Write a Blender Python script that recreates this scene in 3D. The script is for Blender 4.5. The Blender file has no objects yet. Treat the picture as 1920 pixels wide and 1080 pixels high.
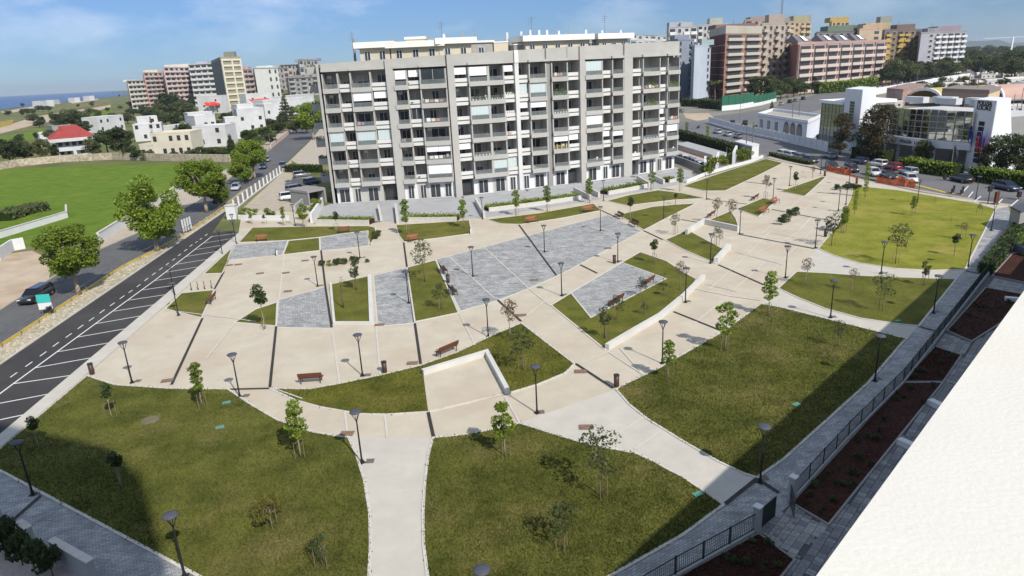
import bpy, math, random
from mathutils import Vector, Matrix
import numpy as np
random.seed(7)
SC = bpy.context.scene
COL = SC.collection
R_ = math.radians

# ------------------------------------------------------------------ camera
F_, Y0, SL, CH = 1265.0, 130.0, -0.05, 22.0
roll = math.atan(-SL); pit = math.atan((540-Y0)*math.cos(roll)/F_)
FW = Vector((0, math.cos(pit), -math.sin(pit))); RT = Vector((1, 0, 0)); UP = RT.cross(FW)
CX = math.cos(roll)*RT - math.sin(roll)*UP
CU = math.sin(roll)*RT + math.cos(roll)*UP
cam = bpy.data.objects.new('camera', bpy.data.cameras.new('camera')); COL.objects.link(cam)
cam.matrix_world = Matrix(((CX.x, CU.x, -FW.x, 0), (CX.y, CU.y, -FW.y, 0), (CX.z, CU.z, -FW.z, CH), (0, 0, 0, 1)))
cam.data.sensor_width = 36; cam.data.lens = F_/1920*36
cam.data.clip_start = .1; cam.data.clip_end = 40000
SC.camera = cam
# ------------------------------------------------------------------ light
SUN_AZ, SUN_EL = 33.0, 42.0            # shadows fall 33 deg left of the view axis
world = bpy.data.worlds.new('World'); SC.world = world; world.use_nodes = True
nt = world.node_tree; nt.nodes.clear()
sky = nt.nodes.new('ShaderNodeTexSky'); sky.sky_type = 'NISHITA'; sky.sun_disc = False
sky.sun_elevation = R_(SUN_EL); sky.sun_rotation = R_(180-SUN_AZ)
sky.altitude = 20; sky.air_density = 1.0; sky.dust_density = 0.0; sky.ozone_density = 3.0
bg = nt.nodes.new('ShaderNodeBackground'); bg.inputs[1].default_value = .15
wo = nt.nodes.new('ShaderNodeOutputWorld')
# thin cumulus low down; heavier cover overhead, added to brighten the shade
geo = nt.nodes.new('ShaderNodeTexCoord'); sep = nt.nodes.new('ShaderNodeSeparateXYZ')
mp = nt.nodes.new('ShaderNodeMapping'); mp.inputs['Scale'].default_value = (1, 1, 2.6)
ns = nt.nodes.new('ShaderNodeTexNoise'); ns.inputs['Scale'].default_value = 5.5; ns.inputs['Detail'].default_value = 9; ns.inputs['Roughness'].default_value = .58
cr = nt.nodes.new('ShaderNodeValToRGB'); cr.color_ramp.elements[0].position = .46; cr.color_ramp.elements[1].position = .70
cz = nt.nodes.new('ShaderNodeValToRGB')
el = cz.color_ramp.elements; el[0].position = 0; el[0].color = (0, 0, 0, 1); el[1].position = .6; el[1].color = (.9, .9, .9, 1)
e = el.new(.03); e.color = (.1, .1, .1, 1)
e = el.new(.07); e.color = (.26, .26, .26, 1); e = el.new(.2); e.color = (.5, .5, .5, 1); e = el.new(.4); e.color = (.95, .95, .95, 1)
mu = nt.nodes.new('ShaderNodeMath'); mu.operation = 'MULTIPLY'
mx = nt.nodes.new('ShaderNodeMix'); mx.data_type = 'RGBA'; mx.inputs[7].default_value = (5.6, 5.6, 5.7, 1)
L = nt.links.new
L(geo.outputs['Generated'], mp.inputs[0]); L(mp.outputs[0], ns.inputs['Vector']); L(ns.outputs['Fac'], cr.inputs[0])
L(geo.outputs['Generated'], sep.inputs[0]); L(sep.outputs[2], cz.inputs[0])
L(cr.outputs[0], mu.inputs[0]); L(cz.outputs[0], mu.inputs[1]); L(mu.outputs[0], mx.inputs[0])
tint = nt.nodes.new('ShaderNodeMix'); tint.data_type = 'RGBA'; tint.blend_type = 'MULTIPLY'; tint.inputs[0].default_value = 1; tr_ = nt.nodes.new('ShaderNodeValToRGB'); tel = tr_.color_ramp.elements; tel[0].position = 0; tel[0].color = (.155, .235, .39, 1); tel[1].position = 1; tel[1].color = (1, .9, .74, 1)  # overhead end of the ramp warmed and raised to fill the bluish shade
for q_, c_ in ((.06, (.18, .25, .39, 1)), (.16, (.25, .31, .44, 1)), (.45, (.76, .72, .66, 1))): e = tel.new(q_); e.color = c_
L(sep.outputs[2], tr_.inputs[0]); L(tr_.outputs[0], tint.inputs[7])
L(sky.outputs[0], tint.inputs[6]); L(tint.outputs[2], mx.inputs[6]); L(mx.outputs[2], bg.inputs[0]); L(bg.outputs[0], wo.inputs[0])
sl = bpy.data.lights.new('sun', 'SUN'); sl.energy = 3.35; sl.angle = R_(.53); sl.color = (1, .945, .86)
so = bpy.data.objects.new('sun', sl); COL.objects.link(so)
SUNV = Vector((math.sin(R_(SUN_AZ))*math.cos(R_(SUN_EL)), -math.cos(R_(SUN_AZ))*math.cos(R_(SUN_EL)), math.sin(R_(SUN_EL))))
so.rotation_euler = SUNV.to_track_quat('Z', 'Y').to_euler(); so.location = (0, 0, 200)
vs = SC.view_settings; vs.view_transform = 'Standard'; vs.look = 'None'; vs.gamma = 1; vs.exposure = .6; vs.use_curve_mapping = False
SC.cycles.max_bounces = 6; SC.cycles.transparent_max_bounces = 12; SC.cycles.volume_bounces = 0

# ------------------------------------------------------------------ geometry helpers
def g(px, py, z=0.0):
    d = FW + CX*((px-960)/F_) - CU*((py-540)/F_)
    t = (z-CH)/d.z
    return Vector((d.x*t, d.y*t, z))
def proj(P):
    v = Vector(P)-Vector((0, 0, CH)); w = v.dot(FW)
    return 960+F_*v.dot(CX)/w, 540-F_*v.dot(CU)/w
def hgt(b, ty):                                  # height of a thing standing at base pixel b that reaches up to row ty
    B = g(*b); lo, hi = 0., 120.
    for _ in range(40):
        m = (lo+hi)/2
        if proj((B.x, B.y, m))[1] > ty: lo = m
        else: hi = m
    return lo
TILE = {'a': (0, 360, 3), 'b': (640, 360, 3), 'c': (1280, 360, 3), 'd': (0, 720, 3), 'e': (640, 720, 3), 'f': (1280, 720, 3),
        'h': (1120, 280, 6), 'i': (1400, 280, 6), 'j': (1640, 360, 4.5), 'k': (400, 220, 4.5), 'l': (0, 330, 4.5), 'm': (1240, 170, 5.647), 'n': (1560, 170, 4.694),
        'o': (0, 90, 4.697), 'q': (300, 90, 4.697), 'r': (1240, 20, 5.647), 's': (1580, 20, 5.647), 'z': (0, 0, 1)}
def T(t, x, y):
    a, b, s = TILE[t]; return (a+x/s, b+y/s)
def TL(txt):                                     # "b 370,425 530,385 e 10,20" -> pixels of the photograph
    out = []; t = 'z'
    for w in txt.split():
        if w.isalpha(): t = w
        else:
            x, y = w.split(','); out.append(T(t, float(x), float(y)))
    return out
def GP(txt): return [g(*p) for p in TL(txt)]

class MB:
    def __init__(s): s.v = []; s.f = []; s.m = []
    def add(s, vs, fs, mi=0):
        o = len(s.v); s.v += [tuple(v) for v in vs]
        for f in fs: s.f.append([i+o for i in f]); s.m.append(mi)
        return s
    def ob(s, o, a, b, c, mi=0):                 # box from a corner and three edges
        o, a, b, c = Vector(o), Vector(a), Vector(b), Vector(c)
        v = [o, o+a, o+a+b, o+b, o+c, o+a+c, o+a+b+c, o+b+c]
        f = [(0, 3, 2, 1), (4, 5, 6, 7), (0, 1, 5, 4), (1, 2, 6, 5), (2, 3, 7, 6), (3, 0, 4, 7)]
        if a.cross(b).dot(c) < 0: f = [q[::-1] for q in f]
        return s.add(v, f, mi)
    def box(s, x, y, z, sx, sy, sz, mi=0):       # centred in x,y; from z up
        return s.ob((x-sx/2, y-sy/2, z), (sx, 0, 0), (0, sy, 0), (0, 0, sz), mi)
    def prism(s, pts, z0, z1, mi=0, bottom=False):
        n = len(pts); ar = sum(pts[i][0]*pts[(i+1) % n][1]-pts[(i+1) % n][0]*pts[i][1] for i in range(n))
        if ar < 0: pts = pts[::-1]
        v = [(p[0], p[1], z0) for p in pts]+[(p[0], p[1], z1) for p in pts]
        f = [tuple(range(n, 2*n))]+[(i, (i+1) % n, n+(i+1) % n, n+i) for i in range(n)]
        if bottom: f.append(tuple(range(n-1, -1, -1)))
        return s.add(v, f, mi)
    def flat(s, pts, z, mi=0):
        n = len(pts); ar = sum(pts[i][0]*pts[(i+1) % n][1]-pts[(i+1) % n][0]*pts[i][1] for i in range(n))
        if ar < 0: pts = pts[::-1]
        return s.add([(p[0], p[1], z) for p in pts], [tuple(range(n))], mi)
    def tube(s, pts, rs, n=6, mi=0, cap=True):
        pts = [Vector(p) for p in pts]
        if not isinstance(rs, (list, tuple)): rs = [rs]*len(pts)
        V = []
        for i, p in enumerate(pts):
            d = (pts[min(i+1, len(pts)-1)]-pts[max(i-1, 0)]).normalized()
            u = d.cross(Vector((0, 0, 1)) if abs(d.z) < .9 else Vector((1, 0, 0))).normalized(); w = d.cross(u)
            V += [p+(u*math.cos(2*math.pi*k/n)+w*math.sin(2*math.pi*k/n))*rs[i] for k in range(n)]
        f = []
        for i in range(len(pts)-1):
            for k in range(n): f.append((i*n+k, i*n+(k+1) % n, (i+1)*n+(k+1) % n, (i+1)*n+k))
        if cap: f += [tuple(range(n))[::-1], tuple((len(pts)-1)*n+k for k in range(n))]
        return s.add(V, f, mi)
    def lathe(s, prof, n=16, o=(0, 0, 0), mi=0):
        V = [(o[0]+r*math.cos(2*math.pi*k/n), o[1]+r*math.sin(2*math.pi*k/n), o[2]+z) for r, z in prof for k in range(n)]
        f = [(i*n+k, i*n+(k+1) % n, (i+1)*n+(k+1) % n, (i+1)*n+k) for i in range(len(prof)-1) for k in range(n)]
        f += [tuple(range(n))[::-1], tuple((len(prof)-1)*n+k for k in range(n))]
        return s.add(V, f, mi)
    def mesh(s, name, mats, smooth=False):
        me = bpy.data.meshes.new(name); me.from_pydata(s.v, [], s.f)
        for m in (mats if isinstance(mats, (list, tuple)) else [mats]): me.materials.append(m)
        if any(s.m): me.polygons.foreach_set('material_index', s.m)
        if smooth: me.polygons.foreach_set('use_smooth', [True]*len(s.f))
        me.update(); return me

def tag(o, label=None, cat=None, group=None, kind=None):
    if label: o['label'] = label
    if cat: o['category'] = cat
    if group: o['group'] = group
    if kind: o['kind'] = kind
    return o
def empty(name, loc=(0, 0, 0), rz=0):
    o = bpy.data.objects.new(name, None); COL.objects.link(o); o.location = loc; o.rotation_euler = (0, 0, rz); o.empty_display_size = .5
    return o
def thing(name, label, cat, loc=(0, 0, 0), rz=0, group=None): return tag(empty(name, loc, rz), label, cat, group)
def put(name, me, parent=None, loc=None, rz=0, label=None):
    o = bpy.data.objects.new(name, me); COL.objects.link(o)
    if parent: o.parent = parent
    if loc is not None: o.location = loc
    if rz: o.rotation_euler = (0, 0, rz)
    if label: o['label'] = label
    return o
def obj(name, mb, mat, parent=None, world=False, smooth=False, **kw):
    o = put(name, mb.mesh(name, mat, smooth), parent)
    if parent and world: o.location = -Vector(parent.location)
    return tag(o, **kw)
def struct(name, mb, mat, parent=None, **kw):
    o = obj(name, mb, mat, parent, **kw)
    if not parent: o['kind'] = 'structure'
    return o
def tree_copy(o, parent=None):
    c = o.copy(); COL.objects.link(c); c.parent = parent
    for ch in o.children: tree_copy(ch, c)
    return c
def heading(a, b): d = g(*b)-g(*a); return math.atan2(d.y, d.x)

def ring(mb, P, w, z0, z1, closed=True, mi=0):   # a mitred kerb along a polygon
    P = [Vector((p[0], p[1])) for p in P]; n = len(P); A = []; B = []
    for i in range(n):
        p = P[i]; a = P[i-1] if (closed or i > 0) else None; b = P[(i+1) % n] if (closed or i < n-1) else None
        d1 = (p-a).normalized() if a else None; d2 = (b-p).normalized() if b else None
        if d1 is None: d1 = d2
        if d2 is None: d2 = d1
        n1 = Vector((-d1.y, d1.x)); n2 = Vector((-d2.y, d2.x)); m = n1+n2
        m = n1 if m.length < .2 else m.normalized(); k = 1/max(.35, m.dot(n1))
        A.append(p+m*k*w/2); B.append(p-m*k*w/2)
    v = [(q.x, q.y, z) for z in (z0, z1) for q in A+B]
    f = []
    for i in range(n if closed else n-1):
        j = (i+1) % n
        f += [(2*n+i, 3*n+i, 3*n+j, 2*n+j), (i, 2*n+i, 2*n+j, j), (n+i, n+j, 3*n+j, 3*n+i)]
    if not closed: f += [(0, n, 3*n, 2*n), (n-1, 3*n-1, 4*n-1, 2*n-1)]
    return mb.add(v, f, mi)

# ------------------------------------------------------------------ materials
def node_mat(name):
    m = bpy.data.materials.new(name); m.use_nodes = True
    t = m.node_tree; return m, t, t.nodes['Principled BSDF']
def rgb(c, k=1): return (min(1, c[0]*k), min(1, c[1]*k), min(1, c[2]*k), 1)
def M(name, c, rough=.8, var=.12, scale=1.5, spec=.3, bump=0, bscale=30, c2=None, metal=0, detail=6, big=None, rnd=0, coord='Object', stretch=None, spots=None):
    m, t, b = node_mat(name); n = t.nodes; l = t.links.new
    b.inputs['Roughness'].default_value = rough; b.inputs['Specular IOR Level'].default_value = spec; b.inputs['Metallic'].default_value = metal
    tc = n.new('ShaderNodeTexCoord'); src = tc.outputs[coord]
    if stretch:
        mm = n.new('ShaderNodeMapping'); mm.inputs['Scale'].default_value = stretch; l(src, mm.inputs[0]); src = mm.outputs[0]
    a = n.new('ShaderNodeTexNoise'); a.inputs['Scale'].default_value = scale; a.inputs['Detail'].default_value = detail; a.inputs['Roughness'].default_value = .62
    l(src, a.inputs['Vector'])
    r = n.new('ShaderNodeValToRGB'); r.color_ramp.elements[0].position = .32; r.color_ramp.elements[1].position = .68
    r.color_ramp.elements[0].color = rgb(c, 1-var); r.color_ramp.elements[1].color = rgb(c2, 1) if c2 else rgb(c, 1+var)
    l(a.outputs['Fac'], r.inputs[0]); out = r.outputs[0]
    if big:                                      # large soft blotches (scale, colour, amount)
        a2 = n.new('ShaderNodeTexNoise'); a2.inputs['Scale'].default_value = big[0]; a2.inputs['Detail'].default_value = 5; l(src, a2.inputs['Vector'])
        r2 = n.new('ShaderNodeValToRGB'); r2.color_ramp.elements[0].position = .45; r2.color_ramp.elements[1].position = .72
        r2.color_ramp.elements[0].color = (0, 0, 0, 1); r2.color_ramp.elements[1].color = (big[2],)*3+(1,)
        l(a2.outputs['Fac'], r2.inputs[0]); x = n.new('ShaderNodeMix'); x.data_type = 'RGBA'; x.inputs[7].default_value = rgb(big[1])
        l(r2.outputs[0], x.inputs[0]); l(out, x.inputs[6]); out = x.outputs[2]
    if spots:                                    # small stains and drips (scale, colour, amount)
        a4 = n.new('ShaderNodeTexNoise'); a4.inputs['Scale'].default_value = spots[0]; a4.inputs['Detail'].default_value = 9; a4.inputs['Roughness'].default_value = .7; a4.inputs['Distortion'].default_value = .6; l(src, a4.inputs['Vector'])
        r4 = n.new('ShaderNodeValToRGB'); r4.color_ramp.elements[0].position = .60; r4.color_ramp.elements[1].position = .74
        r4.color_ramp.elements[0].color = (0, 0, 0, 1); r4.color_ramp.elements[1].color = (spots[2],)*3+(1,)
        l(a4.outputs['Fac'], r4.inputs[0]); x4 = n.new('ShaderNodeMix'); x4.data_type = 'RGBA'; x4.inputs[7].default_value = rgb(spots[1])
        l(r4.outputs[0], x4.inputs[0]); l(out, x4.inputs[6]); out = x4.outputs[2]
    if rnd:
        oi = n.new('ShaderNodeObjectInfo'); hs = n.new('ShaderNodeHueSaturation'); mr = n.new('ShaderNodeMapRange')
        mr.inputs[3].default_value = 1-rnd; mr.inputs[4].default_value = 1+rnd; l(oi.outputs['Random'], mr.inputs[0]); l(mr.outputs[0], hs.inputs['Value'])
        mr2 = n.new('ShaderNodeMapRange'); mr2.inputs[3].default_value = .5-rnd*.1; mr2.inputs[4].default_value = .5+rnd*.06; l(oi.outputs['Random'], mr2.inputs[0]); l(mr2.outputs[0], hs.inputs['Hue'])
        l(out, hs.inputs['Color']); out = hs.outputs[0]
    l(out, b.inputs['Base Color'])
    if bump:
        a3 = n.new('ShaderNodeTexNoise'); a3.inputs['Scale'].default_value = bscale; a3.inputs['Detail'].default_value = 4; l(src, a3.inputs['Vector'])
        bp = n.new('ShaderNodeBump'); bp.inputs['Strength'].default_value = bump; bp.inputs['Distance'].default_value = .05
        l(a3.outputs['Fac'], bp.inputs['Height']); l(bp.outputs[0], b.inputs['Normal'])
    return m
def bricks(name, c1, c2, mortar, bw, bh, rot=0, bump=.35, ms=.02, blot=None, rough=.8, bias=0):
    m, t, b = node_mat(name); n = t.nodes; l = t.links.new; b.inputs['Roughness'].default_value = rough; b.inputs['Specular IOR Level'].default_value = .3
    tc = n.new('ShaderNodeTexCoord'); mm = n.new('ShaderNodeMapping'); mm.inputs['Rotation'].default_value = (0, 0, rot); l(tc.outputs['Object'], mm.inputs[0])
    k = n.new('ShaderNodeTexBrick'); k.inputs['Scale'].default_value = 1; k.inputs['Brick Width'].default_value = bw; k.inputs['Row Height'].default_value = bh
    k.inputs['Mortar Size'].default_value = ms; k.inputs['Color1'].default_value = rgb(c1); k.inputs['Color2'].default_value = rgb(c2); k.inputs['Mortar'].default_value = rgb(mortar); k.inputs['Bias'].default_value = bias
    l(mm.outputs[0], k.inputs['Vector'])
    v = n.new('ShaderNodeTexVoronoi'); v.inputs['Scale'].default_value = 1.3; mv = n.new('ShaderNodeMapping'); mv.inputs['Scale'].default_value = (1, 2.2, 1); mv.inputs['Rotation'].default_value = (0, 0, rot)
    l(tc.outputs['Object'], mv.inputs[0]); l(mv.outputs[0], v.inputs['Vector'])
    r = n.new('ShaderNodeValToRGB'); r.color_ramp.elements[0].color = (.72, .73, .76, 1); r.color_ramp.elements[1].color = (1.18, 1.17, 1.15, 1)
    sp = n.new('ShaderNodeSeparateColor'); l(v.outputs['Color'], sp.inputs[0]); l(sp.outputs[0], r.inputs[0])
    x = n.new('ShaderNodeMix'); x.data_type = 'RGBA'; x.blend_type = 'MULTIPLY'; x.inputs[0].default_value = .75; l(k.outputs['Color'], x.inputs[6]); l(r.outputs[0], x.inputs[7]); out = x.outputs[2]
    a = n.new('ShaderNodeTexNoise'); a.inputs['Scale'].default_value = .6; a.inputs['Detail'].default_value = 8; l(tc.outputs['Object'], a.inputs['Vector'])
    r3 = n.new('ShaderNodeValToRGB'); r3.color_ramp.elements[0].position = .3; r3.color_ramp.elements[1].position = .7; r3.color_ramp.elements[0].color = (.8, .8, .8, 1); r3.color_ramp.elements[1].color = (1.12, 1.12, 1.12, 1)
    l(a.outputs['Fac'], r3.inputs[0]); x2 = n.new('ShaderNodeMix'); x2.data_type = 'RGBA'; x2.blend_type = 'MULTIPLY'; x2.inputs[0].default_value = 1; l(out, x2.inputs[6]); l(r3.outputs[0], x2.inputs[7])
    l(x2.outputs[2], b.inputs['Base Color'])
    bp = n.new('ShaderNodeBump'); bp.inputs['Strength'].default_value = bump; bp.inputs['Distance'].default_value = .02; bp.invert = True; l(k.outputs['Fac'], bp.inputs['Height']); l(bp.outputs[0], b.inputs['Normal'])
    return m
def grass_mat(name, ca, cb, cc, amt=.8):
    m, t, b = node_mat(name); n = t.nodes; l = t.links.new; b.inputs['Roughness'].default_value = .9; b.inputs['Specular IOR Level'].default_value = .1
    tc = n.new('ShaderNodeTexCoord')
    def nz(s, d=5, rg=.6):
        a = n.new('ShaderNodeTexNoise'); a.inputs['Scale'].default_value = s; a.inputs['Detail'].default_value = d; a.inputs['Roughness'].default_value = rg; l(tc.outputs['Object'], a.inputs['Vector']); return a
    a = nz(.35, 8, .65); r = n.new('ShaderNodeValToRGB'); r.color_ramp.elements[0].position = .36; r.color_ramp.elements[1].position = .66
    r.color_ramp.elements[0].color = rgb(ca); r.color_ramp.elements[1].color = rgb(cb); l(a.outputs['Fac'], r.inputs[0])
    a2 = nz(.13, 8, .7); r2 = n.new('ShaderNodeValToRGB'); r2.color_ramp.elements[0].position = .5; r2.color_ramp.elements[1].position = .7; r2.color_ramp.elements[0].color = (0, 0, 0, 1); r2.color_ramp.elements[1].color = (amt,)*3+(1,)
    l(a2.outputs['Fac'], r2.inputs[0]); x = n.new('ShaderNodeMix'); x.data_type = 'RGBA'; x.inputs[7].default_value = rgb(cc); l(r2.outputs[0], x.inputs[0]); l(r.outputs[0], x.inputs[6])
    a3 = nz(9, 6, .75); r3 = n.new('ShaderNodeValToRGB'); r3.color_ramp.elements[0].position = .3; r3.color_ramp.elements[1].position = .7; r3.color_ramp.elements[0].color = (.55, .55, .55, 1); r3.color_ramp.elements[1].color = (1.4, 1.4, 1.4, 1)
    l(a3.outputs['Fac'], r3.inputs[0]); x2 = n.new('ShaderNodeMix'); x2.data_type = 'RGBA'; x2.blend_type = 'MULTIPLY'; x2.inputs[0].default_value = 1; l(x.outputs[2], x2.inputs[6]); l(r3.outputs[0], x2.inputs[7])
    l(x2.outputs[2], b.inputs['Base Color'])
    bp = n.new('ShaderNodeBump'); bp.inputs['Strength'].default_value = .9; bp.inputs['Distance'].default_value = .12; l(a3.outputs['Fac'], bp.inputs['Height']); l(bp.outputs[0], b.inputs['Normal'])
    return m
def leaf_mat(name, c, c2, rnd=.2):
    m, t, b = node_mat(name); n = t.nodes; l = t.links.new; b.inputs['Roughness'].default_value = .55; b.inputs['Specular IOR Level'].default_value = .35
    tc = n.new('ShaderNodeTexCoord'); a = n.new('ShaderNodeTexNoise'); a.inputs['Scale'].default_value = 2.5; a.inputs['Detail'].default_value = 5; l(tc.outputs['Object'], a.inputs['Vector'])
    r = n.new('ShaderNodeValToRGB'); r.color_ramp.elements[0].position = .35; r.color_ramp.elements[1].position = .65; r.color_ramp.elements[0].color = rgb(c); r.color_ramp.elements[1].color = rgb(c2); l(a.outputs['Fac'], r.inputs[0])
    oi = n.new('ShaderNodeObjectInfo'); hs = n.new('ShaderNodeHueSaturation'); mr = n.new('ShaderNodeMapRange'); mr.inputs[3].default_value = 1-rnd; mr.inputs[4].default_value = 1+rnd; l(oi.outputs['Random'], mr.inputs[0]); l(mr.outputs[0], hs.inputs['Value']); l(r.outputs[0], hs.inputs['Color'])
    l(hs.outputs[0], b.inputs['Base Color'])
    tr = n.new('ShaderNodeBsdfTranslucent'); l(hs.outputs[0], tr.inputs[0]); ms = n.new('ShaderNodeMixShader'); ms.inputs[0].default_value = .32
    l(b.outputs[0], ms.inputs[1]); l(tr.outputs[0], ms.inputs[2]); l(ms.outputs[0], n['Material Output'].inputs[0])
    return m
def glass_mat(name, c, rough=.08, alpha=1, spec=.6):
    m = M(name, c, rough, .2, .4, spec); b = m.node_tree.nodes['Principled BSDF']; b.inputs['Alpha'].default_value = alpha; return m

m_plaza = M('plaza_concrete', (.49, .435, .345), .85, .08, .5, .2, .15, 40, big=(.16, (.43, .34, .255), .6), spots=(.9, (.35, .30, .245), .6))
m_path = M('pale_concrete', (.49, .46, .405), .85, .07, .7, .2, .15, 40, big=(.3, (.42, .39, .34), .4), spots=(1.2, (.36, .34, .31), .4))
m_court = M('grey_forecourt', (.36, .36, .36), .85, .08, .6, .2, .1, 30, big=(.2, (.3, .3, .3), .5))
m_kerb = M('white_kerb', (.53, .50, .45), .8, .08, 2, .2)
m_drain = M('drain_slot', (.035, .033, .03), .7, .3, 4)
m_low = M('low_wall_white', (.56, .55, .52), .8, .07, 1.2, .2, big=(.6, (.44, .42, .38), .5))
m_wallw = M('white_render', (.66, .66, .66), .8, .06, 1, .2, big=(.5, (.52, .52, .5), .35))
m_cobble = bricks('grey_setts', (.28, .285, .28), (.46, .455, .44), (.21, .21, .205), .34, .17, .5)
m_cobble2 = bricks('walkway_setts', (.28, .285, .29), (.41, .41, .40), (.22, .22, .22), .30, .15, -.55, blot=1)
m_asph = M('old_asphalt', (.105, .105, .108), .9, .15, .8, .2, .2, 60, big=(.12, (.15, .145, .14), .6), spots=(.6, (.06, .06, .06), .7))
m_asphn = M('new_asphalt', (.046, .043, .043), .85, .14, .5, .25, .2, 80, big=(.1, (.072, .067, .063), .9), spots=(.5, (.025, .024, .024), .7))
m_asphr = M('street_asphalt', (.14, .14, .145), .9, .12, .3, .2, 0, big=(.05, (.18, .175, .17), .6))
m_side = M('tan_pavement', (.40, .35, .28), .9, .12, .6, .2, .2, 30)
m_dirt = M('tan_dirt', (.42, .33, .24), .95, .18, .35, .1, .4, 12, big=(.08, (.52, .44, .35), .7))
m_rubble = M('rubble', (.38, .31, .20), .95, .3, 2.2, .1, .8, 8, c2=(.55, .49, .38), big=(.3, (.16, .17, .05), .6))
m_paint = M('road_paint', (.66, .66, .64), .7, .1, 6, .3, spots=(3, (.2, .19, .19), .8))
m_yel = M('yellow_paint', (.62, .42, .03), .6, .1, 6, .3)
m_soil = M('red_bark', (.055, .024, .018), .95, .5, 6, .1, .9, 14, big=(.5, (.035, .016, .013), .7))
m_wood = M('bench_wood', (.15, .055, .032), .6, .2, 3, .3, stretch=(1, 12, 12))
m_woodr = M('red_bench_wood', (.30, .10, .055), .6, .2, 3, .3, stretch=(1, 12, 12))
m_woodd = M('dark_bench_wood', (.06, .03, .022), .6, .2, 3, .3, stretch=(1, 12, 12))
m_iron = M('dark_iron', (.028, .028, .031), .5, .15, 5, .4, metal=.4)
m_lampc = M('lamp_head_grey', (.07, .073, .095), .6, .08, 5, .3)
m_lens = M('lamp_lens', (.55, .56, .56), .3, .05, 4, .5)
m_bark = M('bark', (.13, .09, .062), .9, .3, 6, .1, .5, 20)
m_barkp = M('pale_bark', (.30, .25, .19), .9, .25, 6, .1, .4, 20)
m_stake = M('stake_wood', (.20, .155, .10), .85, .2, 5, .2)
m_black = M('black_plastic', (.02, .02, .02), .5, .2, 5, .4)
m_grassn = grass_mat('near_lawn', (.074, .085, .017), (.148, .152, .034), (.22, .185, .07), .85)
m_grassm = grass_mat('park_lawn', (.085, .094, .016), (.155, .155, .028), (.21, .175, .05), .65)
m_grassb = grass_mat('bright_lawn', (.165, .18, .022), (.27, .27, .04), (.35, .29, .08), .8)
m_field = grass_mat('meadow', (.085, .15, .014), (.14, .21, .022), (.20, .22, .04), .5)
m_leaf = leaf_mat('leaf_fresh', (.10, .165, .013), (.22, .285, .03))
m_leafd = leaf_mat('leaf_dark', (.032, .054, .016), (.080, .108, .034))
m_leafb = leaf_mat('leaf_lime', (.12, .18, .015), (.22, .27, .03))
m_leafo = leaf_mat('leaf_olive', (.06, .08, .024), (.13, .15, .055))
m_leafr = leaf_mat('leaf_bronze', (.045, .038, .018), (.095, .078, .036))
m_leafp = leaf_mat('leaf_pinkish', (.15, .10, .07), (.22, .17, .10))
m_leafy = leaf_mat('leaf_yellow', (.12, .11, .02), (.20, .17, .03))
# ================================================================== ground, sea, roads
m_land = M('coastal_plain', (.115, .14, .045), .95, .3, .05, .1, 0, c2=(.21, .20, .085), big=(.012, (.08, .11, .032), .9), spots=(.08, (.05, .065, .02), .8))
m_sea = M('sea_water', (.010, .062, .19), .35, .12, .004, .4, detail=8)
m_hill = M('far_hills', (.05, .075, .05), .95, .3, .01, .1)
struct('ground', MB().flat([(-9000, -400), (9000, -400), (9000, 9500), (-9000, 9500)], -.03), m_land)
sea_c = [g(-400, 262), g(-120, 222), g(0, 206), g(60, 198.5), g(120, 191.5), g(180, 185), g(250, 178)]
far = sea_c[-1].normalized()
struct('sea', MB().flat([(-9000, 150)]+[(p.x, p.y) for p in sea_c]+[(-5200, 9480), (-9000, 9480)], .3), m_sea)
hb = MB(); hv = []
for i in range(60):
    x = 2500+i*115; y = 8200-i*25+250*math.sin(i*.7)
    h = 55+28*math.sin(i*.33+1)+14*math.sin(i*1.1)+9*math.sin(i*2.3)
    hv += [(x, y, -1), (x+60, y+420, h), (x+60, y+1100, h*.8)]
hb.add(hv, [(3*i+j, 3*i+j+3, 3*i+j+4, 3*i+j+1) for i in range(59) for j in (0, 1)])
struct('hills', hb, m_hill)
def sheet(name, px, z, mat, **kw): return struct(name, MB().flat([g(*p) for p in px], z), mat, **kw)

sheet('meadow', TL('z -160,330 0,318 150,312 345,307 432,312 345,353 262,401 190,447 100,462 20,460 -60,468 -200,480'), .004, m_field)
sheet('field', TL('o 0,790 400,700 330,810 0,830'), .004, m_field)
sheet('field', TL('o 690,600 960,520 1000,560 760,650'), .006, m_field)
sheet('field', TL('o 420,550 560,500 850,470 960,450 1000,490 780,520 560,545'), .004, M('scrub_field', (.13, .13, .035), .95, .3, .02, c2=(.2, .17, .06)))
sheet('dirt_track', TL('o 0,700 260,620 470,575 800,530 975,500 975,520 800,570 700,600 480,640 250,690 0,755'), .008, m_dirt)
sheet('field', TL('o 0,650 120,630 100,680 0,700'), .01, M('yellow_field', (.30, .22, .03), .95, .25, .05))
sheet('dirt_track', TL('o 620,480 860,445 870,455 640,490'), .008, m_dirt)
sheet('beach_strip', TL('o 0,562 130,542 300,510 800,424 990,400 990,412 800,440 480,490 300,530 60,580'), .010, m_dirt)
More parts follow.
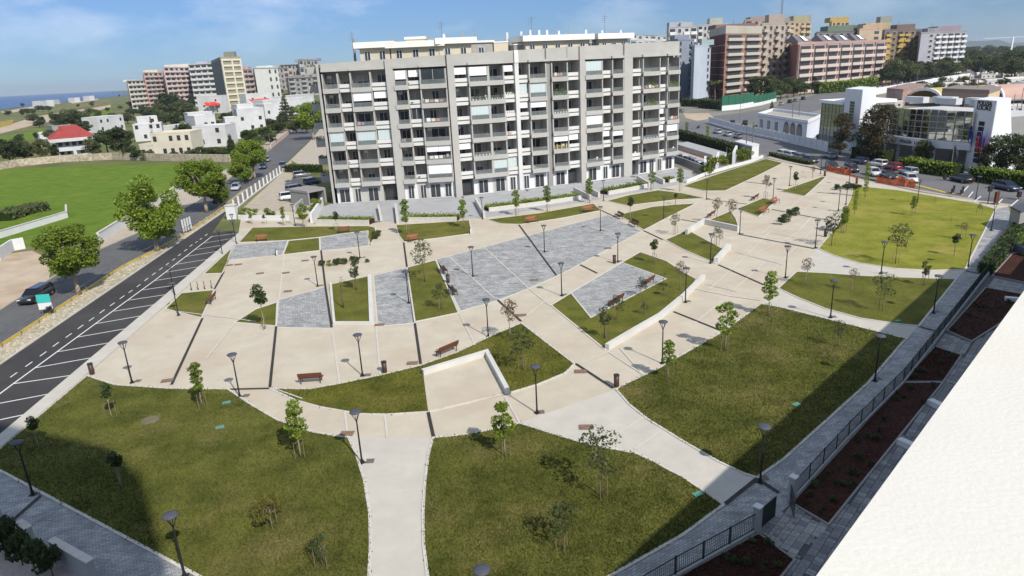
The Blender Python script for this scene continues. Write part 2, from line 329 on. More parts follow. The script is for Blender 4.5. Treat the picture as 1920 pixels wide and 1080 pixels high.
# left: road, dirt lot, pavement
sheet('dirt_lot', TL('z -80,470 0,478 60,470 98,488 92,522 0,580 -120,655'), .006, m_dirt)
sheet('road', TL('z -150,668 0,582 95,523 190,467 290,423 367,380 430,335 480,298 508,280 535,258 570,225 596,205 612,205 600,240 580,265 524,315 450,360 400,400 313,455 230,497 100,580 0,645 -150,737'), .010, m_asph)
rk = MB(); ring(rk, GP('z -120,651 0,582 95,523 190,467 290,423 367,380 430,335 480,298 508,280'), .25, 0, .14, closed=False); struct('road_kerb', rk, m_side)
sheet('pavement', TL('z 150,470 190,446 262,401 345,353 440,310 480,280 508,262 535,240 545,245 508,277 480,296 430,333 367,378 290,421 190,465 160,485'), .014, m_side)
sheet('street_edge', TL('z 545,300 580,266 600,242 612,242 612,300 585,322'), .008, m_side)
sheet('verge', TL('z -150,737 0,645 100,580 230,497 313,455 400,400 450,360 520,322 545,300 548,305 500,345 470,366 428,392 0,684 -150,787'), .016, m_rubble)
sheet('parking_road', TL('z 428,393 0,685 -150,788 -150,944 0,817 115,720 447,438 437,432 397,437'), .02, m_asphn)
bpy.context.view_layer.update()
park_road = bpy.data.objects['parking_road']
zi = [0]
def stripe(name, a, b, w, mat, parent=None, z=.026):
    zi[0] += 1; A, B = g(*a), g(*b); d = (B-A).normalized(); n = Vector((-d.y, d.x, 0))*w/2; z += zi[0]*2e-5
    return struct(name, MB().flat([A+n, A-n, B-n, B+n], z), mat, parent)
def strip(name, px, w, mat, parent=None, z=.026):
    zi[0] += 1; P = [g(*p) for p in px]; b = MB(); z += zi[0]*2e-5
    for i in range(len(P)-1):
        d = (P[i+1]-P[i]).normalized(); n = Vector((-d.y, d.x, 0))*w/2
        b.flat([P[i]+n, P[i]-n, P[i+1]-n, P[i+1]+n], z+i*1e-6)
    return struct(name, b, mat, parent)
for a in ['1190,252 1335,233', '1150,288 1305,262', '1100,325 1280,295', '1045,364 1240,332', '990,408 1195,375', '935,452 1140,418', '868,500 1085,465', '795,553 1020,520', '722,610 955,575', '640,672 885,632', '540,742 820,693', '435,818 735,765', '325,900 640,845', '200,990 535,930', '75,1080 420,1030']:
    stripe('bay_stripe', *TL('a '+a), .14, m_paint, park_road)
stripe('bay_stripe', *TL('d -80,125 290,55'), .14, m_paint, park_road); stripe('bay_stripe', *TL('d -150,235 145,172'), .14, m_paint, park_road)
strip('lane_line', TL('z 398,443') + TL('a 868,500 75,1080 -200,1285'), .14, m_paint, park_road)
D_ = TL('a 1160,242 1130,265 1105,283 1075,302 1045,328 1010,355 978,380 942,406 905,433 865,462 823,493 780,528 735,560 687,593 632,633 575,673 515,717 453,760 387,808 315,858 243,912 163,970 78,1030')
for i, p in enumerate(D_):
    q = D_[i+1] if i < len(D_)-1 else (2*p[0]-D_[i-1][0], 2*p[1]-D_[i-1][1])
    P, Q = g(*p), g(*q); d = (Q-P)*.24; zi[0] += 1
    n = Vector((-d.y, d.x, 0)).normalized()*.06
    struct('lane_dash', MB().flat([P-d+n, P-d-n, P+d-n, P+d+n], .026+zi[0]*2e-5), m_paint, park_road)
# kerb walk between the parking bays and the park
kb = MB(); kb.prism([g(*p) for p in TL('z 447,438 115,720 0,817 -150,944 -170,1000 0,842 145,720 456,446')], 0, .12)
struct('kerb_walk', kb, m_path)
k2 = MB(); ring(k2, GP('z 470,366 428,392 0,684 -150,787'), .16, 0, .12, closed=False); struct('verge_kerb', k2, m_kerb)

# ================================================================== the park
sheet('park_paving', TL('z 455,392 447,438 115,720 -20,835 -60,872 370,1090 700,1260 1150,1110 1280,1076 1457,934 1693,721 1905,446 1890,385 1720,360 1545,320 1440,298 1300,338 1254,330 1000,372 690,420 600,398 560,392'), .012, m_plaza)
sheet('forecourt', TL('z 596,392 627,379 851,371 968,351 1065,344 1173,329 1262,312 1300,322 1300,340 1240,352 1100,378 912,408 740,417 690,414 596,412'), .016, m_court)
sheet('setts_walkway', TL('z -60,850 0,883 370,1080 600,1205 520,1290 177,1082 113,1042 -60,945'), .018, m_cobble2)
sheet('fence_walkway', TL('z 1020,1155 1150,1080 1280,1007 1357,950 1420,900 1470,862 1627,720 1700,637 1793,523 1810,507 1867,392 1890,388 1910,442 1900,462 1784,610 1697,722 1594,826 1493,940 1487,947 1420,1004 1285,1080 1100,1195'), .018, m_cobble2)
for nm, tx in [('path', 'e 40,300 515,305 490,400 470,560 460,720 462,900 485,1085 155,1085 165,900 160,720 130,540 80,390'),
               ('path', 'e 1000,218 1545,30 1620,115 1720,195 1920,320 f 200,435 350,505 418,532 235,682 0,525 e 1850,490 1650,390 1400,345 1200,285'),
               ('path', 'c 440,630 560,650 700,685 900,735 1260,825 1325,757 1200,745 1000,715 800,660 650,600 535,545'),
               ('path', 'c 640,447 800,455 1000,470 1250,480 1540,490 1590,440 1400,445 1200,435 1000,405 850,360 760,320')]:
    sheet(nm, TL(tx), .016, m_path)
LAWNS = {}
def lawn(key, tx, mat, label, z=.034, kerb=True):
    P = GP(tx); o = struct('lawn', MB().flat(P, z), mat); o['label'] = label; LAWNS[key] = P
    if kerb:
        b = MB(); ring(b, P, .16, 0, z+.035); obj('lawn_kerb', b, m_kerb, o)
    return o
lawn('L1', 'z 0,842 145,720 163,705 215,722 320,729 427,730 467,757 520,788 583,810 640,820 653,820 667,850 683,900 693,960 695,1020 692,1085 680,1240 600,1205 370,1080 0,883 -60,852', m_grassn, 'large olive lawn at the lower left, half in building shade')
lawn('L2', 'e 515,305 700,285 860,255 1000,222 1060,240 1200,285 1400,345 1650,390 1750,435 1850,490 f 0,525 230,682 z 1280,1004 1150,1078 1000,1160 830,1240 812,1180 e 485,1080 462,900 460,720 470,560 490,400', m_grassn, 'dark green lawn in the bottom centre between two pale paths')
lawn('L3', 'e 1545,32 1620,118 1720,198 1920,323 f 200,438 350,508 420,528 z 1470,861 1627,719 1697,637 c 1260,828 900,738 700,688 560,653 440,630 230,785 0,915 b 1790,990 1600,1080', m_grassn, 'wide lawn at the right below the plaza')
lawn('L4', 'c 640,449 800,457 1000,472 1250,482 1538,492 1328,755 1200,742 1000,712 800,657 650,597 537,543', m_grassm, 'leaf shaped lawn at the right between two curved paths')
lawn('L5', 'c 762,320 850,358 1000,402 1200,432 1400,442 1588,438 1760,97 z 1835,383 1720,363 1683,357 1622,351 1600,347 1595,372 1583,397 1567,427', m_grassb, 'bright yellow-green lawn at the far right')
lawn('L6', 'z 507,729 580,730 640,719 713,704 787,686 857,661 913,634 977,606 1077,683 1060,700 1010,721 957,737 803,773 723,778 673,777 640,771 600,764 553,751', m_grassm, 'crescent lawn around the walled paved bay')
lawn('L7', 'z 1033,573 1067,552 1167,492 1200,473 1250,490 1280,510 1306,524 1280,558 1240,588 1190,623 1134,656', m_grassm, 'lawn holding the grey rhombus of setts')
lawn('L8', 'z 1247,450 1290,432 1357,468 1341,494 1280,468', m_grassm, 'small lawn wedge beside the plaza steps')
lawn('L9', 'z 1320,417 1370,396 1380,410 1387,431', m_grassm, 'small curved lawn above the low white retaining wall')
lawn('L10', 'z 1381,392 1430,372 1455,377 1422,407 1400,399', m_grassm, 'small four-sided lawn with benches at its edges')
lawn('L11', 'z 1462,359 1540,332 1548,333 1510,368', m_grassm, 'triangular lawn far up the plaza')
lawn('L12', 'z 1281,349 1350,325 1435,298 1468,306 1420,330 1360,358 1320,358', m_grassm, 'long lawn running up beside the garden walls')
lawn('L13', 'z 1138,377 1180,366 1233,357 1280,363 1322,372 1265,375 1215,381 1177,386', m_grassm, 'leaf shaped lawn below the apartment block')
lawn('L14', 'z 1160,403 1223,388 1265,384 1305,382 1260,404 1207,432', m_grassm, 'pointed lawn with two dark benches on its left edge')
lawn('L15', 'z 913,412 1010,400 1113,382 1127,395 1050,410 977,421 940,420', m_grassm, 'lens shaped lawn in front of the long planter')
lawn('L16', 'z 742,422 810,418 880,413 885,438 820,447 757,454 748,442', m_grassm, 'lawn in front of the entrance ramp with a bench on its lower edge')
lawn('L17', 'z 448,455 473,427 580,425 690,424 703,427 707,440 694,460 690,433 600,445 540,451', m_grassm, 'strip of lawn at the top left of the park')
lawn('L17b', 'z 541,452 599,446 600,470 531,478', m_grassm, 'small square lawn patch between two sett panels')
lawn('L18', 'z 440,460 417,513 382,514', m_grassm, 'narrow triangular lawn beside the parking bays')
lawn('L19', 'z 310,580 340,550 402,544 378,597', m_grassm, 'lawn wedge beside the bicycle stands')
lawn('L20', 'z 440,605 480,580 520,567 518,612', m_grassm, 'small lawn with one round tree')
lawn('L21', 'z 621,533 690,518 695,604 627,604', m_grassm, 'square lawn framed by low white walls')
lawn('L22', 'z 763,502 817,488 860,587 778,604', m_grassm, 'four-sided lawn between two sett panels')
for tx, z in [('z 437,460 540,451 530,478 427,488', .03), ('z 600,446 640,438 689,433 692,461 640,467 601,470', .03), ('z 522,563 610,538 622,616 518,614', .03),
              ('z 700,517 763,502 777,606 708,612', .03), ('z 817,487 1140,403 1203,434 1150,462 1057,512 990,542 930,565 863,584', .03), ('z 1070,549 1167,493 1249,523 1108,596', .052)]:
    P = GP(tx); o = struct('sett_panel', MB().flat(P, z), m_cobble); obj('panel_edging', ring(MB(), P, .14, 0, z+.012), m_kerb, o)
P = GP('z 794,704 912,668 948,741 803,773'); sheet('paved_bay', TL('z 794,704 912,668 948,741 803,773'), .056, m_plaza)
# drains (dark) and joints (white)
for tx in ['z 420,510 402,543', 'z 380,597 322,722', 'z 518,613 506,729', 'z 602,470 610,537 622,615', 'z 757,455 763,500 777,605', 'z 778,607 789,684', 'z 803,774 813,820', 'z 933,563 977,603', 'z 1080,683 1150,729',
           'z 973,422 1043,517', 'z 1088,497 1120,513', 'z 1207,433 1243,450', 'z 1347,497 1433,535', 'z 1263,585 1350,620', 'z 1387,440 1527,467', 'z 1447,393 1560,415', 'z 1532,361 1568,364', 'z 427,731 507,729',
           'z 1128,395 1153,407', 'd 45,795 230,632', 'f 235,682 418,535', 'f 418,535 540,615', 'c 1330,760 1425,785', 'c 1590,445 1680,465', 'z 1277,412 1318,419', 'z 1325,374 1400,383', 'z 1395,341 1450,347']:
    strip('drain_channel', TL(tx), .22, m_drain, None, .06)
for tx in ['z 705,611 713,704', 'z 861,588 891,648', 'z 1140,660 1207,704', 'z 1162,653 1207,704', 'e 20,160 35,292', 'e 245,180 258,303', 'e 920,75 1002,218', 'a 1870,780 1910,1080', 'e 1455,345 1700,190', 'e 1650,370 1800,265',
           'z 843,482 927,560', 'z 907,463 990,540 1030,573', 'z 1100,420 1167,455', 'c 60,745 260,585', 'c 150,550 330,385 490,225', 'c 280,560 470,390', 'c 370,370 605,255', 'c 480,470 640,310', 'c 60,545 250,585 440,612', 'c 130,520 300,560',
           'c 640,225 720,150', 'c 500,230 640,260', 'c 300,340 560,410', 'c 660,215 760,110', 'i 160,960 560,600 1000,250', 'i 370,930 720,620', 'i 440,1030 620,900', 'i 640,1010 980,680', 'i 580,910 720,770', 'a 1320,740 1160,940', 'a 930,665 1440,730',
           'b 1150,610 1010,725', 'd 1520,20 1700,85', 'z 403,544 443,457', 'a 1600,355 1570,610', 'z 1090,683 1150,657']:
    strip('paving_joint', TL(tx), .13, m_kerb, None, .058)
# the low white walls
def wall(px, h, w, mat=m_low, name='low_wall', label=None, cat='wall', z0=0, group=None):
    P = [g(*p) for p in px]; b = MB(); ring(b, P, w, z0, h, closed=False)
    o = obj(name, b, mat); tag(o, label, cat, group); return o
wall(TL('z 793,704 913,667 952,740'), 0.5, .34, label='white L-shaped low wall around the paved bay in the crescent lawn')
wall(TL('z 1138,656 1190,625 1238,597 1282,560 1319,523'), 0.5, .38, label='long curved white wall below the rhombus lawn')
wall(TL('z 1342,493 1367,466'), .6, .5, label='short white wall at the end of the small lawn wedge beside the plaza')
wall(TL('z 1287,440 1320,420 1384,434'), .75, .34, label='white retaining wall bent around the small curved lawn')
wall(TL('z 620,533 627,608 697,608'), .25, .24, label='white edge wall on the left and lower side of the square lawn')
wall(TL('z 697,608 693,517'), .18, .42, label='broad white edge wall on the right side of the square lawn')
# ================================================================== the long apartment block
m_fac = M('grey_facade', (.415, .402, .372), .85, .05, .5, .2, big=(.15, (.34, .33, .31), .5))
m_facd = M('grey_facade_dark', (.27, .265, .255), .85, .06, .5, .2)
m_inner = M('loggia_plaster', (.44, .425, .395), .85, .06, .8, .2)
m_white = M('white_parapet', (.60, .59, .565), .8, .04, .8, .2)
m_slab = M('slab_edge', (.42, .41, .385), .85, .06, 1, .2)
m_door = glass_mat('dark_glazing', (.036, .042, .047), .08)
m_shut = M('roller_shutter', (.40, .385, .355), .6, .05, 2, .3, bump=.3, bscale=4, stretch=(.1, .1, 14))
m_cloth = [M('laundry_%d' % i, c, .9, .15, 4, .1) for i, c in enumerate([(.7, .7, .72), (.22, .26, .36), (.42, .24, .2), (.6, .55, .42)])]
m_frame = M('white_frame', (.62, .62, .62), .5, .04, 3, .4)
m_rail = glass_mat('rail_glass', (.20, .23, .23), .12, .45)
m_railm = M('grey_rail', (.16, .16, .165), .5, .1, 3, .4)
m_curt = M('glazed_curtain', (.50, .58, .57), .25, .10, 3, .6, stretch=(6, 6, .15))
m_curt2 = M('glazed_curtain_low', (.30, .43, .42), .2, .1, 3, .6, stretch=(6, 6, .15))
m_awn = M('white_awning', (.80, .80, .81), .8, .03, 3, .2)
m_pot = M('white_pot', (.75, .75, .73), .6, .05, 4, .3)
m_cream = M('cream_wall', (.56, .50, .38), .85, .05, .6, .2)
m_whitef = M('white_fascia', (.78, .75, .68), .8, .04, .6, .2)

FPL = [Vector((-38, 123.2)), Vector((-9.5, 124.6)), Vector((12, 132)), Vector((24.4, 138.3)), Vector((42, 149.6))]
def fac_pt(px, py=250):                         # where the ray through a column meets the facade line, in plan
    d = FW + CX*((px-960)/F_) - CU*((py-540)/F_); d = Vector((d.x, d.y))
    for a, b in zip(FPL, FPL[1:]):
        e = b-a; det = d.x*(-e.y)+d.y*e.x
        if abs(det) < 1e-9: continue
        t = (a.x*(-e.y)+a.y*e.x)/det; s_ = (d.x*a.y-d.y*a.x)/det
        if -1e-6 <= s_ <= 1+1e-6 and t > 0: return a+e*s_
def zx(v): return 560+v/2.595
BAYS = [('W', 150, 228, 'oooogoo'[0:3]+'goo'), ('N', 228, 283, 'oooodo'), ('W', 283, 383, 'daDgoo'), ('N', 383, 455, 'daDgoo'), ('P', 455, 490, ''),
        ('W', 490, 555, 'adDDod'), ('N', 555, 612, 'aowdoo'), ('W', 612, 740, 'wonDbB'), ('P', 740, 772, ''),
        ('N', 772, 836, 'aooDbo'), ('W', 836, 930, 'apgofo'), ('W', 930, 1005, 'dpoodg'), ('N', 1005, 1057, 'bpfoog'), ('Q', 1057, 1075, ''),
        ('N', 1075, 1122, 'ogbodd'), ('W', 1122, 1205, 'dgboDD'), ('D', 1205, 1228, ''),
        ('W', 1228, 1306, 'dlfDyo'), ('N', 1306, 1360, 'dodobo'), ('P', 1360, 1384, ''),
        ('W', 1384, 1468, 'gddBoo'), ('N', 1468, 1512, 'oodobd'), ('W', 1512, 1568, 'oddobd'), ('P', 1568, 1608, ''),
        ('N', 1608, 1655, 'odddod'), ('W', 1655, 1738, 'ollnfd'), ('N', 1738, 1772, 'oddbao'), ('W', 1772, 1830, 'olooao')]
FH, G0, NF, TOPZ = 3.28, 3.5, 6, 25.3
E0 = fac_pt(zx(140)); E1 = fac_pt(zx(1834))
ab = thing('apartment_block', 'long grey seven storey apartment block with stacked loggias and white parapets behind the park', 'apartment block', (E0.x, E0.y, 0))
W3 = lambda p, z=0: Vector((p.x, p.y, z))
def frame_of(a, b):
    u = (b-a).normalized(); return u, Vector((u.y, -u.x))
# core
inner = [fac_pt(zx(x)) for x in (140, 472, 756, 1066, 1216, 1372, 1588, 1834)]
offs = []
for i, p in enumerate(inner):
    a = inner[max(i-1, 0)]; b = inner[min(i+1, len(inner)-1)]; u, n = frame_of(a, b); offs.append((p-n*1.9, p-n*14.5))
u_, n_ = frame_of(inner[0], inner[1]); offs[0] = (offs[0][0], offs[0][1]-u_*3.2)
core = MB(); core.prism([o[0] for o in offs]+[o[1] for o in offs[::-1]], 0, TOPZ-2.2)
obj('core_wall', core, m_inner, ab, True)
roofp = MB(); roofp.prism([p-frame_of(inner[max(i-1, 0)], inner[min(i+1, len(inner)-1)])[1]*.25 for i, p in enumerate(inner)]+[o[1] for o in offs[::-1]], TOPZ-2.19, TOPZ-1.4)
obj('roof_deck', roofp, m_facd, ab, True)
# end walls
for end, (p, q) in enumerate(((E0, offs[0][1]), (E1, offs[-1][1]))):
    b = MB(); d = (p-q).normalized(); u, n = frame_of(inner[0], inner[1]) if end == 0 else frame_of(inner[-2], inner[-1])
    s = -u*.45 if end == 0 else u*.45
    if end == 0: b.ob(W3(q-n*.1), W3(p+n*.5-q+n*.1), W3(s), (0, 0, TOPZ-(.8 if end == 0 else .0))); obj('end_wall', b, m_fac, ab, True)
    else:
        b.ob(W3(q-n*.1), W3(p-n*1.2-q+n*.1), W3(s), (0, 0, TOPZ-(.8 if end == 0 else .0))); obj('end_wall', b, m_fac, ab, True)
door_me = {}
def door_mesh(w, h, shut=0):
    k = (round(w, 1), round(h, 1), shut)
    if k not in door_me:
        w, h = k[:2]; b = MB(); b.ob((-w/2, 0, 0), (w, 0, 0), (0, -.06, 0), (0, 0, h), 0)
        if shut: b.ob((-w/2+.085, -.0605, h*(.02 if shut == 1 else .5)), (w-.17, 0, 0), (0, -.03, 0), (0, 0, h*(.95 if shut == 1 else .47)), 2)
        for x in (-w/2, -.04, w/2-.08): b.ob((x, -.062, 0), (.08, 0, 0), (0, -.05, 0), (0, 0, h), 1)
        b.ob((-w/2+.081, -.062, h-.08), (w-.162, 0, 0), (0, -.045, 0), (0, 0, .08), 1)
        door_me[k] = b.mesh('door', [m_door, m_frame, m_shut])
    return door_me[k]
def leaf_clump(n, sx, sy, sz, size, seed=1):
    r = random.Random(seed); b = MB()
    for _ in range(n):
        c = Vector((r.uniform(-1, 1)*sx/2, r.uniform(-1, 1)*sy/2, r.uniform(0, 1)*sz)); leaf(b, r, c, size)
    return b
def leaf(b, r, c, s, mi=0):
    d = Vector((r.gauss(0, 1), r.gauss(0, 1), r.gauss(0, 1))).normalized(); u = d.orthogonal().normalized(); w = d.cross(u)
    a = r.uniform(0, 6.28); u, w = u*math.cos(a)+w*math.sin(a), w*math.cos(a)-u*math.sin(a); s *= r.uniform(.6, 1.3)
    i = len(b.v); b.v += [tuple(c-u*s*.5), tuple(c+w*s*.33), tuple(c+u*s*.5), tuple(c-w*s*.33)]; b.f.append([i, i+1, i+2, i+3]); b.m.append(mi)
plant_me = leaf_clump(120, 2.2, .4, .9, .28, 5).mesh('plant', m_leafo)
plant_me2 = leaf_clump(160, 2.6, .5, 1.0, .28, 6).mesh('plant', m_leaf)
def rail(par, a, b, z, h, solid=False):
    u, n = frame_of(a, b); w = (b-a).length; m = MB()
    m.ob(W3(a, z), W3(b-a), W3(n*-.03), (0, 0, h-.06), 0); m.ob(W3(a, z+h-.058), W3(b-a), W3(n*-.05), (0, 0, .058), 1)
    k = max(1, round(w/1.2))
    for i in range(k+1): m.ob(W3(a+u*(i*(w-.05)/k)+n*.002, z), W3(u*.05), W3(n*-.054), (0, 0, h-.06), 1)
    return obj('railing', m, [m_rail, m_railm], par)
rb = random.Random(3)
for typ, x0, x1, code in BAYS:
    a = fac_pt(zx(x0)); b = fac_pt(zx(x1)); u, n = frame_of(a, b); w = (b-a).length
    if typ in 'PQD':
        m = MB(); pr = {'P': 1.0, 'Q': .9, 'D': .5}[typ]
        m.ob(W3(a-n*1.95), W3(b-a), W3(n*(1.95+pr)), (0, 0, TOPZ-2.2)); obj('pier', m, {'P': m_fac, 'Q': m_white, 'D': m_facd}[typ], ab, True)
    m = MB(); pr = 1.02 if typ in 'PQD' else .62; ph = 1.35+1.4*((x0+x1)/2-150)/1680
    m.ob(W3(a-n*.8, TOPZ-2.2+.002), W3(b-a), W3(n*(.8+pr)), (0, 0, ph)); obj('roof_parapet', m, m_whitef if typ == 'Q' else m_fac, ab, True)
    if typ in 'PQD': continue
    if typ == 'W':
        m = MB(); m.ob(W3(a-n*.1, TOPZ-2.21), W3(b-a), W3(n*1.15), (0, 0, .42)); obj('canopy', m, m_slab, ab, True)
    for k in range(NF):                          # k=0 top storey
        z = G0+(NF-1-k)*FH; c = code[k] if k < len(code) else 'o'
        m = MB()
        if typ == 'W':
            fr = 1.0
            m.ob(W3(a-n*1.85, z), W3(b-a), W3(n*(1.85+fr-.02)), (0, 0, .22), 1)
            m.ob(W3(a+n*(fr-.018), z-.42), W3(b-a), W3(n*.2), (0, 0, .80), 0)
            for s in (a, b-u*.22):
                m.ob(W3(s-n*1.6, z+.222), W3(u*.22), W3(n*(1.6+fr-.02)), (0, 0, FH-.65), 0)
            bal = obj('balcony', m, [m_fac, m_slab], ab, True)
            rail(bal, a+u*.24+n*(fr+.06), b-u*.24+n*(fr+.06), z+.385, .72)
            front = a+n*(fr-.1); wi = w-.5
        else:
            fr = .3
            m.ob(W3(a-n*1.85, z), W3(b-a), W3(n*(1.85+fr-.02)), (0, 0, .22), 1)
            m.ob(W3(a+n*(fr-.018), z-.32), W3(b-a), W3(n*.16), (0, 0, .55), 0)
            m.ob(W3(a+n*(fr-.018), z+.42), W3(b-a), W3(n*.16), (0, 0, .62), 0)
            m.ob(W3(a+n*(fr-.2), z+.222), W3(b-a), W3(n*.06), (0, 0, .4), 1)
            if x0 not in (228, 555, 1306, 1738, 1468): m.ob(W3(b-u*.12-n*1.6, z+.222), W3(u*.12), W3(n*(1.6)), (0, 0, FH-.6), 1)
            bal = obj('balcony', m, [m_white, m_slab], ab, True)
            front = a+n*(fr-.1); wi = w-.3
        ang = math.atan2(u.y, u.x)
        # doors on the back wall
        if c not in 'g':
            dw = min(w*.62, 2.6 if c in 'D' else (1.3 if c in 'on' else 1.9)); off = {'D': .5, 'd': .62, 'o': .42}.get(c, .5)+rb.uniform(-.12, .12)
            off = min(max(off*w, dw/2+.3), w-dw/2-.3)
            p = a+u*off-n*1.86; put('balcony_door', door_mesh(dw, 2.25, rb.choice([0, 0, 0, 1, 2, 2]) if c == 'o' else rb.choice([0, 0, 2]) if c == 'd' else 0), bal, (p.x, p.y, z+.225), ang)
        q = front+u*((w-wi)/2)
        def panel(nm, z0, h, mat, k_=1, mull=None, mp=None):
            mm = MB()
            for i in range(k_): mm.ob(W3(q+u*(i*wi/k_+.02), z0), W3(u*(wi/k_-.04)), W3(n*-.05), (0, 0, h))
            if mull:
                for i in range(mull+1): mm.ob(W3(q+u*(i*(wi-.05)/mull)+n*.01, z0), W3(u*.05), W3(n*-.07), (0, 0, h), 1)
            return obj(nm, mm, [mat, m_frame], bal)
        H_ = FH-.45
        base = z+(.22 if typ == 'W' else 1.05); top = z+FH-.46
        if c == 'a': panel('awning', top-(1.45 if typ == 'W' else 1.15), 1.45 if typ == 'W' else 1.15, m_awn, 2 if w > 4.2 else 1)
        elif c in 'by': panel('awning', top-1.05, 1.05, m_awn, 2 if w > 4 else 1)
        elif c == 'B': panel('awning', top-1.9, 1.9, m_awn, 2)
        elif c == 'g':
            panel('glazing', base+.9 if typ == 'W' else base, (top-base)-(.9 if typ == 'W' else 0), m_curt, 1, 5)
            if typ == 'W': panel('glazing', base, .88, m_curt2, 1, 5)
        elif c == 'w': panel('glazing', base, top-base, m_door, 1, 2)
        if c in 'pf':
            mm = MB()
            for i in range(5): mm.box(0, 0, 0, .01, .01, .01) if False else mm.lathe([(.12, 0), (.19, .42)], 8, W3(q+u*((i+.5)*wi/5)-n*.0+n*.02, z+.25 if typ == 'W' else z+1.05))
            obj('flower_pot', mm, m_pot, bal)
        if c in 'lp' : put('plant', plant_me2 if c == 'l' else plant_me, bal, tuple(W3(q+u*wi*.5+n*.1, z+(.5 if typ == 'W' else 1.2))), ang)
        if c == 'y':
            for i in (0.12, .45, .8): mm = MB(); mm.ob(W3(q+u*wi*i+n*.3, z+.4), W3(u*.16), W3(n*.03), (0, 0, .95)); obj('balcony_panel', mm, m_yel, bal)
        if rb.random() < .4 and c not in 'g':
            mm = MB(); qa = a+u*w*rb.uniform(.08, .2)-n*1.6; mm.ob(W3(qa, z+rb.choice([.23, 2.0])), W3(u*.8), W3(n*.3), (0, 0, .55)); obj('air_conditioner', mm, m_pot, bal)
        if rb.random() < .09 and c not in 'gBaw':
            for i in range(rb.randint(2, 4)):
                mm = MB(); qa = q+u*wi*(.1+.2*i)+n*(.20 if typ == 'W' else .24); mm.ob(W3(qa, z+(.55 if typ == 'W' else .5)), W3(u*wi*.16), W3(n*.03), (0, 0, rb.uniform(.4, .62))); obj('laundry', mm, rb.choice(m_cloth), bal)
        if rb.random() < .55 and c not in 'gB':   # things left on the balcony: table and chairs
            mm = MB(); cx = q+u*wi*rb.uniform(.25, .7)-n*.7
            mm.ob(W3(cx, z+.92), W3(u*.9), W3(n*.6), (0, 0, .05))
            for s in (0, .8): mm.ob(W3(cx+u*s+n*.2, z+.222), W3(u*.07), W3(n*.07), (0, 0, .69))
            mm.ob(W3(cx+u*1.2, z+.65), W3(u*.42), W3(n*.42), (0, 0, .06)); mm.ob(W3(cx+u*1.2, z+.72), W3(u*.42), W3(n*.05), (0, 0, .5))
            for s in (0, .36): mm.ob(W3(cx+u*(1.2+s)+n*.1, z+.222), W3(u*.05), W3(n*.05), (0, 0, .42))
            obj('balcony_furniture', mm, rb.choice([m_railm, m_black, m_pot, m_wood]), bal)
    # ground floor
    ent = x0 in (383, 772, 1306, 1608)
    m = MB()
    m.ob(W3(a-n*1.88), W3(b-a), W3(n*(1.88+(.05 if not ent else -1.2))), (0, 0, G0-.43)); gw = obj('ground_wall', m, m_facd if ent else (m_wallw if rb.random() < .8 else m_inner), ab, True)
    ang = math.atan2(u.y, u.x)
    if ent:
        m = MB(); q = a+u*.4-n*.66; m.ob(W3(q), W3(u*(w-.8)), W3(n*.06), (0, 0, 2.75)); obj('entrance_door', m, m_door, ab, True)
    else:
        k = 2 if w > 4.4 else 1
        for i in range(k):
            dw = 1.9 if w > 2.6 else 1.1
            if k == 2 and i == 1: dw = 1.2
            p = a+u*(w*((i+.5)/k))+n*.06; put('ground_window', door_mesh(dw, 2.35), gw, (p.x, p.y, .25), ang)
# terrace step in front
tb = MB(); f1 = [fac_pt(zx(x)) for x in (140, 472, 756, 1066, 1372, 1588, 1834)]
for i in range(len(f1)-1):
    u, n = frame_of(f1[i], f1[i+1]); s = .6 if i in (1, 3, 5) else .3
    tb.ob(W3(f1[i]+u*s+n*1.1), W3(f1[i+1]-f1[i]-u*2*s), W3(n*1.5), (0, 0, .24))
obj('terrace_step', tb, m_court, ab, True)
# roof storeys
def roof_block(xa, xb, back, dep, h, over=.9, fas=1.0, wallm=None, y=250):
    a = fac_pt(zx(xa)); b = fac_pt(zx(xb)); u, n = frame_of(a, b)
    m = MB(); m.ob(W3(a-n*back, TOPZ-1.4), W3(b-a), W3(-n*dep), (0, 0, h)); p = obj('penthouse_wall', m, wallm or m_cream, ab, True)
    m = MB(); m.ob(W3(a-n*(back-over)-u*over, TOPZ-1.4+h+.002), W3(b-a+u*2*over), W3(-n*(dep+over)), (0, 0, fas)); obj('penthouse_roof', m, m_whitef, ab, True)
    w = (b-a).length; k = int(w/2.4)
    for i in range(k):
        if rb.random() < .6:
            q = a+u*(w*(i+.5)/k)-n*(back-.01); put('penthouse_window', door_mesh(1.1, 2.0), p, (q.x, q.y, TOPZ-1.05), math.atan2(u.y, u.x))
    return a, b, u, n
roof_block(325, 470, 4, 6, 2.9); roof_block(476, 715, 4, 6, 2.7); roof_block(742, 895, 4, 6, 3.0)
roof_block(1165, 1465, 4, 6, 2.9); roof_block(1526, 1662, 4, 6, 2.9)
roof_block(905, 1020, 6.5, 5, 3.1, .3, .35, M('lift_tower', (.33, .32, .30), .8, .1)); roof_block(1030, 1100, 7, 4, 3.0, .1, .2); roof_block(545, 640, 7.5, 3, 4.2, .2, .4); roof_block(1110, 1160, 5, 4, 2.4, .1, .2, m_facd); roof_block(1468, 1522, 5, 4, 3.4, .1, .2, m_facd)
for x in (262, 470, 560, 640, 725, 740, 820, 880, 1040, 1110, 1155, 1200, 1240, 1300, 1350, 1430, 1510, 1600):
    p = fac_pt(zx(x)); h = rb.choice([.8, 1, 1.2]); m = MB(); m.box(p.x, p.y+9+rb.uniform(-1, 1.5), TOPZ-1.4, .4, .4, h+3.9); obj('chimney', m, rb.choice([m_white, m_facd]), ab, True)
